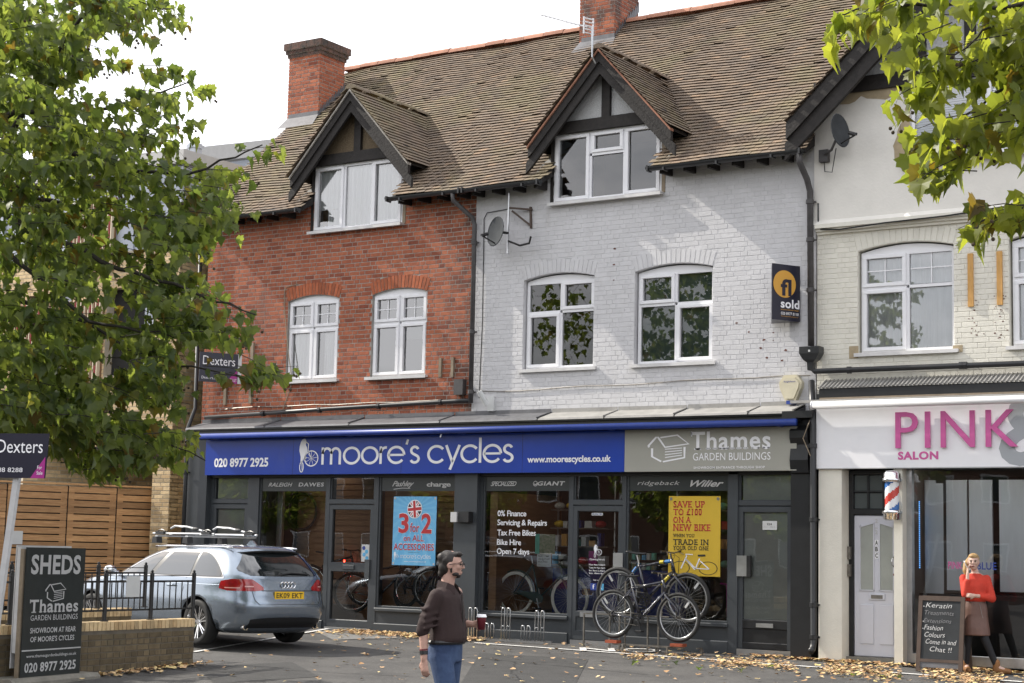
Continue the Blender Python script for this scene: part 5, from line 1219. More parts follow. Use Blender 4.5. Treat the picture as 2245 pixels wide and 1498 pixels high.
pr = [(.155, .09, 4.46), (.155, .09, 4.36), (.10, .075, 4.27), (.05, .05, 4.23), (.045, .045, 4.12)]
ps = [Vector((3.77+sx*a, -.14+sy*b, z)) for a, b, z in pr for sx, sy in ((-1, -1), (1, -1), (1, 1), (-1, 1))]
m.add(ps, [(4*i+j, 4*i+(j+1) % 4, 4*i+4+(j+1) % 4, 4*i+4+j)[::-1] for i in range(4) for j in range(4)]); m.build('hopper_head', 'pipe_black', hp); part('label_tag', 'paper', hp, (3.76, 3.79, -.235, -.231, 4.38, 4.41))
t5 = pipe('drainpipe', 'black pipe running level across the cream wall above the salon', 'pipe', [(3.77, -.14, 4.16), (3.82, -.14, 4.10), (5.4, -.12, 4.10), (10, -.12, 4.08)], .04, 'pipe_black')
for x in (4.35, 6.0, 6.05): q = MB(); q.lathe([(.04, -.035), (.052, -.03), (.052, .03), (.04, .035)], (x, -.125, 4.10), 'x', 12); q.build('collar', 'pipe_black', t5)
t6 = pipe('drainpipe', 'black drainpipe between the cycle shop and the salon, open at the foot', 'drainpipe', [(3.80, -.20, 3.95), (3.88, -.36, 3.6), (3.92, -.42, 3.3), (3.93, -.42, .22), (3.93, -.46, .13), (3.93, -.52, .10)], .047, 'pipe_black', [(3.92, -.42, 3.0), (3.925, -.42, 1.95), (3.93, -.42, .75), (3.93, -.42, .30)])
m = MB(); m.tube([(-7.9, -.02, 3.86)]+[(-7.5+i*.45, -.02, 3.885+.012*math.sin(i*2.1)) for i in range(12)]+[(-2.5, -.02, 3.96)], .007, 5); tag(m.build('cable', 'steel_dull'), 'thin cable running above the pipe on the red brick wall', 'cable')
m = MB(); m.tube([(-2.15, -.02, 4.02)]+[(-1.8+i*.42, -.02, 4.0-.012*math.sin(i*1.3)+i*.006) for i in range(13)]+[(3.7, -.02, 4.06)], .007, 5); tag(m.build('cable', 'steel_dull'), 'thin cable clipped below the windows of the white painted house', 'cable')
m = MB(); m.tube([(-2.17, -.02, 3.9), (-2.14, -.02, 5.2), (-2.16, -.02, 6.9), (-2.10, -.02, 7.0), (-1.6, -.02, 7.03)], .008, 5); tag(m.build('cable', 'pipe_black'), 'black cable climbing beside the drainpipe to the satellite dish', 'cable')
m = MB(); m.tube([(-6.42, -.02, 3.78), (-6.2, -.03, 4.3), (-6.33, -.03, 4.9), (-6.45, -.02, 5.6), (-6.47, -.02, 5.95), (-6.42, -.03, 6.03), (-6.15, -.03, 6.07)], .009, 5); tag(m.build('cable', 'timber_batten'), 'pale cable hanging left of the red house window', 'cable')
m = MB(); m.tube([(3.84, -.06, 6.6), (3.84, -.06, 6.3), (3.90, -.10, 6.20), (4.2, -.15, 6.16), (4.9, -.15, 6.20), (5.8, -.15, 6.22), (7, -.15, 6.30)], .012, 5); tag(m.build('cable', 'pipe_black'), 'black cable under the moulding on the cream wall', 'cable')
m = MB(); m.tube([(3.86, -.12, 3.66), (3.88, -.5, 3.3), (3.80, -.5, 3.1), (3.90, -.46, 2.85)], .008, 5); tag(m.build('cable', 'timber_batten'), 'loose pale cable looping beside the white sign board', 'cable')
def dish(loc, nrm, rr_, label, mt='dish_grey'):
    t = thing('satellite_dish', label, 'satellite dish', loc); n = Vector(nrm).normalized(); q = n.to_track_quat('Z', 'Y').to_matrix().to_4x4(); T = Matrix.Translation(loc) @ q
    m = MB(); prof = [(rr_*k/6, .16*rr_*(k/6)**2) for k in range(7)]; m.lathe(prof, (0, 0, 0), 'z', 24); m.lathe([(r_, h-.008) for r_, h in prof], (0, 0, 0), 'z', 24); m.lathe([(rr_, .16*rr_+.004), (rr_+.012, .16*rr_), (rr_, .16*rr_-.012)], (0, 0, 0), 'z', 24)
    for i, p in enumerate(m.v): m.v[i] = T @ Vector((p.x*1.0, p.y*1.12, p.z))
    m.build('reflector', mt, t, smooth=True)
    dn = Vector((0, 0, -1)); a = T @ Vector((0, 0, -.03)); foot = Vector(loc)+dn*rr_*.95; lnb = Vector(loc)+n*rr_*1.35+dn*rr_*.65
    m = MB(); m.tube([a, foot+n*.02, lnb], .013, 6); m.build('feed_arm', 'black_plastic', t); m = MB(); m.tube([lnb-n*.02+UZ*.02, lnb-n*.10+UZ*.06], .03, 10); m.tube([lnb, lnb+UZ*.03], .035, 8); m.build('receiver', 'black_plastic', t)
    return t
q1 = dish((-1.62, -.42, 6.57), (-.35, -.93, .12), .215, 'grey satellite dish on a pole on the white painted wall')
m = MB(); m.tube([(-1.55, -.20, 6.24), (-1.55, -.20, 7.28)], .018, 8); m.build('pole', 'aluminium', q1); m = MB(); m.tube([(-1.55, -.2, 6.58), (-1.62, -.38, 6.57)], .022, 8); m.tube([(-1.55, -.2, 6.45), (-1.3, -.22, 6.35), (-1.08, -.28, 6.36), (-1.03, -.32, 6.46)], .018, 6); m.build('arm', 'black_plastic', q1)
m = MB(); m.bar((-1.55, -.2, 7.0), (-1.2, -.02, 6.97), .03, .03); m.bar((-1.5, -.18, 6.95), (-1.22, -.02, 6.70), .03, .03); m.bar((-1.24, -.02, 7.02), (-1.22, -.02, 6.66), .04, .03); m.build('wall_bracket', 'frame_brown', q1)
q2 = dish((4.30, -.40, 7.56), (.97, -.22, .12), .215, 'grey satellite dish on the cream rendered wall')
m = MB(); m.tube([(4.28, -.38, 7.5), (4.15, -.3, 7.32), (3.9, -.06, 7.30)], .02, 8); m.box(3.88, 4.02, -.14, -.05, 7.2, 7.38); m.build('wall_bracket', 'pipe_grey', q2)
m = MB(); m.tube([(3.95, -.1, 7.22), (3.97, -.12, 7.05), (4.1, -.16, 7.02), (4.15, -.2, 7.2), (4.2, -.25, 7.35)], .008, 5); m.build('lead_wire', 'black_plastic', q2)
an = thing('tv_aerial', 'rooftop television aerial mast on the white house gable', 'aerial', (.12, -.4, 9.3)); m = MB()
am = onY(1305, 60, -.4); m.tube([(.17, -.38, 9.15), (.13, -.42, 9.25), (.12, -.42, am.z)], .016, 6); m.build('mast', 'aluminium', an)
tip = onY(1187, 33, -.4); m = MB(); p0 = Vector((.12, -.42, am.z-.02)); m.tube([p0, tip], .009, 6); m.build('boom', 'aluminium', an)
for i in range(11): q = tip+(p0-tip)*(i/12); m = MB(); s = Vector((.35, .9, .15)).normalized()*.13; m.tube([q-s, q+s], .004, 4); m.build('element', 'aluminium', an)
m = MB(); rc = p0+(tip-p0)*.12
for k in range(-2, 3): m.bar(rc+Vector((.02, -.10, k*.06+.0)), rc+Vector((.06, .12, k*.06+.02)), .03, .015)
m.bar(rc+Vector((.02, -.1, -.14)), rc+Vector((.02, -.1, .14)), .03, .015); m.bar(rc+Vector((.06, .12, -.12)), rc+Vector((.06, .12, .16)), .03, .015); m.build('reflector_grid', 'bike_white', an)
ab = thing('alarm_box', 'cream hexagonal alarm box on the white painted wall', 'alarm box', (3.42, -.06, 3.68)); hx = [(-.10, .21), (.10, .21), (.18, .10), (.17, .02), (.08, -.18), (-.08, -.18), (-.17, .02), (-.18, .10)]
m = MB(); m.prism([(3.42+a, 3.86+b) for a, b in hx], -.10, -.005); m.prism([(3.42+a*.8, 3.86+b*.8) for a, b in hx], -.125, -.10); m.build('casing', 'alarm_cream', ab); text('Knighthood', (3.33, -.128, 3.95), .18, .03, 'blue_print', ab); part('strobe', 'fb_blue', ab, (3.36, 3.48, -.11, -.02, 3.64, 3.69))
fb = thing('security_light', 'white tubular floodlight on the white painted wall', 'light', (-1.98, -.1, 3.8)); m = MB(); m.tube([(-2.02, -.24, 3.99), (-1.93, -.14, 3.78)], .045, 10); m.build('lamp_tube', 'paper', fb); part('back_plate', 'paper', fb, (-1.98, -1.86, -.05, -.005, 3.68, 3.92))
jb = part('equipment_box', 'pipe_grey', None, (-2.62, -2.44, -.12, -.01, 3.96, 4.22)); tag(jb, 'grey equipment box low on the red brick wall beside the drainpipe', 'box')
lb = thing('wall_light', 'black box light on the grey shop pillar', 'light', (-2.1, -.35, 1.85)); part('housing', 'black_plastic', lb, (-2.26, -2.06, -.40, -.27, 1.86, 2.03)); part('lens', 'letter_grey', lb, (-2.40, -2.28, -.42, -.27, 1.86, 2.02)); 
for x, z0_, z1_ in ((-2.99, 4.28, 4.60), (-2.74, 4.27, 4.60)): m = MB(); m.box(x, x+.05, -.05, -.006, z0_, z1_); tag(m.build('timber_batten', 'timber_batten'), f'{"left" if x < -2.9 else "right"} of the two short weathered battens beside the red house window', 'batten', 'short battens on the red wall')
# estate agent boards
def board(name, label, P, mats_, pieces, th=.03):
    """P: lower-left, lower-right, height; pieces drawn later"""
    a, b, h = Vector(P[0]), Vector(P[1]), P[2]; ux = (b-a).normalized(); nn = ux.cross(UZ); t = thing(name, label, 'sign board', (a+b)/2)
    m = MB(); m.add([a, b, b+UZ*h, a+UZ*h, a-nn*th, b-nn*th, b-nn*th+UZ*h, a-nn*th+UZ*h], [(0, 1, 2, 3), (5, 4, 7, 6), (1, 5, 6, 2), (4, 0, 3, 7), (3, 2, 6, 7), (4, 5, 1, 0)]); m.build('panel', mats_, t)
    return t, a, ux, nn, (b-a).length
t, a, ux, nn, wd = board('estate_agent_board', 'dark blue sold board with an orange disc on the white painted wall', (onY(1694, 700, -.5), onY(1754, 707, -.05), 0), 'navy', None)
for o in list(t.children): bpy.data.objects.remove(o)
A0 = onY(1692, 700, -.5); H_ = (onY(1692, 577, -.5)-A0).z; B0 = onY(1754, 706, -.05); B0.z = A0.z; C0 = Vector((A0.x-.22, -.05, A0.z))
m = MB(); m.add([A0, B0, B0+UZ*H_, A0+UZ*H_, C0, C0+UZ*H_], [(0, 1, 2, 3), (4, 0, 3, 5), (1, 0, 4)]); m.build('panel', 'navy', t)
ux = (B0-A0).normalized(); nn = ux.cross(UZ); wd = (B0-A0).length
m = MB(); cc = A0+ux*wd*.44+UZ*H_*.65+nn*.006; K = 28
m.add([cc+ux*wd*.40*math.cos(k*6.2832/K)+UZ*H_*.245*math.sin(k*6.2832/K) for k in range(K)], [tuple(range(K))]); m.build('disc', 'amber', t)
o = A0+nn*.010
text('fl', o+ux*wd*.30+UZ*H_*.44, wd*.38, H_*.30, 'navy', t, bold=.05, ux=ux); text('sold', o+ux*wd*.30+UZ*H_*.22, wd*.66, H_*.16, 'letter_white', t, bold=.05, ux=ux)
text('featherstone leigh', o+ux*wd*.30+UZ*H_*.175, wd*.64, H_*.03, 'amber', t, ux=ux, bold=0); text('020 8977 8118', o+ux*wd*.31+UZ*H_*.10, wd*.62, H_*.05, 'letter_white', t, ux=ux, bold=.01); text('www.featherstoneleigh.co.uk', o+ux*wd*.31+UZ*H_*.06, wd*.62, H_*.025, 'amber', t, ux=ux, bold=0)
A0 = onY(436, 836, -.75); B0 = onY(520, 846, -.10); H_ = (onY(436, 771, -.75)-A0).z; B0.z = A0.z
t = thing('estate_agent_board', 'dark To Let board fixed on timber battens on the red brick wall', 'sign board', A0); ux = (B0-A0).normalized(); nn = ux.cross(UZ); wd = (B0-A0).length
m = MB(); m.add([A0, B0, B0+UZ*H_, A0+UZ*H_]+[p-nn*.02 for p in (A0, B0, B0+UZ*H_, A0+UZ*H_)], [(0, 1, 2, 3), (5, 4, 7, 6), (1, 5, 6, 2), (4, 0, 3, 7), (3, 2, 6, 7), (4, 5, 1, 0)]); m.build('panel', 'navy', t)
m = MB(); m.add([B0, B0+Vector((-.02, -.0, 0)), B0+Vector((-.02, 0, H_)), B0+UZ*H_, B0+Vector((.05, .04, 0)), B0+Vector((.05, .04, H_))], [(0, 4, 5, 3)]); m.build('edge_post', 'pole_white', t)
o = A0+nn*.006; text('Dexters', o+ux*wd*.08+UZ*H_*.58, wd*.84, H_*.30, 'letter_white', t, bold=.0, ux=ux); text('Dexters.co.uk', o+ux*wd*.06+UZ*H_*.10, wd*.52, H_*.09, 'letter_white', t, bold=0, ux=ux)
m = MB(); m.add([o+ux*wd*.66, o+ux*wd*.985, o+ux*wd*.985+UZ*H_*.45], [(0, 1, 2)]); m.build('corner_flash', 'magenta', t); text('TO LET', o+ux*wd*.80+UZ*H_*.06+nn*.003, wd*.17, H_*.10, 'letter_white', t, bold=0, ux=ux)
for px, y0p, y1p in ((493, 742, 888), (549, 752, 885)):
    p = onY(px, y1p, -.03); q = onY(px, y0p, -.03); m = MB(); m.box(p.x-.03, p.x+.03, -.05, -.006, p.z, q.z); tag(m.build('timber_batten', 'timber_batten'), f'{"left" if px < 500 else "right"} of the two long weathered battens near the left corner of the red wall', 'batten', 'long battens on the red wall')
# ================================================================== timber fence (slats are parts)
fe = thing('timber_fence', 'cedar slatted fence panels in front of the yellow brick building', 'fence', (-11, -1.2, 0))
P0 = dep(-60, 1049, 31.0); P1 = dep(359, 1068, 33.0); fd = Vector((P1.x-P0.x, P1.y-P0.y, 0)); fl = fd.length; fd.normalize(); fn = fd.cross(UZ); ft = P1.z
def FP(s, z, o=0): return Vector((P1.x, P1.y, 0))-fd*s+UZ*z+fn*o
bays = [0, .93, 1.87, 3.0, 4.1, fl+.4]
m = MB(); m.bar(FP(0, ft-.02, .01), FP(fl+.4, ft-.02, .01), .10, .03); m.build('capping', 'cedar', fe)
for bi, (a, b) in enumerate(zip(bays, bays[1:])):
    n = 17; gp = .128
    for i in range(n):
        z1 = ft-.06-i*gp; m = MB(); o = .02+(R()-.5)*.004
        m.bar(FP(a+.012, z1-.055, o), FP(b-.012, z1-.055, o), .018, .106, up=(0, 0, 1)); m.build('slat', 'cedar', fe)
        m = MB()
        for e in (a+.07, b-.07): m.bar(FP(e-.055, z1-.119, o-.006), FP(e+.055, z1-.119, o-.006), .012, .022)
        m.build('spacer', 'cedar', fe)
    m = MB(); m.bar(FP(b, 0, -.03), FP(b, ft-.05, -.03), .06, .04, up=fd); m.build('post', 'timber_black', fe)
m = MB(); m.bar(FP(-.02, 0, 0), FP(-.02, ft-.04, 0), .05, .06, up=fd); m.build('post', 'timber_black', fe)
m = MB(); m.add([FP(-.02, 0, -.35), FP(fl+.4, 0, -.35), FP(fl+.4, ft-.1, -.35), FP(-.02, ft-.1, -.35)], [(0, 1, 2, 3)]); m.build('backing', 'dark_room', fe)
m = MB(); c = dep(108, 1180, 29.8); m.add([c+fd*a+UZ*b+fn*.0 for a, b in ((-.13, -.12), (.13, -.12), (.13, .12), (-.13, .12))], [(0, 1, 2, 3)]); o = FP(0, 0, .05)
c = FP((Vector((P1.x, P1.y, 0))-Vector((c.x, c.y, 0))).dot(fd), c.z, .045); m = MB(); m.bar(c-fd*.13, c+fd*.13, .01, .24); tag(m.build('notice', 'paper'), 'white notice fixed on the cedar fence above the sheds sign', 'notice')
# ================================================================== low brick wall with railings
A = dep(424, 1447, 22.6); B = dep(150, 1475, 20.5); d = Vector((B.x-A.x, B.y-A.y, 0)).normalized(); L_ = 6.6; wt = .45
wn = d.cross(UZ); 
if wn.dot(CAMP-A) < 0: wn = -wn
lw = thing('brick_wall', 'low buff brick wall carrying black railings beside the parked car', 'wall', (A.x, A.y, -.1))
ztop = dep(424, 1357, 22.6).z
def LP(s, z, o=0): return Vector((A.x, A.y, 0))+d*s+UZ*z+wn*o
def wallseg(o, s0, s1, zt, name, near=200):
    m = MB(); m.bar(LP(s0, (zt-.5)/2-.0, o-.11), LP(s1, (zt-.5)/2, o-.11), .20, zt+.5-.10); w_ = m.build(name, 'mortar_dark', lw)
    ang = math.atan2(d.y, d.x)
    fwd = ang if Matrix.Rotation(ang, 3, 'Z') @ Vector((0, -1, 0)) @ wn > 0 else ang+math.pi
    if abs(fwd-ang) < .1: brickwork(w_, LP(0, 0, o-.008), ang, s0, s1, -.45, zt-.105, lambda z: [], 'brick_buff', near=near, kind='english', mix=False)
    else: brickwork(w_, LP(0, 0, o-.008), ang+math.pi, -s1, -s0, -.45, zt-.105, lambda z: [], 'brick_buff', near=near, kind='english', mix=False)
    bk = MB(); me = None; n = int((s1-s0)/.076)
    for i in range(n):
        s = s0+.038+i*.076; c = LP(s, zt-.05, o-.11)
        if me is None:
            q = MB(); M = Matrix.Rotation(ang, 4, 'Z'); q.box(-.0325, .0325, -.112, .112, -.053, .05, M=M); me = q.mesh('coping_brick', 'brick_yellow')
        inst('coping_brick', me, w_, c+UZ*(R()-.5)*.004)
    return w_
wallseg(0, 0, L_, ztop, 'wall'); wallseg(-1.05, 0, L_, ztop+.10, 'rear_wall', near=90)
def railing(o, s_list, zb, zt, label, group=None):
    r_ = thing('railing', label, 'railing', LP(0, zb, o)); s0, s1 = s_list[0], s_list[-1]
    for z, h in ((zt-.02, .008), (zt-.09, .025), (zb+.13, .022)): m = MB(); m.bar(LP(s0, z, o), LP(s1, z, o), .012 if h > .01 else .04, h if h > .01 else .01); m.build('rail', 'pipe_black', r_)
    for s in s_list:
        m = MB(); c = LP(s, 0, o); m.tube([c+UZ*zb, c+UZ*(zt+.015)], .028, 10); m.lathe([(.001, zt+.055), (.014, zt+.05), (.02, zt+.035), (.014, zt+.02), (.026, zt+.012)], c, 'z', 10); m.lathe([(.001, zb+.016), (.05, zb+.014), (.05, zb)], c, 'z', 12); m.build('post', 'pipe_black', r_)
    for a, b in zip(s_list, s_list[1:]):
        n = max(2, round((b-a)/.115))
        for i in range(1, n): m = MB(); c = LP(a+(b-a)*i/n, 0, o); m.tube([c+UZ*(zb+.12), c+UZ*(zt-.09)], .0085, 6); m.build('baluster', 'pipe_black', r_)
def sof(px, o):  # distance along the wall line for a pixel column
    best = min(((abs(((lambda q: 1122.5+3806.62*(q-CAMP).dot(cR)/(q-CAMP).dot(cf))(LP(s/50, ztop, o)))-px), s/50) for s in range(-100, 420)))
    return best[1]
zr_ = dep(424, 1260, 22.5).z
railing(-.11, [sof(p, -.11) for p in (421, 329, 228, 110, 20, -60)], ztop, zr_, 'black metal railing on the near low wall beside the car')
railing(-1.16, [sof(p, -1.16) for p in (315, 211, 110, 20, -60)], ztop+.10, zr_+.08, 'black metal railing behind the sheds sign, further from the road')
c = LP(sof(285, -.11), 0, -.08); zc = dep(285, 1287, 21.5).z; m = MB(); m.bar(c-d*.13+UZ*zc, c+d*.13+UZ*zc, .006, .26); tag(m.build('notice', 'paper'), 'white paper notice tied to the railing in front of the car', 'notice')
# ================================================================== sheds sign
SA, SB = dep(43.5, 1487, 19.4), dep(175, 1461, 20.4); SH = (dep(54, 1200, 19.4)-SA).z
sh = thing('advertising_board', 'tall charcoal board advertising sheds on timber posts', 'sign board', (SA.x, SA.y, SA.z-.05)); ux = (SB-SA); ux.z = 0; wd = ux.length; ux.normalize(); nn = ux.cross(UZ)
o = Vector(SA)
m = MB(); m.add([o, o+ux*wd, o+ux*wd+UZ*SH, o+UZ*SH]+[q-nn*.012 for q in (o, o+ux*wd, o+ux*wd+UZ*SH, o+UZ*SH)], [(0, 1, 2, 3), (5, 4, 7, 6), (1, 5, 6, 2), (4, 0, 3, 7), (3, 2, 6, 7)]); m.build('panel', 'sign_charcoal', sh)
m = MB(); p = o-nn*.045; m.bar(p-UZ*.25, p+UZ*(SH-.02), .045, .045, up=ux); m.build('post', 'timber_batten', sh); m = MB(); p = o-nn*.30-ux*.10; m.bar(p-UZ*.25, p+UZ*.28, .06, .045, up=ux); m.build('post', 'timber_batten', sh)
m = MB(); p = o-nn*.09; m.bar(p+UZ*.27, p+UZ*(SH+.0), .03, .06, up=nn); m.build('edge_trim', 'pole_white', sh)
m = MB(); q0 = o-nn*.14; m.add([q0+UZ*.1, q0+ux*wd*.92+UZ*.1, q0+ux*wd*.92+UZ*(SH+.02), q0+UZ*(SH+.02)]+[q-nn*.012 for q in (q0+UZ*.1, q0+ux*wd*.92+UZ*.1, q0+ux*wd*.92+UZ*(SH+.02), q0+UZ*(SH+.02))], [(0, 1, 2, 3), (5, 4, 7, 6), (1, 5, 6, 2), (4, 0, 3, 7), (3, 2, 6, 7)]); m.build('rear_panel', 'pole_white', sh)
o = o+nn*.004
text('SHEDS', o+ux*wd*.08+UZ*SH*.79, wd*.84, SH*.155, 'letter_grey', sh, bold=.055, ux=ux); shedlogo(o+ux*wd*.33+UZ*SH*.575, ux, wd*.36, SH*.15, sh, 'letter_grey')
thames(o+ux*wd*.09+UZ*SH*.492, ux, wd*.82, sh, 'letter_grey', H=SH*.105)
for s, z, x, w2, h2, b in (('SHOWROOM AT REAR', .335, .12, .77, .042, .03), ("OF MOORE'S CYCLES", .268, .13, .74, .042, .03), ('www.thamesgardenbuildings.co.uk', .142, .08, .84, .030, .02), ('020 8977 2925', .035, .06, .86, .075, .045)): text(s, o+ux*wd*x+UZ*SH*z, wd*w2, SH*h2, 'letter_grey', sh, bold=b, ux=ux, split=' ' in s)
m = MB(); m.bar(o+UZ*SH*.205+nn*.001, o+ux*wd*.99+UZ*SH*.205+nn*.001, .003, .014); m.build('rule', 'letter_grey', sh)
m = MB(); c0 = SA+ux*wd*.5-nn*.15; c0.z = gz(c0.x, c0.y); rbox(m, -.85, .75, -.3, .3, -.1, .085, .04, M=Matrix.Translation(c0) @ Matrix.Rotation(math.atan2(ux.y, ux.x), 4, 'Z')); m.build('concrete_foot', 'concrete', sh)
# for sale board on a leaning post
Pl, Pr = dep(-75, 1044, 16.2), dep(98, 1049, 16.0)
t = thing('estate_agent_board', 'dark For Sale board with magenta corner on a leaning white post', 'sign board', dep(-20, 1500, 16.3)); H_ = (dep(98, 950, 16.0)-Pr).z; ux = (Pr-Pl); ux.z = 0; wd = ux.length; ux.normalize(); nn = ux.cross(UZ); o = Vector((Pl.x, Pl.y, Pr.z))
tl_ = Vector((0, 0, 1)); 
m = MB(); sk = ux*.02; m.add([o, o+ux*wd, o+ux*wd+UZ*H_+sk, o+UZ*H_+sk]+[q-nn*.012 for q in (o, o+ux*wd, o+ux*wd+UZ*H_+sk, o+UZ*H_+sk)], [(0, 1, 2, 3), (5, 4, 7, 6), (1, 5, 6, 2), (4, 0, 3, 7), (3, 2, 6, 7), (4, 5, 1, 0)]); m.build('panel', 'navy', t)
o2 = o+nn*.006; text('Dexters', o2+ux*wd*.38+UZ*H_*.56, wd*.58, H_*.30, 'letter_white', t, bold=0, ux=ux); text('020 8288 8288', o2+ux*wd*.14+UZ*H_*.13, wd*.58, H_*.10, 'letter_white', t, bold=0, ux=ux, split=True)
m = MB(); m.add([o2+ux*wd*.82, o2+ux*wd*.998, o2+ux*wd*.998+UZ*H_*.48], [(0, 1, 2)]); m.build('corner_flash', 'magenta', t); text('For', o2+ux*wd*.905+UZ*H_*.20+nn*.003, wd*.06, H_*.08, 'letter_white', t, bold=0, ux=ux); text('Sale', o2+ux*wd*.90+UZ*H_*.08+nn*.003, wd*.075, H_*.08, 'letter_white', t, bold=0, ux=ux)
pt = dep(35, 1042, 16.1)-nn*.03; pb_ = dep(-28, 1480, 16.3); m = MB(); m.bar(pb_-UZ*.2, pt+(pt-pb_).normalized()*.0, .055, .055, up=ux); m.build('post', 'pole_white', t)
# ================================================================== parked car
def make_car(loc, head):
    t = thing('parked_car', 'silver blue estate car with roof bars parked beside the railings', 'car', (0, 0, 0)); ORG[t.name] = Vector((0, 0, 0))
    # z : rear x, front x, half width, exponent
    T = [(.19, -2.10, 2.05, .74, 4.5), (.24, -2.20, 2.20, .83, 5), (.34, -2.30, 2.32, .885, 5.2), (.46, -2.345, 2.36, .905, 5.2), (.58, -2.36, 2.36, .913, 5.2), (.66, -2.345, 2.33, .913, 5.2), (.72, -2.32, 2.28, .908, 5.2), (.80, -2.30, 2.18, .900, 5.2), (.88, -2.275, 1.95, .890, 5.4), (.94, -2.25, 1.45, .872, 5.8), (.97, -2.235, 1.12, .858, 6),
         (1.02, -2.20, .98, .835, 6), (1.08, -2.15, .84, .808, 6), (1.16, -2.07, .66, .770, 6), (1.24, -1.98, .47, .728, 6), (1.31, -1.90, .28, .685, 5.5), (1.355, -1.84, .12, .648, 5), (1.39, -1.78, -.05, .60, 4.5), (1.415, -1.66, -.20, .53, 4), (1.432, -1.45, -.40, .42, 3.5), (1.442, -1.15, -.65, .25, 3)]
    def lerp(z):
        z = max(T[0][0], min(T[-1][0], z))
        for a, b in zip(T, T[1:]):
            if z <= b[0]:
                k = (z-a[0])/(b[0]-a[0]); return [a[i]+(b[i]-a[i])*k for i in range(1, 5)]
        return list(T[-1][1:])
    def by(x, z):
        r, f_, w_, n = lerp(z); c = (r+f_)/2; a = (f_-r)/2; u = min(.9999, abs(x-c)/a); return w_*(1-u**n)**(1/n)
    def bx(y, z):
        r, f_, w_, n = lerp(z); c = (r+f_)/2; a = (f_-r)/2; u = min(.9999, abs(y)/w_); return c-a*(1-u**n)**(1/n)
    # refine z by smooth interpolation
    zs = []
    for a, b in zip(T, T[1:]):
        k = max(1, int((b[0]-a[0])/.03))
        zs += [a[0]+(b[0]-a[0])*i/k for i in range(k)]
    zs.append(T[-1][0]); m = MB(); NN = 120
    def outline(z):
        r, f_, w_, n = lerp(z); c = (r+f_)/2; a = (f_-r)/2; ps = []
        for i in range(NN):
            th = 2*math.pi*(i+.5)/NN; k = (abs(math.cos(th))**n+abs(math.sin(th))**n)**(-1/n); ps.append((c+a*k*math.cos(th), w_*k*math.sin(th)))
        return ps
    for z in zs: m.v += [Vector((x, y, z)) for x, y in outline(z)]
    for i in range(len(zs)-1):
        for j in range(NN): m.f.append((i*NN+j, i*NN+(j+1) % NN, (i+1)*NN+(j+1) % NN, (i+1)*NN+j)); m.m.append(0)
    m.f.append(tuple(range(NN))[::-1]); m.m.append(1); k = (len(zs)-1)*NN; m.f.append(tuple(k+j for j in range(NN))); m.m.append(0)
    body = m.build('body', ['car_paint', 'black_plastic'], t, smooth=True)
    AX = (-1.33, 1.48); WR_ = .325
    for ax in AX:
        for s in (-1, 1):
            q = MB(); q.lathe([(0, 0), (WR_+.045, 0), (WR_+.045, .35), (0, .35)], (ax, s*.62 if s > 0 else -.97, .325), 'y', 40); co = q.build('cut', ['car_paint', 'black_plastic'], t)
            co.data.polygons.foreach_set('material_index', [1]*len(co.data.polygons))
            bm = bmesh.new(); bm.from_mesh(co.data); bmesh.ops.remove_doubles(bm, verts=bm.verts, dist=1e-5); bmesh.ops.recalc_face_normals(bm, faces=bm.faces); bm.to_mesh(co.data); bm.free()
            md = body.modifiers.new('b', 'BOOLEAN'); md.operation = 'DIFFERENCE'; md.solver = 'EXACT'; md.object = co; md.material_mode = 'TRANSFER' if hasattr(md, 'material_mode') else None
            dg = bpy.context.evaluated_depsgraph_get(); me = bpy.data.meshes.new_from_object(body.evaluated_get(dg)); body.modifiers.clear(); body.data = me; bpy.data.objects.remove(co)
    # patches that follow the body
    def side_patch(name, mt, par, xs, lo, hi, off=.004, sides=(1, -1), nz_=6, sm=True, label=None):
        r = []
        for s in sides:
            q = MB(); K = nz_
            for x in xs:
                for k in range(K+1): z = lo(x)+(hi(x)-lo(x))*k/K; q.v.append(Vector((x, s*(by(x, z)+off), z)))
            for i in range(len(xs)-1):
                for k in range(K): a = i*(K+1)+k; f_ = (a, a+K+1, a+K+2, a+1); q.f.append(f_ if s < 0 else f_[::-1]); q.m.append(0)
            r.append(q.build(name, mt, par, smooth=sm, label=label))
        return r
    def rear_patch(name, mt, par, ys_, lo, hi, off=.004, nz_=6):
        q = MB(); K = nz_
        for y in ys_:
            for k in range(K+1): z = lo(y)+(hi(y)-lo(y))*k/K; q.v.append(Vector((bx(y, z)-off, y, z)))
        for i in range(len(ys_)-1):
            for k in range(K): a = i*(K+1)+k; q.f.append((a, a+1, a+K+2, a+K+1)); q.m.append(0)
        return q.build(name, mt, par, smooth=True)
    lin = lambda a, b, n=12: [a+(b-a)*i/n for i in range(n+1)]
    top = lambda x: 1.335 if x < -.25 else max(.985, 1.335-(x+.25)**1.35*.36)
    def rq(x):  # rear quarter glass upper edge
        e = (-1.20-x)/.62
        return 1.335 if x > -1.2 else max(.985, 1.335-.32*e**1.9)
    side_patch('window_trim', 'chrome', t, lin(-1.87, .98, 50), lambda x: .958, lambda x: max(.97, min(top(x), rq(x))+.018 if x > -1.85 else .97), off=.0035)
    side_patch('window_trim', 'black_plastic', t, lin(-1.84, .93, 50), lambda x: .972, lambda x: max(.975, min(top(x), rq(x))), off=.006)
    side_patch('side_window', 'car_glass', t, lin(-1.80, -1.14, 14), lambda x: .985, lambda x: max(.99, rq(x)-.012), off=.009, label='rear quarter window')
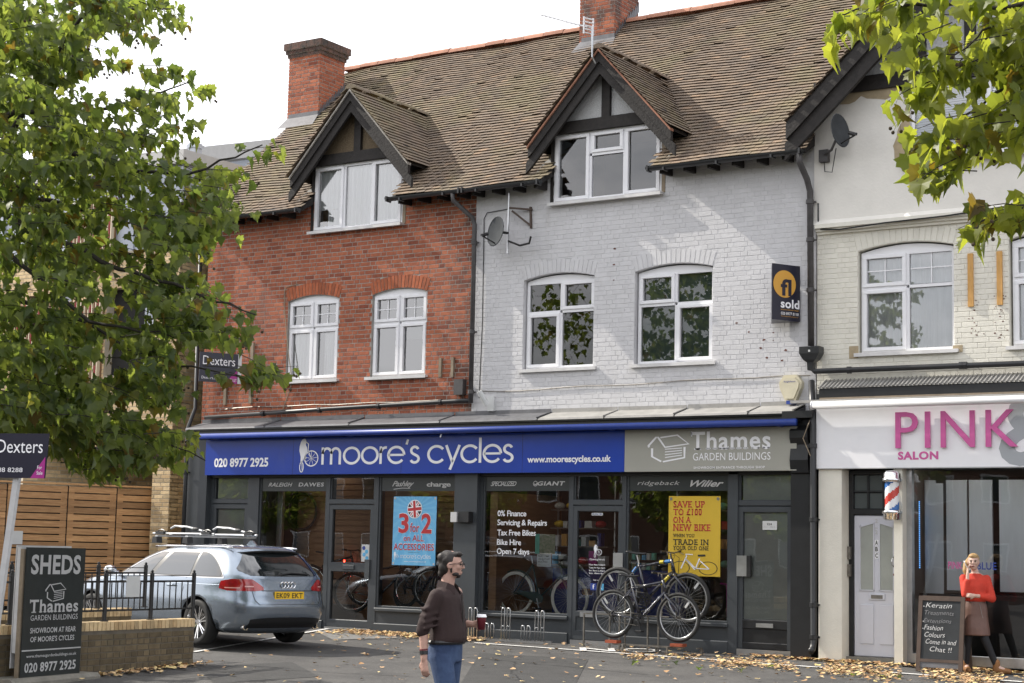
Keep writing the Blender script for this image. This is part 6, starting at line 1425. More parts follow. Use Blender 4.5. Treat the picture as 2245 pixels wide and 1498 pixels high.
    def slant(a, b, c, e, name='side_window'):
        # pane between slanting pillars: x at bottom a..b, at top c..e
        for s in (1, -1):
            q = MB(); K = 8; J = 8
            for i in range(K+1):
                for k in range(J+1):
                    v_ = k/J; x = (a+(b-a)*i/K)*(1-v_)+(c+(e-c)*i/K)*v_; zt = min(top(x), 1.32); z = .985+(1.32-.985)*v_; z = min(z, zt-.005); q.v.append(Vector((x, s*(by(x, z)+.009), z)))
            for i in range(K):
                for k in range(J): a_ = i*(J+1)+k; f_ = (a_, a_+J+1, a_+J+2, a_+1); q.f.append(f_ if s < 0 else f_[::-1]); q.m.append(0)
            q.build(name, 'car_glass', t, smooth=True)
    slant(-1.08, -.16, -1.08, -.42); slant(-.04, .88, -.30, .05)
    # doors: seams, handles
    def seam(pts, par, s):
        q = MB(); q.tube([Vector((x, s*(by(x, z)+.0005), z)) for x, z in pts], .0032, 4); return q.build('door_seam', 'black_plastic', par)
    for s in (1, -1):
        for pts in ([(-.10, .30), (-.10, .6), (-.12, .96)], [(-1.02, .95), (-1.0, .80), (-.93, .62), (-.90, .30)], [(.98, .32), (1.0, .6), (1.0, .93)], [(-1.02, .95), (-1.04, .97)]): seam(pts, t, s)
        seam([(-2.05, .60), (-1.75, .66)], t, s)
        q = MB(); q.tube([Vector((x, s*(by(x, .865)+.001), .865-.004*(x+2)*0)) for x in lin(-2.1, 1.6, 20)], .0045, 4); q.build('shoulder_line', 'car_paint', t)
        for hx_ in (-.80, .12): q = MB(); q.tube([Vector((hx_, s*(by(hx_, .83)+.01), .83)), Vector((hx_+.03, s*(by(hx_, .83)+.035), .835)), Vector((hx_+.17, s*(by(hx_, .83)+.035), .835)), Vector((hx_+.20, s*(by(hx_, .83)+.01), .83))], .014, 8); q.build('door_handle', 'car_paint', t)
        q = MB(); q.ellips((.80, s*1.00, 1.02), (.07, .11, .075), 12, 8); q.box(.78, .86, min(s*.86, s*.95), max(s*.86, s*.95), .985, 1.01); q.build('door_mirror', 'chrome', t, smooth=True)
        q = MB(); q.tube([Vector((x, s*(.60-.02*abs(x+.7)), 1.375+.028-.09*max(0, abs(x+.75)-.75)**1.3)) for x in lin(-1.72, .22, 20)], .014, 8); q.build('roof_rail', 'chrome', t, smooth=True)
    # rear: window, tailgate, lamps, bumper
    rear_patch('rear_window', 'car_glass', t, lin(-.70, .70, 24), lambda y: 1.0+.012*(y/.7)**2+max(0, abs(y)-.60)*.6, lambda y: 1.325-max(0, abs(y)-.50)*1.1, off=.006, nz_=8)
    q = MB()
    for i in range(13):
        y = -.62+1.24*i/12
        z = 1.385-.05*(abs(y)/.62)**3; x = bx(y, 1.34); q.v += [Vector((x+.10, y, z+.012)), Vector((x-.085+.04*(abs(y)/.62)**2, y, z-.022)), Vector((x-.08+.04*(abs(y)/.62)**2, y, z-.045)), Vector((x+.01, y, z-.065))]
    for i in range(12):
        for k in range(3): a = i*4+k; q.f.append((a, a+1, a+5, a+4)); q.m.append(0 if k < 1 else 1)
    q.build('spoiler', ['car_paint', 'black_plastic'], t, smooth=True)
    def wrap_patch(name, mt, par, s, k0, k1, lo, hi, off, nz_=5, n=34):
        # k: 0 at the lamp's inner end on the tail, 1 at its front end on the flank
        def pt(k, z):
            r, f_, w_, ex = lerp(z); c = (r+f_)/2; a = (f_-r)/2
            y0, x1 = .43, -1.90
            ta = math.atan2(y0/w_, -1); tb = math.atan2(1, (x1-c)/a); th = ta+(tb-ta)*k
            # spread samples evenly along the corner
            q_ = (abs(math.cos(th))**ex+abs(math.sin(th))**ex)**(-1/ex); p = Vector((c+a*q_*math.cos(th), w_*q_*math.sin(th), z)); nrm_ = Vector((-abs(math.cos(th))**(ex-1)/a, abs(math.sin(th))**(ex-1)/w_, 0)).normalized(); p += nrm_*off; p.y *= s; return p
        q = MB()
        for i in range(n+1):
            k = k0+(k1-k0)*i/n
            for j in range(nz_+1): q.v.append(pt(k, lo(k)+(hi(k)-lo(k))*j/nz_))
        for i in range(n):
            for j in range(nz_): a_ = i*(nz_+1)+j; f_ = (a_, a_+1, a_+nz_+2, a_+nz_+1); q.f.append(f_ if s < 0 else f_[::-1]); q.m.append(0)
        return q.build(name, mt, par, smooth=True)
    for s in (-1, 1):
        tl2 = wrap_patch('tail_lamp', 'lamp_red', t, s, 0, 1, lambda k: .79+.05*max(0, .3-k)+.03*max(0, k-.85)/.15, lambda k: .955-.11*max(0, .32-k)/.32-.03*max(0, k-.8)/.2, .006)
        wrap_patch('lamp_lens', 'lamp_lens', tl2, s, .30, .52, lambda k: .845, lambda k: .862, .010)
        wrap_patch('lamp_lens', 'lamp_lens', tl2, s, .62, .9, lambda k: .825, lambda k: .838, .010)
    for zz, pts in ((0, [(-.70, .97), (-.60, .80), (-.58, .66), (-.52, .60), (.52, .60), (.58, .66), (.60, .80), (.70, .97)]), ):
        q = MB(); q.tube([Vector((bx(y, z)-.001, y, z)) for i in range(len(pts)-1) for k in range(8) for y, z in [(pts[i][0]+(pts[i+1][0]-pts[i][0])*k/8, pts[i][1]+(pts[i+1][1]-pts[i][1])*k/8)]], .0045, 4); q.build('tailgate_seam', 'black_plastic', t)
    q = MB(); q.tube([Vector((bx(y, .795)-.001, y, .795)) for y in lin(-.46, .46, 12)], .006, 4); q.build('tailgate_crease', 'black_plastic', t)
    rear_patch('bumper_insert', 'black_plastic', t, lin(-.62, .62, 16), lambda y: .27, lambda y: .42-.03*(abs(y)/.62)**4, off=.006)
    for s in (-1, 1): q = MB(); q.lathe([(.045, 0), (.045, -.06), (.036, -.06), (.034, 0)], (bx(s*.62, .27)+.03, s*.62, .285), 'x', 16); q.build('exhaust', 'chrome', t)
    px_ = bx(.0, .72); q = MB(); q.box(px_-.016, px_-.004, -.26, .26, .675, .785); pl = q.build('number_plate', 'plate_yellow', t)
    v, f = text_polys('EK09 EKT', .03); fitmap(v, f, (px_-.018, .235, .693), (0, -1, 0), UZ, .47, .075).build('lettering', 'dark_print', pl)
    q = MB()
    for i in range(4): q.tube([Vector((px_+.032, .09-.06*i+.042*math.cos(a), .875+.042*math.sin(a))) for a in [k*6.2832/16 for k in range(16)]], .007, 5, closed=True)
    q.build('badge', 'chrome', t)
    q = MB(); q.tube([(bx(.1, 1.03)-.02, .08, 1.02), (bx(.0, 1.05)-.03, -.1, 1.045), (bx(.4, 1.03)-.02, -.42, 1.03)], .012, 6); q.lathe([(0, -.03), (.03, -.025), (.03, 0)], (bx(.1, 1.03), .08, 1.015), 'x', 10); q.build('wiper', 'black_plastic', t)
    q = MB(); q.prism([(-1.52, 1.43), (-1.42, 1.50), (-1.36, 1.50), (-1.28, 1.435)], -.014, .014); q.build('aerial_fin', 'car_paint', t)
    # roof bars and cycle carriers
    for bxx in (-.62, .18):
        rb = MB(); rb.box(bxx-.035, bxx+.035, -.62, .62, 1.535, 1.555); bar_ = rb.build('roof_bar', 'aluminium', t)
        for s in (-1, 1): q = MB(); q.prism([(bxx-.07, 1.44), (bxx+.07, 1.44), (bxx+.05, 1.535), (bxx-.05, 1.535)], min(s*.55, s*.65), max(s*.55, s*.65)); q.build('bar_foot', 'black_plastic', bar_)
    for yy_ in (.38, -.40):
        q = MB(); q.tube([(-.98, yy_, 1.585), (.62, yy_, 1.585)], .017, 8); rl = q.build('cycle_carrier', 'aluminium', t)
        q = MB(); q.tube([(-.62, yy_-.04, 1.63), (-.2, yy_-.05, 1.69), (.12, yy_-.05, 1.70), (.22, yy_-.05, 1.66)], .017, 8); q.build('clamp_arm', 'aluminium', rl)
        for wx_ in (-.80, .40): q = MB(); q.tube([Vector((wx_+.11*math.cos(a), yy_, 1.59+.055*math.sin(a))) for a in [math.pi*k/8 for k in range(9)]], .008, 5); q.box(wx_-.11, wx_+.11, yy_-.04, yy_+.04, 1.575, 1.615); q.build('wheel_strap', 'black_plastic', rl)
        q = MB(); q.ellips((-.45, yy_-.03, 1.655), (.09, .03, .028), 10, 6); q.build('clamp', 'black_plastic', rl)
    # wheels
    def wheel(ax, s):
        y0 = s*.785; q = MB(); r = WR_
        q.lathe([(.235, -.10), (.29, -.112), (r-.012, -.10), (r, -.07), (r, .07), (r-.012, .10), (.29, .112), (.235, .10)], (ax, y0, r), 'y', 40); w_ = q.build('wheel', 'rubber', t, smooth=True)
        q = MB(); q.lathe([(.24, s*.10), (.232, s*.085), (.222, s*.06), (.215, -s*.08)], (ax, y0, r), 'y', 40); q.build('rim', 'chrome', w_, smooth=True)
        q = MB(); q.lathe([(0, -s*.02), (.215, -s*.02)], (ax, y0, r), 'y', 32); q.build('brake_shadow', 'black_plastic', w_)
        q = MB()
        for i in range(7):
            for o_ in (-.10, .10):
                a = i*2*math.pi/7+.2; p = Vector((math.cos(a+o_*1.2), 0, math.sin(a+o_*1.2))); p2 = Vector((math.cos(a+o_*1.3), 0, math.sin(a+o_*1.3)))
                q.bar(Vector((ax, y0+s*.055, r))+p*.04, Vector((ax, y0+s*.080, r))+p2*.232, .018, .02, up=(0, 1, 0))
        q.lathe([(0, s*.07), (.035, s*.07), (.05, s*.04)], (ax, y0, r), 'y', 16); q.build('spokes', 'chrome', w_)
        q = MB(); q.lathe([(0, s*.02), (.14, s*.02)], (ax, y0, r), 'y', 24); q.build('brake_disc', 'steel_dull', w_)
    for ax in AX:
        for s in (-1, 1): wheel(ax, s)
    # front (hidden from here, kept simple but true)
    q = MB(); K = 10
    for i in range(K+1):
        y = -.62+1.24*i/K; 
        for z in lin(.985, 1.36, 6):
            r, f_, w_, n = lerp(z); c = (r+f_)/2; a = (f_-r)/2; u = min(.999, abs(y)/w_); q.v.append(Vector((c+a*(1-u**n)**(1/n)+.006, y, z)))
    for i in range(K):
        for k in range(6): a = i*7+k; q.f.append((a, a+7, a+8, a+1)); q.m.append(0)
    q.build('windscreen', 'car_glass', t, smooth=True)
    t.location = loc; t.rotation_euler = (0, 0, head); return t
wl = dep(440, 1417, 24.9); hd = math.atan2(.20, -.98); hv = Vector((math.cos(hd), math.sin(hd), 0)); lv_ = Vector((-hv.y, hv.x, 0))
base = Vector((wl.x, wl.y, 0))-lv_*.785+hv*1.33
car = make_car(Vector((base.x, base.y, gz(base.x, base.y)+.03)), hd)
ORG[car.name] = car.location.copy()
# ================================================================== bicycles
def make_bike(name, label, group, fr='bike_dark', tyre='rubber', rimm='aluminium', style='mtb', accents=(), saddle='black_plastic', wr=.345, wb=1.05, tw=.026):
    t = thing(name, label, 'bicycle', (0, 0, 0), group)
    A_, B_ = Vector((0, 0, wr)), Vector((wb, 0, wr))
    def P(x, z): return Vector((x, 0, wr+z))
    town = style == 'town'
    BB, ST, HT, HB = P(.44, -.06), P(.30, .40), P(.80, .48), P(.83, .34)
    if town: BB, ST, HT, HB = P(.46, -.05), P(.30, .50), P(.84, .50), P(.87, .36)
    for c in (A_, B_):
        q = MB(); q.tube([c+Vector(((wr-tw)*math.cos(a), 0, (wr-tw)*math.sin(a))) for a in [k*6.2832/40 for k in range(40)]], tw, 8, closed=True); w_ = q.build('wheel', tyre, t, smooth=True)
        q = MB(); q.tube([c+Vector(((wr-tw*2.1)*math.cos(a), 0, (wr-tw*2.1)*math.sin(a))) for a in [k*6.2832/40 for k in range(40)]], .0115, 6, closed=True); q.build('rim', rimm, w_, smooth=True)
        q = MB()
        for k in range(28): a = k*6.2832/28; b = a+(.35 if k % 2 else -.35); q.tube([c+Vector((.02*math.cos(b), (.03 if k % 4 < 2 else -.03), .02*math.sin(b))), c+Vector(((wr-tw*2.2)*math.cos(a), 0, (wr-tw*2.2)*math.sin(a)))], .0013, 3, cap=False)
        q.build('spokes', 'aluminium', w_); q = MB(); q.tube([c+Vector((0, -.05, 0)), c+Vector((0, .05, 0))], .018, 8); q.build('hub', 'steel_dull', w_)
    q = MB(); r = .020 if not town else .014
    q.tube([HT+Vector((-.02, 0, 0)), ST+Vector((0, 0, -.03 if not town else 0))], r, 8); q.tube([HB, BB], r*1.2, 8); q.tube([BB, ST], r, 8)
    for s in (-.045, .045): q.tube([BB+Vector((0, s*.6, 0)), A_+Vector((0, s*1.2, 0))], .010, 6); q.tube([ST+Vector((.0, s*.4, -.02)), A_+Vector((0, s*1.2, 0))], .009, 6)
    q.tube([HT+Vector((-.01, 0, .03)), HB+Vector((.01, 0, -.01))], r*1.15, 8); q.build('frame', fr, t, smooth=True)
    q = MB()
    for s in (-.05, .05): q.tube([HB+Vector((.01, 0, -.01)), HB+Vector((.03, s, -.04)), B_+Vector((-.01, s, .12)), B_+Vector((0, s, 0))], [.014, .016, .013, .010], 8)
    q.build('fork', fr, t, smooth=True)
    hb = HT+Vector((-.03 if not town else -.02, 0, .10))
    q = MB(); q.tube([HT, hb, hb+Vector((.05, 0, .01))], .013, 6)
    if town: bar_pts = [hb+Vector((-.16, .26, -.02)), hb+Vector((-.05, .24, .0)), hb+Vector((.04, .1, .0)), hb+Vector((.05, 0, .01)), hb+Vector((.04, -.1, .0)), hb+Vector((-.05, -.24, 0)), hb+Vector((-.16, -.26, -.02))]
    else: bar_pts = [hb+Vector((.01, .30, .03)), hb+Vector((.04, .12, .02)), hb+Vector((.05, 0, .01)), hb+Vector((.04, -.12, .02)), hb+Vector((.01, -.30, .03))]
    q.tube(bar_pts, .011, 8); hbo = q.build('handlebar', 'steel_dull', t, smooth=True)
    for a, b in ((bar_pts[0], bar_pts[1]), (bar_pts[-1], bar_pts[-2])): q = MB(); q.tube([a, a+(b-a)*.55], .016, 8); q.build('grip', 'black_plastic', hbo); q = MB(); q.tube([a+(b-a)*.62+Vector((.02, 0, -.005)), a+(b-a)*.3+Vector((.06, 0, -.04))], .006, 5); q.build('brake_lever', 'aluminium', hbo)
    q = MB(); sp = ST+(ST-BB).normalized()*.13; q.tube([ST, sp], .012, 8); q.build('seat_post', 'aluminium', t)
    q = MB(); K = 10; sec = []
    for i in range(K+1):
        u = i/K; x = -.13+.27*u; w_ = .072*(1-u)**.8+.018; z = .028-.012*math.sin(u*3.1); 
        sec.append([sp+Vector((x, w_*math.cos(a), z+.016*math.sin(a)+(.01*(1-u)))) for a in [k*6.2832/10 for k in range(10)]])
    for s in sec: q.v += s
    for i in range(K):
        for j in range(10): q.f.append((i*10+j, i*10+(j+1) % 10, (i+1)*10+(j+1) % 10, (i+1)*10+j)); q.m.append(0)
    q.f += [tuple(range(10))[::-1], tuple(K*10+j for j in range(10))]; q.m += [0, 0]; q.build('saddle', saddle, t, smooth=True)
    q = MB()
    for rr in ((.088, .07, .055) if not town else (.085,)): q.tube([BB+Vector((rr*math.cos(a), -.045, rr*math.sin(a))) for a in [k*6.2832/24 for k in range(24)]], .005, 5, closed=True)
    for k in range(5): a = k*1.2566; q.bar(BB+Vector((0, -.045, 0)), BB+Vector((.085*math.cos(a), -.045, .085*math.sin(a))), .012, .008, up=(0, 1, 0))
    q.build('chainring', 'black_plastic' if not town else 'aluminium', t)
    for s, ang in ((-1, -1.2), (1, 1.94)):
        q = MB(); e = BB+Vector((.17*math.cos(ang), s*.075, .17*math.sin(ang))); q.bar(BB+Vector((0, s*.06, 0)), e, .012, .02, up=(0, 1, 0)); ck = q.build('crank', 'black_plastic' if not town else 'aluminium', t); q = MB(); rbox(q, e.x-.045, e.x+.045, min(e.y, e.y+s*.09), max(e.y, e.y+s*.09), e.z-.012, e.z+.012, .004); q.build('pedal', 'black_plastic', ck)
    q = MB(); q.tube([BB+Vector((0, -.045, .086)), A_+Vector((0, -.045, .038)), A_+Vector((-.038, -.045, 0)), A_+Vector((0, -.045, -.038)), A_+Vector((.03, -.045, -.10)), BB+Vector((0, -.045, -.086))], .0045, 5); q.build('chain', 'steel_dull', t)
    if not town:
        q = MB(); q.lathe([(.045, -.05), (.04, -.035), (.05, -.03)], A_, 'y', 14); q.bar(A_+Vector((.01, -.05, -.02)), A_+Vector((.04, -.05, -.12)), .02, .03, up=(0, 1, 0)); q.build('derailleur', 'black_plastic', t)
        q = MB()
        for s, c in ((-1, A_), (1, B_)): q.bar(c+Vector((s*.10*1, .004, .14)), c+Vector((s*.16, .004, .22)), .03, .012, up=(0, 1, 0))
        q.build('reflector', 'paper', t)
        q = MB(); q.tube([hb+Vector((.05, 0, 0)), hb+Vector((.12, .03, -.05)), HB+Vector((.06, .03, -.02))], .004, 4); q.tube([hb+Vector((.03, -.2, .01)), hb+Vector((.12, -.1, -.02)), HT+Vector((.0, -.03, -.05)), ST+Vector((.1, -.02, 0))], .004, 4); q.build('cable', 'black_plastic', t)
    else:
        for c, a0, a1 in ((A_, -10, 130), (B_, 60, 190)): q = MB(); q.tube([c+Vector(((wr+.02)*math.cos(rad(a)), 0, (wr+.02)*math.sin(rad(a)))) for a in range(a0, a1, 10)], .014, 6); q.build('mudguard', fr, t)
        q = MB(); q.prism([(BB.x-.05, BB.z-.06), (BB.x+.1, BB.z-.06), (BB.x+.12, BB.z+.03), (BB.x, BB.z+.10), (A_.x+.05, A_.z+.05), (A_.x+.05, A_.z+.02)], -.055, -.05); q.build('chain_guard', fr, t)
    for (mt, a, b) in accents:
        a = {'HB': HB, 'BB': BB, 'HT': HT, 'ST': ST}[a[0]].lerp({'HB': HB, 'BB': BB, 'HT': HT, 'ST': ST, 'A': A_}[a[1]], a[2]), {'HB': HB, 'BB': BB, 'HT': HT, 'ST': ST, 'A': A_}[a[1]]
        s0 = a[0]; s1 = s0.lerp(a[1], b); q = MB(); q.tube([s0, s1], r*1.28, 8); q.build('painted_band', mt, t)
    return t, (HB, BB)
def place(t, cr_, cf_, wr=.345, wb=1.05, zoff=None, tilt=0):
    v = Vector((cf_.x-cr_.x, cf_.y-cr_.y, 0)); an = math.atan2(v.y, v.x); sc_ = v.length/wb; t.scale = (sc_,)*3; t.rotation_euler = (tilt, 0, an); pit = math.atan2(cf_.z-cr_.z, v.length); t.rotation_euler = (tilt, -pit, an); t.location = Vector((cr_.x, cr_.y, cr_.z-wr*sc_)); return t
b1, (hb_, bb_) = make_bike('bicycle', 'dark blue hybrid bicycle in front on the pavement stand', 'bicycles on the pavement stand', accents=())
v, f = text_polys('ridgeback', .01, .3); dd = (hb_-bb_); fitmap(v, f, bb_+dd*.18+Vector((0, -.022, -.014)), dd.normalized(), Vector((-dd.z, 0, dd.x)).normalized(), dd.length*.68, .035).build('lettering', 'letter_white', b1)
place(b1, onY(1344, 1346, -.85), onY(1487, 1354, -.85))
b2, _ = make_bike('bicycle', 'black mountain bicycle with yellow and blue bands behind on the pavement stand', 'bicycles on the pavement stand', fr='bike_dark', style='mtb2', tw=.028,
                  accents=(('bike_yellow', ('HB', 'BB', .15), .35), ('bike_blue', ('HT', 'ST', .05), .16), ('bike_yellow', ('HT', 'ST', .25), .15), ('bike_blue', ('ST', 'A', .1), .2)))
place(b2, onY(1354, 1298, -.45), onY(1505, 1312, -.42), tilt=.03)
b3, _ = make_bike('bicycle', 'green town bicycle with white tyres inside the right shop window', None, fr='bike_green', tyre='tyre_white', rimm='tyre_white', style='town', saddle='saddle_brown', tw=.021, wr=.355)
place(b3, onY(1128, 1300, .13), onY(1247, 1312, .13), wr=.355)
b4, _ = make_bike('bicycle', 'dark bicycle behind the glass of the left shop door', 'dark bicycles inside the left window', rimm='chrome'); b4.location = (-4.9, .25, .30); b4.rotation_euler = (0, 0, .5)
b5 = copy_tree(b4); b5['label'] = 'dark bicycle behind the window below the blue poster'; b5.location = (-3.95, .52, .42); b5.rotation_euler = (0, 0, -.28)
b6 = copy_tree(b4); b6['label'] = 'dark bicycle in the shop just left of the brown shirted man'; b6.location = (-3.35, .40, .42); b6.rotation_euler = (0, 0, .18)
b7 = copy_tree(b4); b7['label'] = 'dark bicycle in the left shop window behind the car'; b7.location = (-5.9, .3, .42); b7.rotation_euler = (0, 0, .2)
wh_ = thing('spare_cycle_rim', 'loose bicycle wheel hung on the slatted wall of the left window', 'wheel', (-6.15, .66, 1.5)); q = MB(); c = onY(663, 1122, .66); q.tube([c+Vector((.33*math.cos(a), 0, .33*math.sin(a))) for a in [k*6.2832/40 for k in range(40)]], .017, 8, closed=True); q.build('tyre', 'rubber', wh_); q = MB(); q.tube([c+Vector((.305*math.cos(a), 0, .305*math.sin(a))) for a in [k*6.2832/40 for k in range(40)]], .010, 6, closed=True); q.build('rim', 'black_plastic', wh_)
q = MB()
for k in range(20): a = k*6.2832/20; q.tube([c, c+Vector((.3*math.cos(a), 0, .3*math.sin(a)))], .0015, 3, cap=False)
q.build('spokes', 'steel_dull', wh_)
scq = thing('scooter', 'pink child scooter inside the right window near the grey door', 'scooter', (2.25, .3, .42)); q = MB(); q.tube([(2.28, .2, .48), (2.27, .2, .98)], .016, 8); q.tube([(2.16, .2, 1.0), (2.38, .2, .98)], .014, 8); q.build('handlebar', 'magenta', scq); q = MB(); rbox(q, 1.85, 2.26, .15, .25, .48, .50, .006); q.build('deck', 'black_plastic', scq)
for x in (1.86, 2.30): q = MB(); q.lathe([(0, -.015), (.05, -.015), (.05, .015), (0, .015)], (x, .2, .47), 'y', 14); q.build('wheel', 'rubber', scq)
# pavement stand for the two bicycles
st = thing('bike_stand', 'low metal stand holding two bicycles on brick feet outside the shop', 'bike stand', (.9, -.85, 0)); w1, w2 = onY(1344, 1403, -.85), onY(1487, 1411, -.85)
for w_ in (w1, w2): part('brick_foot', 'brick_foot', st, (w_.x-.10, w_.x+.10, -.92, -.78, w_.z-.045, w_.z-.003))
m = MB(); m.bar((w1.x+.0, -.85, w1.z-.06), (w2.x+.1, -.85, w2.z-.06), .05, .025); m.build('rail', 'steel_dull', st)
for x, y in ((w1.x+.22, -.95), (w1.x+.60, -.62), (w2.x-.10, -1.0), (w2.x+.30, -.7)): m = MB(); m.bar((x, y, gz(x, y)-.0), (x, y, w1.z-.05), .025, .025); m.bar((x, y, w1.z-.06), (x, -.85, w1.z-.06), .02, .02); m.build('leg', 'steel_dull', st)
for x in (.75, .92, 1.40, 1.58): m = MB(); m.bar((x, -.66, gz(x, -.66)), (x, -.66, .50), .022, .022); m.build('upright', 'steel_dull', st)
m = MB(); m.bar((.3, -.66, .50), (1.75, -.66, .50), .022, .022); m.bar((.3, -.66, .50), (.3, -.66, 0), .022, .022); m.build('top_rail', 'steel_dull', st)
m = MB(); m.bar((1.15, -.60, .95), (1.75, -.60, .95), .014, .014); m.bar((1.6, -.6, .95), (1.6, -.6, .5), .014, .014); m.bar((.98, -.60, 1.0), (.98, -.6, 0), .02, .02); m.build('guard', 'steel_dull', st)
rk = thing('bike_rack', 'empty galvanised rack of tall and low hoops below the town bike window', 'bike rack', (-1.1, -.5, 0))
for y in (-.62, -.42): m = MB(); m.bar((-2.4, y, gz(-1, y)+.035), (-.42, y, gz(-1, y)+.025), .04, .03); m.build('base_rail', 'aluminium', rk)
for px, top_, in ((1027, .50), (1064, .27), (1099, .52), (1143, .26), (1173, .50)):
    for k in range(2):
        x = onY(px, 1380, -.5).x+k*.105; m = MB(); z0 = .02; w_ = .045
        m.tube([(x, -.5, z0), (x, -.5, top_-.03), (x+.012, -.5, top_), (x+w_-.0, -.5, top_), (x+w_+.012, -.5, top_-.03), (x+w_+.012, -.5, z0)], .0085, 8)
        if top_ > .4: m.tube([(x, -.5, .24), (x+w_+.012, -.5, .24)], .007, 6)
        m.build('hoop', 'aluminium', rk, smooth=True)
# ================================================================== chalk board
a_, b_ = onY(2008, 1465, -.95), onY(2110, 1474, -.95); tz = onY(2008, 1305, -.95).z; ub = Vector((b_.x-a_.x, 0, 0)); wd = ub.length; ux = UX; z0 = gz(a_.x, -.95)
cb = thing('chalk_board', 'black chalk A-board with a brown wooden frame outside the salon', 'chalk board', (a_.x+wd/2, -.95, z0)); H_ = tz-z0
def leanM(s): return Matrix.Translation((a_.x, -.95 if s > 0 else -.55, z0)) @ Matrix.Rotation(rad(-8 if s > 0 else 8), 4, 'X')
for s in (1, -1):
    M = leanM(s); m = MB()
    for q in ((0, .055, 0, H_), (wd-.055, wd, 0, H_), (.055, wd-.055, H_-.06, H_), (.055, wd-.055, .13, .17)): m.box(q[0], q[1], -.015, .015, q[2], q[3], M=M)
    m.build('frame', 'frame_brown', cb); m = MB(); m.box(.05, wd-.05, -.004, .008, .17, H_-.055, M=M); m.build('board', 'slate_board', cb)
M = leanM(1); m = MB(); m.box(.055, wd-.055, -.006, .004, .06, .129, M=M); m.build('lower_panel', 'lead', cb)
M3 = M.to_3x3(); cu_ = M3 @ Vector((1, 0, 0)); cv_ = M3 @ Vector((0, 0, 1))
for s, x, z, w2, mt in (('Keratin', .10, .80, .36, 'chalk'), ('Treatments', .09, .71, .40, 'chalk_faint'), ('Extensions', .08, .61, .38, 'chalk_faint'), ('Fashion', .09, .52, .26, 'chalk'), ('Colours', .10, .43, .28, 'chalk'), ('Come in and', .12, .345, .42, 'chalk'), ('Chat !!', .18, .25, .30, 'chalk')):
    v, f = text_polys(s, -.006, .25 if s != 'Chat !!' else .1, 1.0); v = [(p[0], p[1]+.05*math.sin(p[0]*2.3), 0) for p in v]; fitmap(v, f, M @ Vector((x, -.009, z*H_/.95)), cu_, cv_, w2, .065 if mt == 'chalk_faint' else .072).build('lettering', mt, cb)
for z in (.82, .63, .54): m = MB(); m.lathe([(0, 0), (.009, 0)], M @ Vector((.075, -.009, z*H_/.95)), 'y', 8); m.build('bullet', 'chalk', cb)
# ================================================================== people
def rings(mb, lst, n=18):
    """lst: (x, y, z, rx, ry) elliptical rings stacked upward"""
    b = len(mb.v)
    for (x, y, z, rx, ry) in lst:
        for j in range(n): a = 2*math.pi*j/n; mb.v.append(Vector((x+rx*math.cos(a), y+ry*math.sin(a), z)))
    for i in range(len(lst)-1):
        for j in range(n): mb.f.append((b+i*n+j, b+i*n+(j+1) % n, b+(i+1)*n+(j+1) % n, b+(i+1)*n+j)); mb.m.append(0)
    mb.f.append(tuple(b+j for j in range(n))[::-1]); mb.m.append(0); k = b+(len(lst)-1)*n; mb.f.append(tuple(k+j for j in range(n))); mb.m.append(0)
def limb(mb, pts, rr, n=14):
    P_ = [Vector(p) for p in pts]; Q, q = [], []
    for i in range(len(P_)-1):
        for k in range(5):
            u = k/5; Q.append(P_[i].lerp(P_[i+1], u)); q.append(rr[i]+(rr[i+1]-rr[i])*u)
    Q.append(P_[-1]); q.append(rr[-1]); mb.tube(Q, q, n)
    for p, r in zip(P_, rr): mb.ellips(p, (r, r, r), 12, 8)
def blob(mb, name, mt, par, vox=.009, smooth=4, label=None):
    o = mb.build(name, mt, par)
    md = o.modifiers.new('r', 'REMESH'); md.mode = 'VOXEL'; md.voxel_size = vox; md.use_smooth_shade = True
    m2 = o.modifiers.new('s', 'SMOOTH'); m2.iterations = smooth; m2.factor = .5
    dg = bpy.context.evaluated_depsgraph_get(); me = bpy.data.meshes.new_from_object(o.evaluated_get(dg)); o.modifiers.clear(); o.data = me
    me.polygons.foreach_set('use_smooth', [True]*len(me.polygons))
    if label: o['label'] = label
    return o
def hand(mb, w_, fwd, pal, s=1, curl=.3, sc_=1.0):
    """w_: wrist, fwd: finger direction, pal: palm normal, s: thumb side"""
    w_ = Vector(w_); fwd = Vector(fwd).normalized(); pal = Vector(pal).normalized(); sd = fwd.cross(pal).normalized()*s
    for k in range(5): c = w_+fwd*(.02+.017*k)*sc_; mb.ellips(c, (.02*sc_,)*3, 8, 6); mb.ellips(c+sd*.020*sc_, (.016*sc_,)*3, 8, 6); mb.ellips(c-sd*.020*sc_, (.015*sc_,)*3, 8, 6)
    for i, (o_, l_) in enumerate(((.031, .068), (.011, .078), (-.010, .073), (-.030, .056))):
        a = w_+fwd*.085*sc_+sd*o_*sc_; b = a+(fwd*math.cos(curl)+pal*math.sin(curl))*l_*.5*sc_; c = b+(fwd*math.cos(curl*2.6)+pal*math.sin(curl*2.6))*l_*.5*sc_; mb.tube([a-fwd*.02, a, b, c], [.009*sc_, .009*sc_, .0085*sc_, .0075*sc_], 8)
    a = w_+fwd*.03*sc_+sd*.03*sc_; b = a+(fwd*.6+sd*.6+pal*.4).normalized()*.035*sc_; c = b+(fwd*.9+pal*.5).normalized()*.03*sc_; mb.tube([a, b, c], [.012*sc_, .011*sc_, .009*sc_], 8)
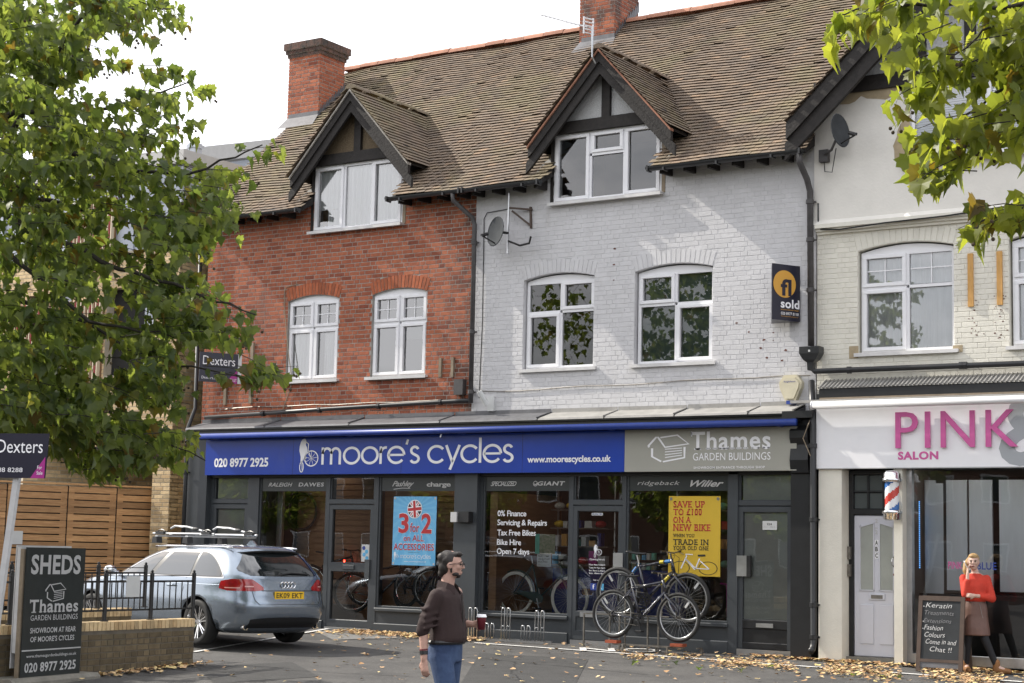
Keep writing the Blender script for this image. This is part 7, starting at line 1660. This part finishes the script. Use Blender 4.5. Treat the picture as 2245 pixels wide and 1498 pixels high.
def head(mb, c, s=1.0, yaw=0):
    """c: centre; returns transform"""
    M = Matrix.Translation(c) @ Matrix.Rotation(yaw, 4, 'Z') @ Matrix.Scale(s, 4)
    def E(p, r): 
        k = len(mb.v); mb.ellips((0, 0, 0), r, 18, 12)
        for i in range(k, len(mb.v)): mb.v[i] = M @ (mb.v[i]+Vector(p))
    E((-.012, 0, .025), (.098, .077, .095)); E((.015, 0, -.035), (.073, .062, .085)); E((.05, 0, -.088), (.032, .032, .026)); E((.096, 0, -.012), (.016, .012, .024)); E((.105, 0, -.026), (.014, .013, .010))
    E((.085, 0, -.062), (.013, .024, .007)); E((.083, 0, -.072), (.012, .020, .007)); E((.076, 0, .022), (.018, .052, .012))
    for sy in (-1, 1): E((-.005, sy*.078, -.012), (.020, .008, .030)); E((.064, sy*.034, -.02), (.026, .026, .026))
    return M
# ---- man walking with a coffee cup
mh = dep(990, 1210, 14.1); mz = gz(mh.x, mh.y); man = thing('person', 'man in a brown shirt and jeans walking past with a coffee cup', 'person', (0, 0, 0))
HS = (mh.z-mz)/1.78
b = MB()
rings(b, [(0, 0, .90, .11, .16), (0, 0, 1.0, .115, .165), (.0, 0, 1.12, .11, .15), (.0, 0, 1.28, .11, .155), (-.005, 0, 1.38, .095, .155), (-.01, 0, 1.43, .06, .10), (-.01, 0, 1.47, .05, .055), (.0, 0, 1.56, .052, .055)])
limb(b, [(0, -.09, .93), (.10, -.10, .50), (-.04, -.10, .10)], [.085, .058, .040]); limb(b, [(0, .09, .93), (-.02, .10, .50), (-.22, .10, .14)], [.085, .058, .040])
limb(b, [(-.04, -.10, .07), (.13, -.11, .03)], [.04, .035]); limb(b, [(-.22, .10, .12), (-.07, .11, .04)], [.04, .035])
limb(b, [(-.01, -.175, 1.41), (-.10, -.225, 1.14), (-.08, -.235, .89)], [.042, .043, .029]); hand(b, (-.08, -.235, .88), (.10, .02, -1), (0, 1, 0), -1, .35)
limb(b, [(-.01, .185, 1.43), (-.03, .25, 1.17), (.13, .23, 1.17)], [.055, .043, .028]); hand(b, (.14, .23, 1.17), (1, -.1, .1), (0, -1, 0), 1, .75)
limb(b, [(-.005, 0, 1.48), (.01, 0, 1.58)], [.06, .058])
HM = head(b, Vector((.035, 0, 1.672)), .98, .30)
blob(b, 'body', 'skin', man, .008, 3)
def hx2(M, p): return M @ Vector(p)
h = MB()
def HE(mb, M, p, r, n=16, k=10):
    s = len(mb.v); mb.ellips((0, 0, 0), r, n, k)
    for i in range(s, len(mb.v)): mb.v[i] = M @ (mb.v[i]+Vector(p))
HE(h, HM, (-.026, 0, .034), (.098, .083, .088)); HE(h, HM, (-.058, 0, -.020), (.060, .075, .082)); HE(h, HM, (.025, 0, .082), (.064, .060, .032)); HE(h, HM, (-.05, .02, .085), (.05, .04, .04)); HE(h, HM, (-.075, -.03, .06), (.05, .04, .045)); HE(h, HM, (-.085, 0, -.075), (.035, .05, .04)); HE(h, HM, (-.03, -.070, .035), (.040, .012, .030)); HE(h, HM, (-.03, .070, .035), (.040, .012, .030)); HE(h, HM, (.062, -.02, .092), (.036, .04, .022))
blob(h, 'hair', 'hair_dark', man, .009, 2)
h = MB(); HE(h, HM, (.055, 0, -.092), (.029, .030, .024)); HE(h, HM, (.040, -.040, -.080), (.034, .018, .018)); HE(h, HM, (.040, .040, -.080), (.034, .018, .018)); HE(h, HM, (.008, -.062, -.040), (.011, .008, .034)); HE(h, HM, (.008, .062, -.040), (.011, .008, .034)); HE(h, HM, (.088, 0, -.052), (.010, .024, .005)); blob(h, 'beard', 'hair_dark', man, .0045, 1)
for s in (-1, 1):
    h = MB(); HE(h, HM, (.084, s*.033, .004), (.008, .014, .009)); h.build('eye', 'dark_print', man); h = MB(); HE(h, HM, (.090, s*.034, .026), (.008, .020, .005)); h.build('eyebrow', 'hair_dark', man)
h = MB()
for s in (-1, 1): h.tube([hx2(HM, (.104, s*.034+.023*math.cos(a), .002+.015*math.sin(a))) for a in [k*6.2832/14 for k in range(14)]], .0028, 5, closed=True); h.tube([hx2(HM, (.102, s*.057, .006)), hx2(HM, (.04, s*.083, .008)), hx2(HM, (-.01, s*.086, .0))], .0028, 5)
h.tube([hx2(HM, (.106, -.012, .006)), hx2(HM, (.106, .012, .006))], .0028, 5); h.build('glasses', 'black_plastic', man)
s = MB(); rings(s, [(.01, 0, 1.015, .145, .185), (.02, 0, 1.05, .155, .19), (.022, 0, 1.12, .150, .180), (.01, 0, 1.22, .142, .18), (0, 0, 1.34, .132, .182), (-.005, 0, 1.40, .118, .185), (-.01, 0, 1.445, .098, .15), (-.01, 0, 1.485, .070, .085)])
limb(s, [(-.01, -.17, 1.405), (-.09, -.222, 1.18), (-.105, -.232, 1.115)], [.068, .060, .056]); limb(s, [(-.01, .17, 1.405), (-.03, .24, 1.17), (.04, .24, 1.17)], [.068, .060, .052])
for k in range(7): a_ = k*.9; s.tube([(.12*math.cos(a_+u*.5), .17*math.sin(a_+u*.5), 1.02+.05*k*.4+u*.10) for u in (0, .5, 1, 1.5)], [.016, .022, .020, .012], 8)
for z_, sy in ((1.33, -1), (1.27, -1), (1.22, -1), (1.17, -1)): s.tube([(.02, -.20, z_), (-.06, -.275, z_-.03), (-.13, -.24, z_-.02)], [.012, .018, .012], 8)
s.ellips((-.06, -.02, 1.25), (.09, .15, .18), 14, 8)
blob(s, 'shirt', 'shirt_brown', man, .011, 4)
s = MB(); 
for k, (sy) in enumerate((-1, 1)): s.add([(-.06, sy*.062, 1.54), (.035, sy*.066, 1.52), (.085, sy*.03, 1.495), (.105, sy*.055, 1.42), (.03, sy*.10, 1.455), (-.06, sy*.088, 1.475)], [(0, 1, 4, 5), (1, 2, 3, 4)] if sy < 0 else [(5, 4, 1, 0), (4, 3, 2, 1)])
s.add([(-.06, -.062, 1.535), (-.06, .062, 1.535), (-.06, .088, 1.475), (-.06, -.088, 1.475)], [(0, 1, 2, 3)]); s.build('collar', 'shirt_brown', man)
s = MB(); s.tube([(.135, 0, 1.42), (.150, .0, 1.32), (.160, 0, 1.15), (.165, 0, 1.02)], .006, 5); s.build('placket', 'hair_dark', man)
s = MB(); rings(s, [(0, 0, .86, .125, .172), (0, 0, .96, .132, .18), (.0, 0, 1.045, .130, .174)]); limb(s, [(0, -.085, .90), (.10, -.10, .50), (-.04, -.10, .09)], [.105, .078, .06]); limb(s, [(0, .085, .90), (-.02, .10, .50), (-.22, .10, .13)], [.105, .078, .06]); s.ellips((-.07, 0, .92), (.09, .14, .11), 14, 8); blob(s, 'jeans', 'denim', man, .011, 3)
s = MB(); s.tube([(.14*math.cos(a), .184*math.sin(a), 1.025) for a in [k*6.2832/28 for k in range(28)]], .018, 6, closed=True); s.build('belt', 'black_plastic', man)
for pts in ([(-.04, -.10, .05), (.15, -.11, .035)], [(-.22, .10, .09), (-.06, .11, .04)]): s = MB(); limb(s, pts, [.052, .042]); blob(s, 'shoe', 'boot_tan', man, .012, 2)
s = MB(); s.tube([(-.085, -.235, .955), (-.083, -.235, .925)], [.036, .036], 12); s.build('wristband', 'black_plastic', man); s = MB(); s.tube([(-.086, -.235, .970), (-.085, -.235, .958)], [.036, .036], 12); s.build('wristband', 'cup_maroon', man)
cupc = Vector((.235, .19, 1.13)); cup = thing('coffee_cup', 'maroon paper coffee cup with a white lid in the man\'s hand', 'cup', (0, 0, 0)); s = MB(); s.lathe([(0, 0), (.030, 0), (.042, .105)], cupc, 'z', 18); s.build('cup_body', 'cup_maroon', cup, smooth=True); s = MB(); s.lathe([(.045, .104), (.046, .112), (.040, .116), (.038, .128), (0, .128)], cupc, 'z', 18); s.build('lid', 'letter_white', cup, smooth=True)
hdm = rad(8); MBASE = Vector((mh.x, mh.y, mz))-Vector((math.cos(hdm), math.sin(hdm), 0))*.03*HS
for o in (man, cup): o.location = MBASE; o.rotation_euler = (0, 0, hdm); o.scale = (HS,)*3
# ---- woman on the telephone
wg = onG(2140, 1474); wg = Vector((onY(2140, 1474, -.62).x, -.62, gz(6.3, -.62))); wo = thing('person', 'blonde woman in a red blouse and brown skirt talking on a phone outside the salon', 'person', (0, 0, 0))
WS_ = (onY(2137, 1213, -.65).z-wg.z)/1.60
b = MB()
rings(b, [(0, 0, .82, .10, .15), (0, .0, .92, .095, .14), (0, 0, 1.02, .085, .115), (.01, 0, 1.15, .10, .135), (0, 0, 1.26, .085, .15), (-.005, 0, 1.31, .06, .11), (0, 0, 1.34, .045, .05), (.01, -.01, 1.40, .045, .045)])
limb(b, [(0, -.070, .84), (.04, -.10, .46), (-.02, -.13, .12)], [.066, .050, .034]); limb(b, [(0, .070, .84), (.08, .12, .46), (.06, .27, .10)], [.066, .050, .034])
limb(b, [(-.02, -.13, .09), (.09, -.10, .035)], [.035, .03]); limb(b, [(.06, .27, .09), (.09, .40, .04)], [.035, .03])
limb(b, [(0, -.155, 1.265), (.11, -.12, 1.04), (.115, -.10, 1.24), (.105, -.095, 1.33)], [.045, .036, .026, .022]); hand(b, (.10, -.095, 1.335), (-.10, .05, 1), (-.4, .9, 0), 1, .5, .85)
limb(b, [(0, .155, 1.265), (.04, .215, 1.01), (.15, .0, 1.03)], [.045, .036, .025]); hand(b, (.15, .0, 1.03), (.1, -1, .05), (-1, 0, -.1), 1, .25, .85)
WM = head(b, Vector((.025, -.02, 1.485)), .95, -.05)
blob(b, 'body', 'skin_fair', wo, .008, 3)
h = MB(); HE(h, WM, (-.032, 0, .038), (.098, .084, .086)); HE(h, WM, (-.055, 0, -.02), (.06, .075, .075)); HE(h, WM, (.03, 0, .078), (.066, .068, .04)); limb(h, [hx2(WM, (-.05, -.055, .03)), hx2(WM, (-.07, -.10, -.04)), hx2(WM, (-.05, -.115, -.13)), hx2(WM, (-.03, -.105, -.21))], [.040, .046, .040, .014]); blob(h, 'hair', 'hair_blonde', wo, .009, 2)
for s_ in (-1, 1): h = MB(); HE(h, WM, (.086, s_*.032, .002), (.007, .013, .007)); h.build('eye', 'dark_print', wo); h = MB(); HE(h, WM, (.091, s_*.033, .022), (.006, .017, .004)); h.build('eyebrow', 'frame_brown', wo)
h = MB(); HE(h, WM, (.094, 0, -.064), (.008, .022, .008)); h.build('lips', 'cup_maroon', wo)
s = MB(); rings(s, [(0, 0, .95, .115, .145), (.01, .0, .985, .13, .155), (.015, 0, 1.06, .12, .145), (.01, 0, 1.16, .12, .15), (0, 0, 1.25, .10, .16), (-.005, 0, 1.30, .075, .12), (0, 0, 1.33, .055, .07)])
limb(s, [(0, -.155, 1.26), (.10, -.13, 1.04), (.115, -.105, 1.22)], [.055, .055, .040]); limb(s, [(0, .150, 1.26), (.05, .215, 1.00), (.12, .09, 1.02)], [.055, .060, .040]); blob(s, 'blouse', 'blouse_red', wo, .011, 4)
s = MB(); rings(s, [(.025, .01, .50, .155, .185), (.02, 0.005, .60, .15, .178), (0, 0, .75, .135, .165), (0, 0, .86, .125, .158), (0, 0, .97, .105, .135)]); blob(s, 'skirt', 'leather_brown', wo, .012, 2); s = MB(); s.tube([(.118, .055, .93), (.140, .07, .85), (.148, .095, .74)], .0025, 4); s.build('zip', 'steel_dull', wo)
s = MB(); limb(s, [(0, -.070, .70), (.04, -.10, .46), (-.02, -.13, .10)], [.075, .056, .040]); limb(s, [(0, .070, .70), (.08, .12, .46), (.06, .27, .09)], [.075, .056, .040]); blob(s, 'tights', 'tights', wo, .010, 3)
for pts, hgt, lb_ in (([(-.03, -.135, .05), (.04, -.11, .045), (.12, -.09, .035)], (-.025, -.135), None), ([(.055, .26, .055), (.07, .34, .045), (.09, .43, .04)], (.058, .265), None)):
    s = MB(); limb(s, pts, [.050, .045, .036]); limb(s, [(hgt[0], hgt[1], .05), (hgt[0]+.002, hgt[1], .15)], [.05, .048]); blob(s, 'boot', 'boot_tan', wo, .010, 2)
ph = MB(); pc = Vector((.085, -.115, 1.43)); q = Matrix.Translation(pc) @ Matrix.Rotation(rad(25), 4, 'X') @ Matrix.Rotation(rad(20), 4, 'Y'); rbox(ph, -.035, .035, -.005, .005, -.06, .065, .002, M=q); 
pho = thing('mobile_phone', "pale mobile phone at the woman's ear", 'phone', (0, 0, 0)); ph.build('case', 'letter_white', pho); ph2 = MB(); ph2.box(-.03, .03, .005, .0065, -.05, .055, M=q); ph2.build('screen', 'black_plastic', pho)
for o in (wo, pho): o.location = wg; o.rotation_euler = (0, 0, rad(-72)); o.scale = (WS_,)*3
for o in (man, cup, wo, pho): ORG[o.name] = o.location.copy()
# ================================================================== trees
def leaf_shape():
    out_ = [(0, .02), (.12, -.04), (.36, -.06), (.36, .08), (.60, .22), (.47, .32), (.50, .52), (.30, .52), (.24, .66), (.12, .72), (.0, .98)]
    pts = [(x, y) for x, y in out_]+[(-x, y) for x, y in out_[1:-1][::-1]]
    return pts
LS = leaf_shape(); CEN = (0, .25)
def leaf_geo(c, tip, nrm, size):
    tip = tip.normalized(); sd = tip.cross(nrm)
    if sd.length < 1e-3: sd = tip.orthogonal()
    sd.normalize(); n = sd.cross(tip)
    fold = .22+.45*R(); cup = .1+.45*R(); ps = [c+(tip*(CEN[1]-.0))*size]
    for x, y in LS: ps.append(c+(sd*x+tip*y+n*(abs(x)*fold-cup*y*y*1.4))*size)
    k = len(LS); return ps, [(0, i+1, (i+1) % k+1) for i in range(k)]
def make_leaves(parent, twigs, size, matn, near, seeds=True, stuffname='foliage', key=None):
    L_ = []
    sm = MB(); tw = MB()
    for (p, d, n, ln) in twigs:
        a = p-d*ln*.5; b = p+d*ln*.5-UZ*ln*.12
        tw.tube([a, a.lerp(b, .5)+UZ*.02, b], [.005, .004, .002], 4, cap=False)
        for i in range(n):
            u = R(); c = a.lerp(b, u)+Vector((R()-.5, R()-.5, R()-.5))*ln*.38
            tip = Vector((R()-.5, R()-.5, -.25-R()*.6))+d*.4; nrm = Vector((R()-.5, R()-.5, .35+R()*.7))
            L_.append((c, tip, nrm, size*(.6+.6*R())))
        if seeds and R() < .30:
            for i in range(random.choice((1, 2, 2, 3))): c = b+Vector((R()-.5, R()-.5, -.35-R()*.35))*.2; sm.ellips(c, (.016,)*3, 6, 4); sm.tube([c, b], .0015, 3, cap=False)
    L_.sort(key=key or (lambda t: (t[0]-CAMP).length))
    me = []
    for k in range(6):
        q = MB(); p, f = leaf_geo(Vector((0, 0, 0)), Vector((0, 1, -.05)), Vector((0, 0, 1)), 1); q.add(p, f); me.append(q.mesh('leaf', matn))
    rest = MB(); cnt = 0
    for (c, tip, nrm, sz) in L_:
        if cnt < near and inframe(c):
            tip.normalize(); sd = tip.cross(nrm).normalized(); n = sd.cross(tip); M = Matrix((sd*1, tip, n)).transposed()
            o = inst('leaf', me[cnt % 6], parent, c, M.to_euler()); o.scale = (sz,)*3; cnt += 1
        else: p, f = leaf_geo(c, tip, nrm, sz); rest.add(p, f)
    rest.build(stuffname, matn, parent, 'stuff', smooth=False)
    if sm.v: sm.build('seed_balls', 'seed', parent, 'stuff')
    tw.build('twigs', 'bark_dark', parent, 'stuff')
def proj(p): q = p-CAMP; k = q.dot(cf); return (1122.5+3806.62*q.dot(cR)/k, 749-3806.62*q.dot(cU)/k, k)
def inframe(p): a, b, k = proj(p); return k > 1 and 0 < a < 2245 and 0 < b < 1498
def inpoly(x, y, P_):
    r = False; j = len(P_)-1
    for i in range(len(P_)):
        if (P_[i][1] > y) != (P_[j][1] > y) and x < (P_[j][0]-P_[i][0])*(y-P_[i][1])/(P_[j][1]-P_[i][1])+P_[i][0]: r = not r
        j = i
    return r
def sample(P_, n, d0, d1):
    xs = [p[0] for p in P_]; ys = [p[1] for p in P_]; r = []
    while len(r) < n:
        x, y = min(xs)+R()*(max(xs)-min(xs)), min(ys)+R()*(max(ys)-min(ys))
        if inpoly(x, y, P_): r.append(dep(x, y, d0+R()*(d1-d0)))
    return r
# left tree: the crown reaches into the picture from the left
tb = dep(-330, 1500, 20.5); tb.z = gz(tb.x, tb.y)
lt = thing('plane_tree', 'large plane tree with seed balls hanging over the left of the street', 'tree', tb)
def limbs(tree, root, ends, r0, mt='bark', name='branch'):
    for e in ends:
        pts = [root]+[Vector(p) for p in e]; Q, q = [], []
        for i in range(len(pts)-1):
            for k in range(5): Q.append(pts[i].lerp(pts[i+1], k/5)+Vector((R()-.5, R()-.5, R()-.5))*.06)
        Q.append(pts[-1]); n = len(Q); q = [r0*(1-.93*(i/(n-1))**.6)+.003 for i in range(n)]; m = MB(); m.tube(Q, q, 8); m.build(name, mt, tree, smooth=True)
TC = dep(-260, 420, 20.5)
m = MB(); tr = [tb, tb+UZ*1.5+Vector((.05, 0, 0)), tb.lerp(TC, .55), TC, TC+UZ*2.5]; m.tube([tr[0]-UZ*.2]+tr, [.34, .32, .26, .22, .16, .06], 14); m.build('trunk', 'bark', lt, smooth=True)
T1 = tb.lerp(TC, .62); T2 = TC
limbs(lt, T1, [[dep(-60, 640, 19.5), dep(150, 690, 19), dep(330, 790, 18.6), dep(560, 830, 18.2)], [dep(-100, 900, 19.5), dep(120, 960, 19), dep(300, 940, 18.6), dep(450, 1010, 18.4)], [dep(-40, 780, 21), dep(200, 880, 21.5), dep(330, 960, 21.5)]], .045, 'bark_dark')
limbs(lt, T2, [[dep(0, 330, 20), dep(110, 130, 19.5), dep(200, 20, 19), dep(380, 20, 18.6)], [dep(60, 300, 20), dep(250, 370, 19.6), dep(420, 380, 19), dep(575, 318, 18.6)], [dep(0, 470, 19.2), dep(220, 570, 18.8), dep(420, 640, 18.5), dep(560, 690, 18.3)],
              [dep(40, 240, 20.5), dep(160, 250, 20.5), dep(300, 230, 20.4), dep(415, 180, 20.2)], [dep(-60, 500, 19), dep(200, 700, 18.4), dep(380, 740, 18)], [dep(0, 420, 20.5), dep(280, 480, 21), dep(500, 470, 21)]], .06, 'bark_dark')
pA_ = [(-260, -120), (100, -90), (110, 60), (130, 200), (190, 250), (225, 330), (205, 460), (245, 560), (205, 700), (215, 800), (240, 900), (200, 960), (60, 930), (-260, 930)]
pB_ = [(110, -60), (250, -40), (380, -20), (405, 40), (330, 70), (235, 90), (260, 125), (215, 200), (240, 270), (300, 220), (380, 130), (460, 165), (440, 195), (400, 205), (425, 250), (410, 310), (330, 320), (250, 340), (150, 250), (120, 80)]
pC_ = [(240, 330), (400, 350), (500, 380), (560, 330), (600, 290), (615, 300), (600, 325), (540, 365), (520, 430), (505, 470), (480, 520), (450, 550), (420, 520), (300, 470), (250, 440)]
pD_ = [(260, 520), (380, 500), (470, 545), (480, 600), (510, 640), (570, 685), (530, 715), (470, 745), (430, 720), (340, 700), (300, 640)]
pE_ = [(240, 700), (340, 720), (390, 750), (420, 790), (400, 850), (470, 905), (440, 950), (400, 1000), (330, 1000), (240, 960)]
pG_ = [(490, 800), (560, 800), (600, 785), (622, 800), (560, 835), (500, 850)]
pF_ = [(60, 880), (230, 900), (280, 930), (320, 1000), (240, 1030), (180, 1000), (60, 950), (-100, 960), (-100, 880)]
tws = []
for P_, n, d0, d1, k in ((pA_, 450, 17.3, 22.5, 18), (pB_, 74, 18, 21, 12), (pC_, 48, 18, 20.5, 12), (pD_, 38, 17.6, 19.5, 12), (pE_, 46, 17.6, 20, 12), (pF_, 56, 17.4, 19, 12), (pG_, 7, 17.6, 18.2, 7)):
    for p in sample(P_, n, d0, d1):
        a, b, kk = proj(p); dd = (cR*(.9+.2*R())+cf*(R()-.5)*1.4+UZ*(R()-.6)*.7).normalized(); tws.append((p-dd*.12, dd, k, .42+.2*R()))
# part of the same crown that stays outside the picture
for i in range(170):
    a = R()*6.283; u = R()**.5; c = TC+Vector((-3.2, -1.5, .8))+Vector((4.2*u*math.cos(a), 3.6*u*math.sin(a), (R()-.4)*5.5))
    if proj(c)[0] < -120: tws.append((c, Vector((R()-.5, R()-.5, R()-.5)).normalized(), 11, .9))
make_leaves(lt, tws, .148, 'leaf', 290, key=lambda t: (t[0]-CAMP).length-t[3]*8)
# right tree: branch tips from above
rtb = dep(3200, 1700, 12.5); rtb.z = gz(rtb.x, rtb.y); rt = thing('plane_tree', 'plane tree with bright green leaves hanging over the top right corner', 'tree', rtb)
RC = dep(3000, 0, 12.5); m = MB(); m.tube([rtb-UZ*.2, rtb+UZ*1.5, rtb.lerp(RC, .6), RC, RC+UZ*1.5], [.30, .27, .22, .18, .06], 14); m.build('trunk', 'bark', rt, smooth=True)
limbs(rt, RC, [[dep(2500, -60, 12.8), dep(2200, 10, 13), dep(1960, 12, 13.2), dep(1830, 30, 13.3)], [dep(2480, 150, 13), dep(2240, 120, 13), dep(2180, 60, 13.1), dep(2080, 130, 13.2)], [dep(2500, 200, 13), dep(2300, 150, 13.2), dep(2170, 210, 13.2), dep(2060, 300, 13.3)], [dep(2480, 420, 12.9), dep(2330, 440, 13), dep(2200, 470, 13.1), dep(2130, 500, 13.1)]], .035, 'bark_dark')
q1_ = [(1850, 75), (1875, 20), (1930, -40), (2300, -60), (2320, 160), (2150, 130), (2060, 170), (1980, 130), (1900, 105), (1870, 95)]
q2_ = [(2000, 130), (2180, 110), (2320, 150), (2320, 320), (2200, 300), (2080, 330), (2020, 340), (2060, 250), (1990, 210)]
q3_ = [(2010, 310), (2110, 270), (2160, 320), (2110, 370), (2050, 385)]
q4_ = [(2130, 470), (2200, 440), (2310, 430), (2310, 520), (2220, 520), (2160, 520)]
q5_ = [(2180, 0), (2400, 0), (2400, 330), (2220, 330)]
tws = []
for P_, n, k in ((q1_, 38, 7), (q2_, 28, 7), (q3_, 8, 6), (q4_, 9, 6), (q5_, 18, 8)):
    for p in sample(P_, n, 12.6, 14.0): dd = (-cR*.8+cf*(R()-.5)+UZ*(R()-.8)*.8).normalized(); tws.append((p, dd, k, .42))
for i in range(60):
    a = R()*6.283; c = RC+Vector((0, 0, .6))+Vector((2.6*R()*math.cos(a), 2.6*R()*math.sin(a), (R()-.3)*3))
    if proj(c)[0] > 2420: tws.append((c, Vector((R()-.5, R()-.5, R()-.5)).normalized(), 10, .8))
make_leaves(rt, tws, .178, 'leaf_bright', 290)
m = MB()
for pts in (((300, 1482), (620, 1470), (900, 1484)), ((905, 1430), (1130, 1452), (1420, 1480)), ((1130, 1452), (1120, 1475), (1150, 1497))):
    q_ = [onG(*p) for p in pts]
    for a, b in zip(q_, q_[1:]):
        k = 14; pr0 = Vector((a.x, a.y))
        for i in range(k):
            p1 = Vector((a.x+(b.x-a.x)*(i+1)/k, a.y+(b.y-a.y)*(i+1)/k))+Vector((R()-.5, R()-.5))*.05; gstrip(m, pr0, p1, .010+.012*R(), .006, 1); pr0 = p1
m.build('asphalt_crack', 'rubber', None, 'structure')
# ================================================================== fallen leaves
m = MB()
def fallen(x, y, s):
    a = R()*6.283; z = gz(x, y)
    up = Vector(((R()-.5)*.6, (R()-.5)*.6, 1)).normalized(); t_ = Vector((math.cos(a), math.sin(a), 0)); t_ = (t_-up*t_.dot(up)).normalized(); sd = up.cross(t_); c = Vector((x, y, z+.012+R()*.02)); K = [(0, -.1), (.4, -.05), (.55, .25), (.25, .35), (.2, .7), (0, 1), (-.25, .6), (-.3, .3), (-.5, .2), (-.35, -.1)]
    cl = .1+R()*.35
    m.add([c+(sd*x_+t_*(y_-.4)+up*(abs(x_)*cl+.12*abs(y_-.4)))*s for x_, y_ in K], [tuple(range(10))])
L0, L1 = onG(1200, 1420), onG(2243, 1490)
n = 0
while n < 2000:   # drift along the painted line
    u = R()**.8; cx_ = 1360+900*u; cy_ = 1434+34*min(1, u*2.2)+max(0, u-.45)*40; q = onG(cx_, cy_+random.gauss(0, 4+9*u)+4*math.sin(u*31)); x, y = q.x, q.y
    if .5+.5*math.sin(u*23+1)+.35*math.sin(u*51) < R()*.9-.15: continue
    fallen(x, y, .03+.04*R()); n += 1
for i in range(750):
    x, y = -8+R()*18, -.25-R()**1.6*8
    if -7.6 < x < -2.6 and -5.2 < y < -3: continue
    fallen(x, y, .035+.045*R())
for i in range(900):
    x, y = -4.5+R()*3.0, -.35-abs(random.gauss(0, .45)); fallen(x, y, .04+.045*R())
for i in range(500): x = 3.0+R()*5; fallen(x, -.38-abs(random.gauss(0, .05)), .05+.05*R())
for i in range(350): s = R()*5.5; p = LP(s, 0, .12+abs(random.gauss(0, .12))); fallen(p.x, p.y, .05+.05*R())
m.build('fallen_leaves', 'leaf_litter', None, 'stuff')
m = MB()
for i in range(12):
    s = R()
    x, y = 1.2+R()*7, -1.9-R()*1.2; p, f = leaf_geo(Vector((x, y, gz(x, y)+.03)), Vector((R()-.5, R()-.5, .05)), Vector((0, 0, 1)), .10); m.add(p, f)
m.build('green_fallen_leaves', 'leaf', None, 'stuff')
# ================================================================== far side of the street (seen only as reflections)
mat('opp_brick', (.16, .08, .055), .9, var=.3, vs_=4); mat('opp_glass', (.05, .06, .07), .05, spec=1)
for hi, (hx0, hx1, hz) in enumerate(((-88, -74, 7.2), (-73, -60, 6.9), (-59, -45, 7.3), (-44, -30, 7.0), (-29.5, -17, 7.4), (-16.5, -4, 6.8), (-3.5, 9, 7.2), (9.5, 24, 7.0))):
    oh = thing('terraced_house', f'{["first", "second", "third", "fourth", "fifth", "sixth", "seventh", "eighth"][hi]} brick house of the row across the street', 'house', ((hx0+hx1)/2, -62, 0)); y = -58
    m = MB(); m.box(hx0, hx1, y-8, y, -.6, hz-.8); w_ = m.build('wall', 'opp_brick', oh)
    m = MB(); m.prism([(y+.4, hz-.9), (y-4, hz+2.2), (y-8.4, hz-.9)], -hx1-.1, -hx0+.1, M=Matrix.Rotation(math.pi/2, 4, 'Z')); m.build('roof', 'roof_tile', oh)
    x = hx0+1
    while x < hx1-2:
        for z in (1.0, 4.2): m = MB(); m.box(x, x+1.3, y-.02, y+.03, z, z+1.4); q_ = m.build('window', 'upvc', oh); q2_ = MB(); q2_.box(x+.08, x+1.22, y+.031, y+.04, z+.08, z+1.32); q2_.build('pane', 'opp_glass', q_)
        x += 2.6
for ti, (x, y, h_) in enumerate(((-24, -50, 8), (-15, -44, 7), (-34, -46, 9), (3, -48, 7.5), (20, -46, 8), (-44, -43, 8), (-56, -46, 9), (-69, -47, 8))):
    tt = thing('street_tree', f'broad leafy tree across the street, {["fifth", "sixth", "fourth", "seventh", "eighth", "third", "second", "first"][ti]} from the left end of its row', 'tree', (x, y, gz(x, y)), 'trees across the street')
    m = MB(); m.tube([(x, y, -.6), (x+.1, y, h_*.35), (x-.1, y, h_*.75)], [.3, .22, .08], 10); m.build('trunk', 'bark', tt)
    m = MB()
    for i in range(1500):
        a = R()*6.283; ph_ = math.acos(2*R()-1); r_ = .55+.45*R()**.5; c = Vector((x+3.2*r_*math.sin(ph_)*math.cos(a), y+3*r_*math.sin(ph_)*math.sin(a), h_*.62+h_*.36*r_*math.cos(ph_)))
        d_ = Vector((R()-.5, R()-.5, R()-.5)).normalized()*.22; e_ = d_.orthogonal().normalized()*.2; m.add([c-d_, c+e_, c+d_, c-e_], [(0, 1, 2, 3)])
    m.build('crown', 'leaf', tt, 'stuff')
bpy.context.view_layer.update()
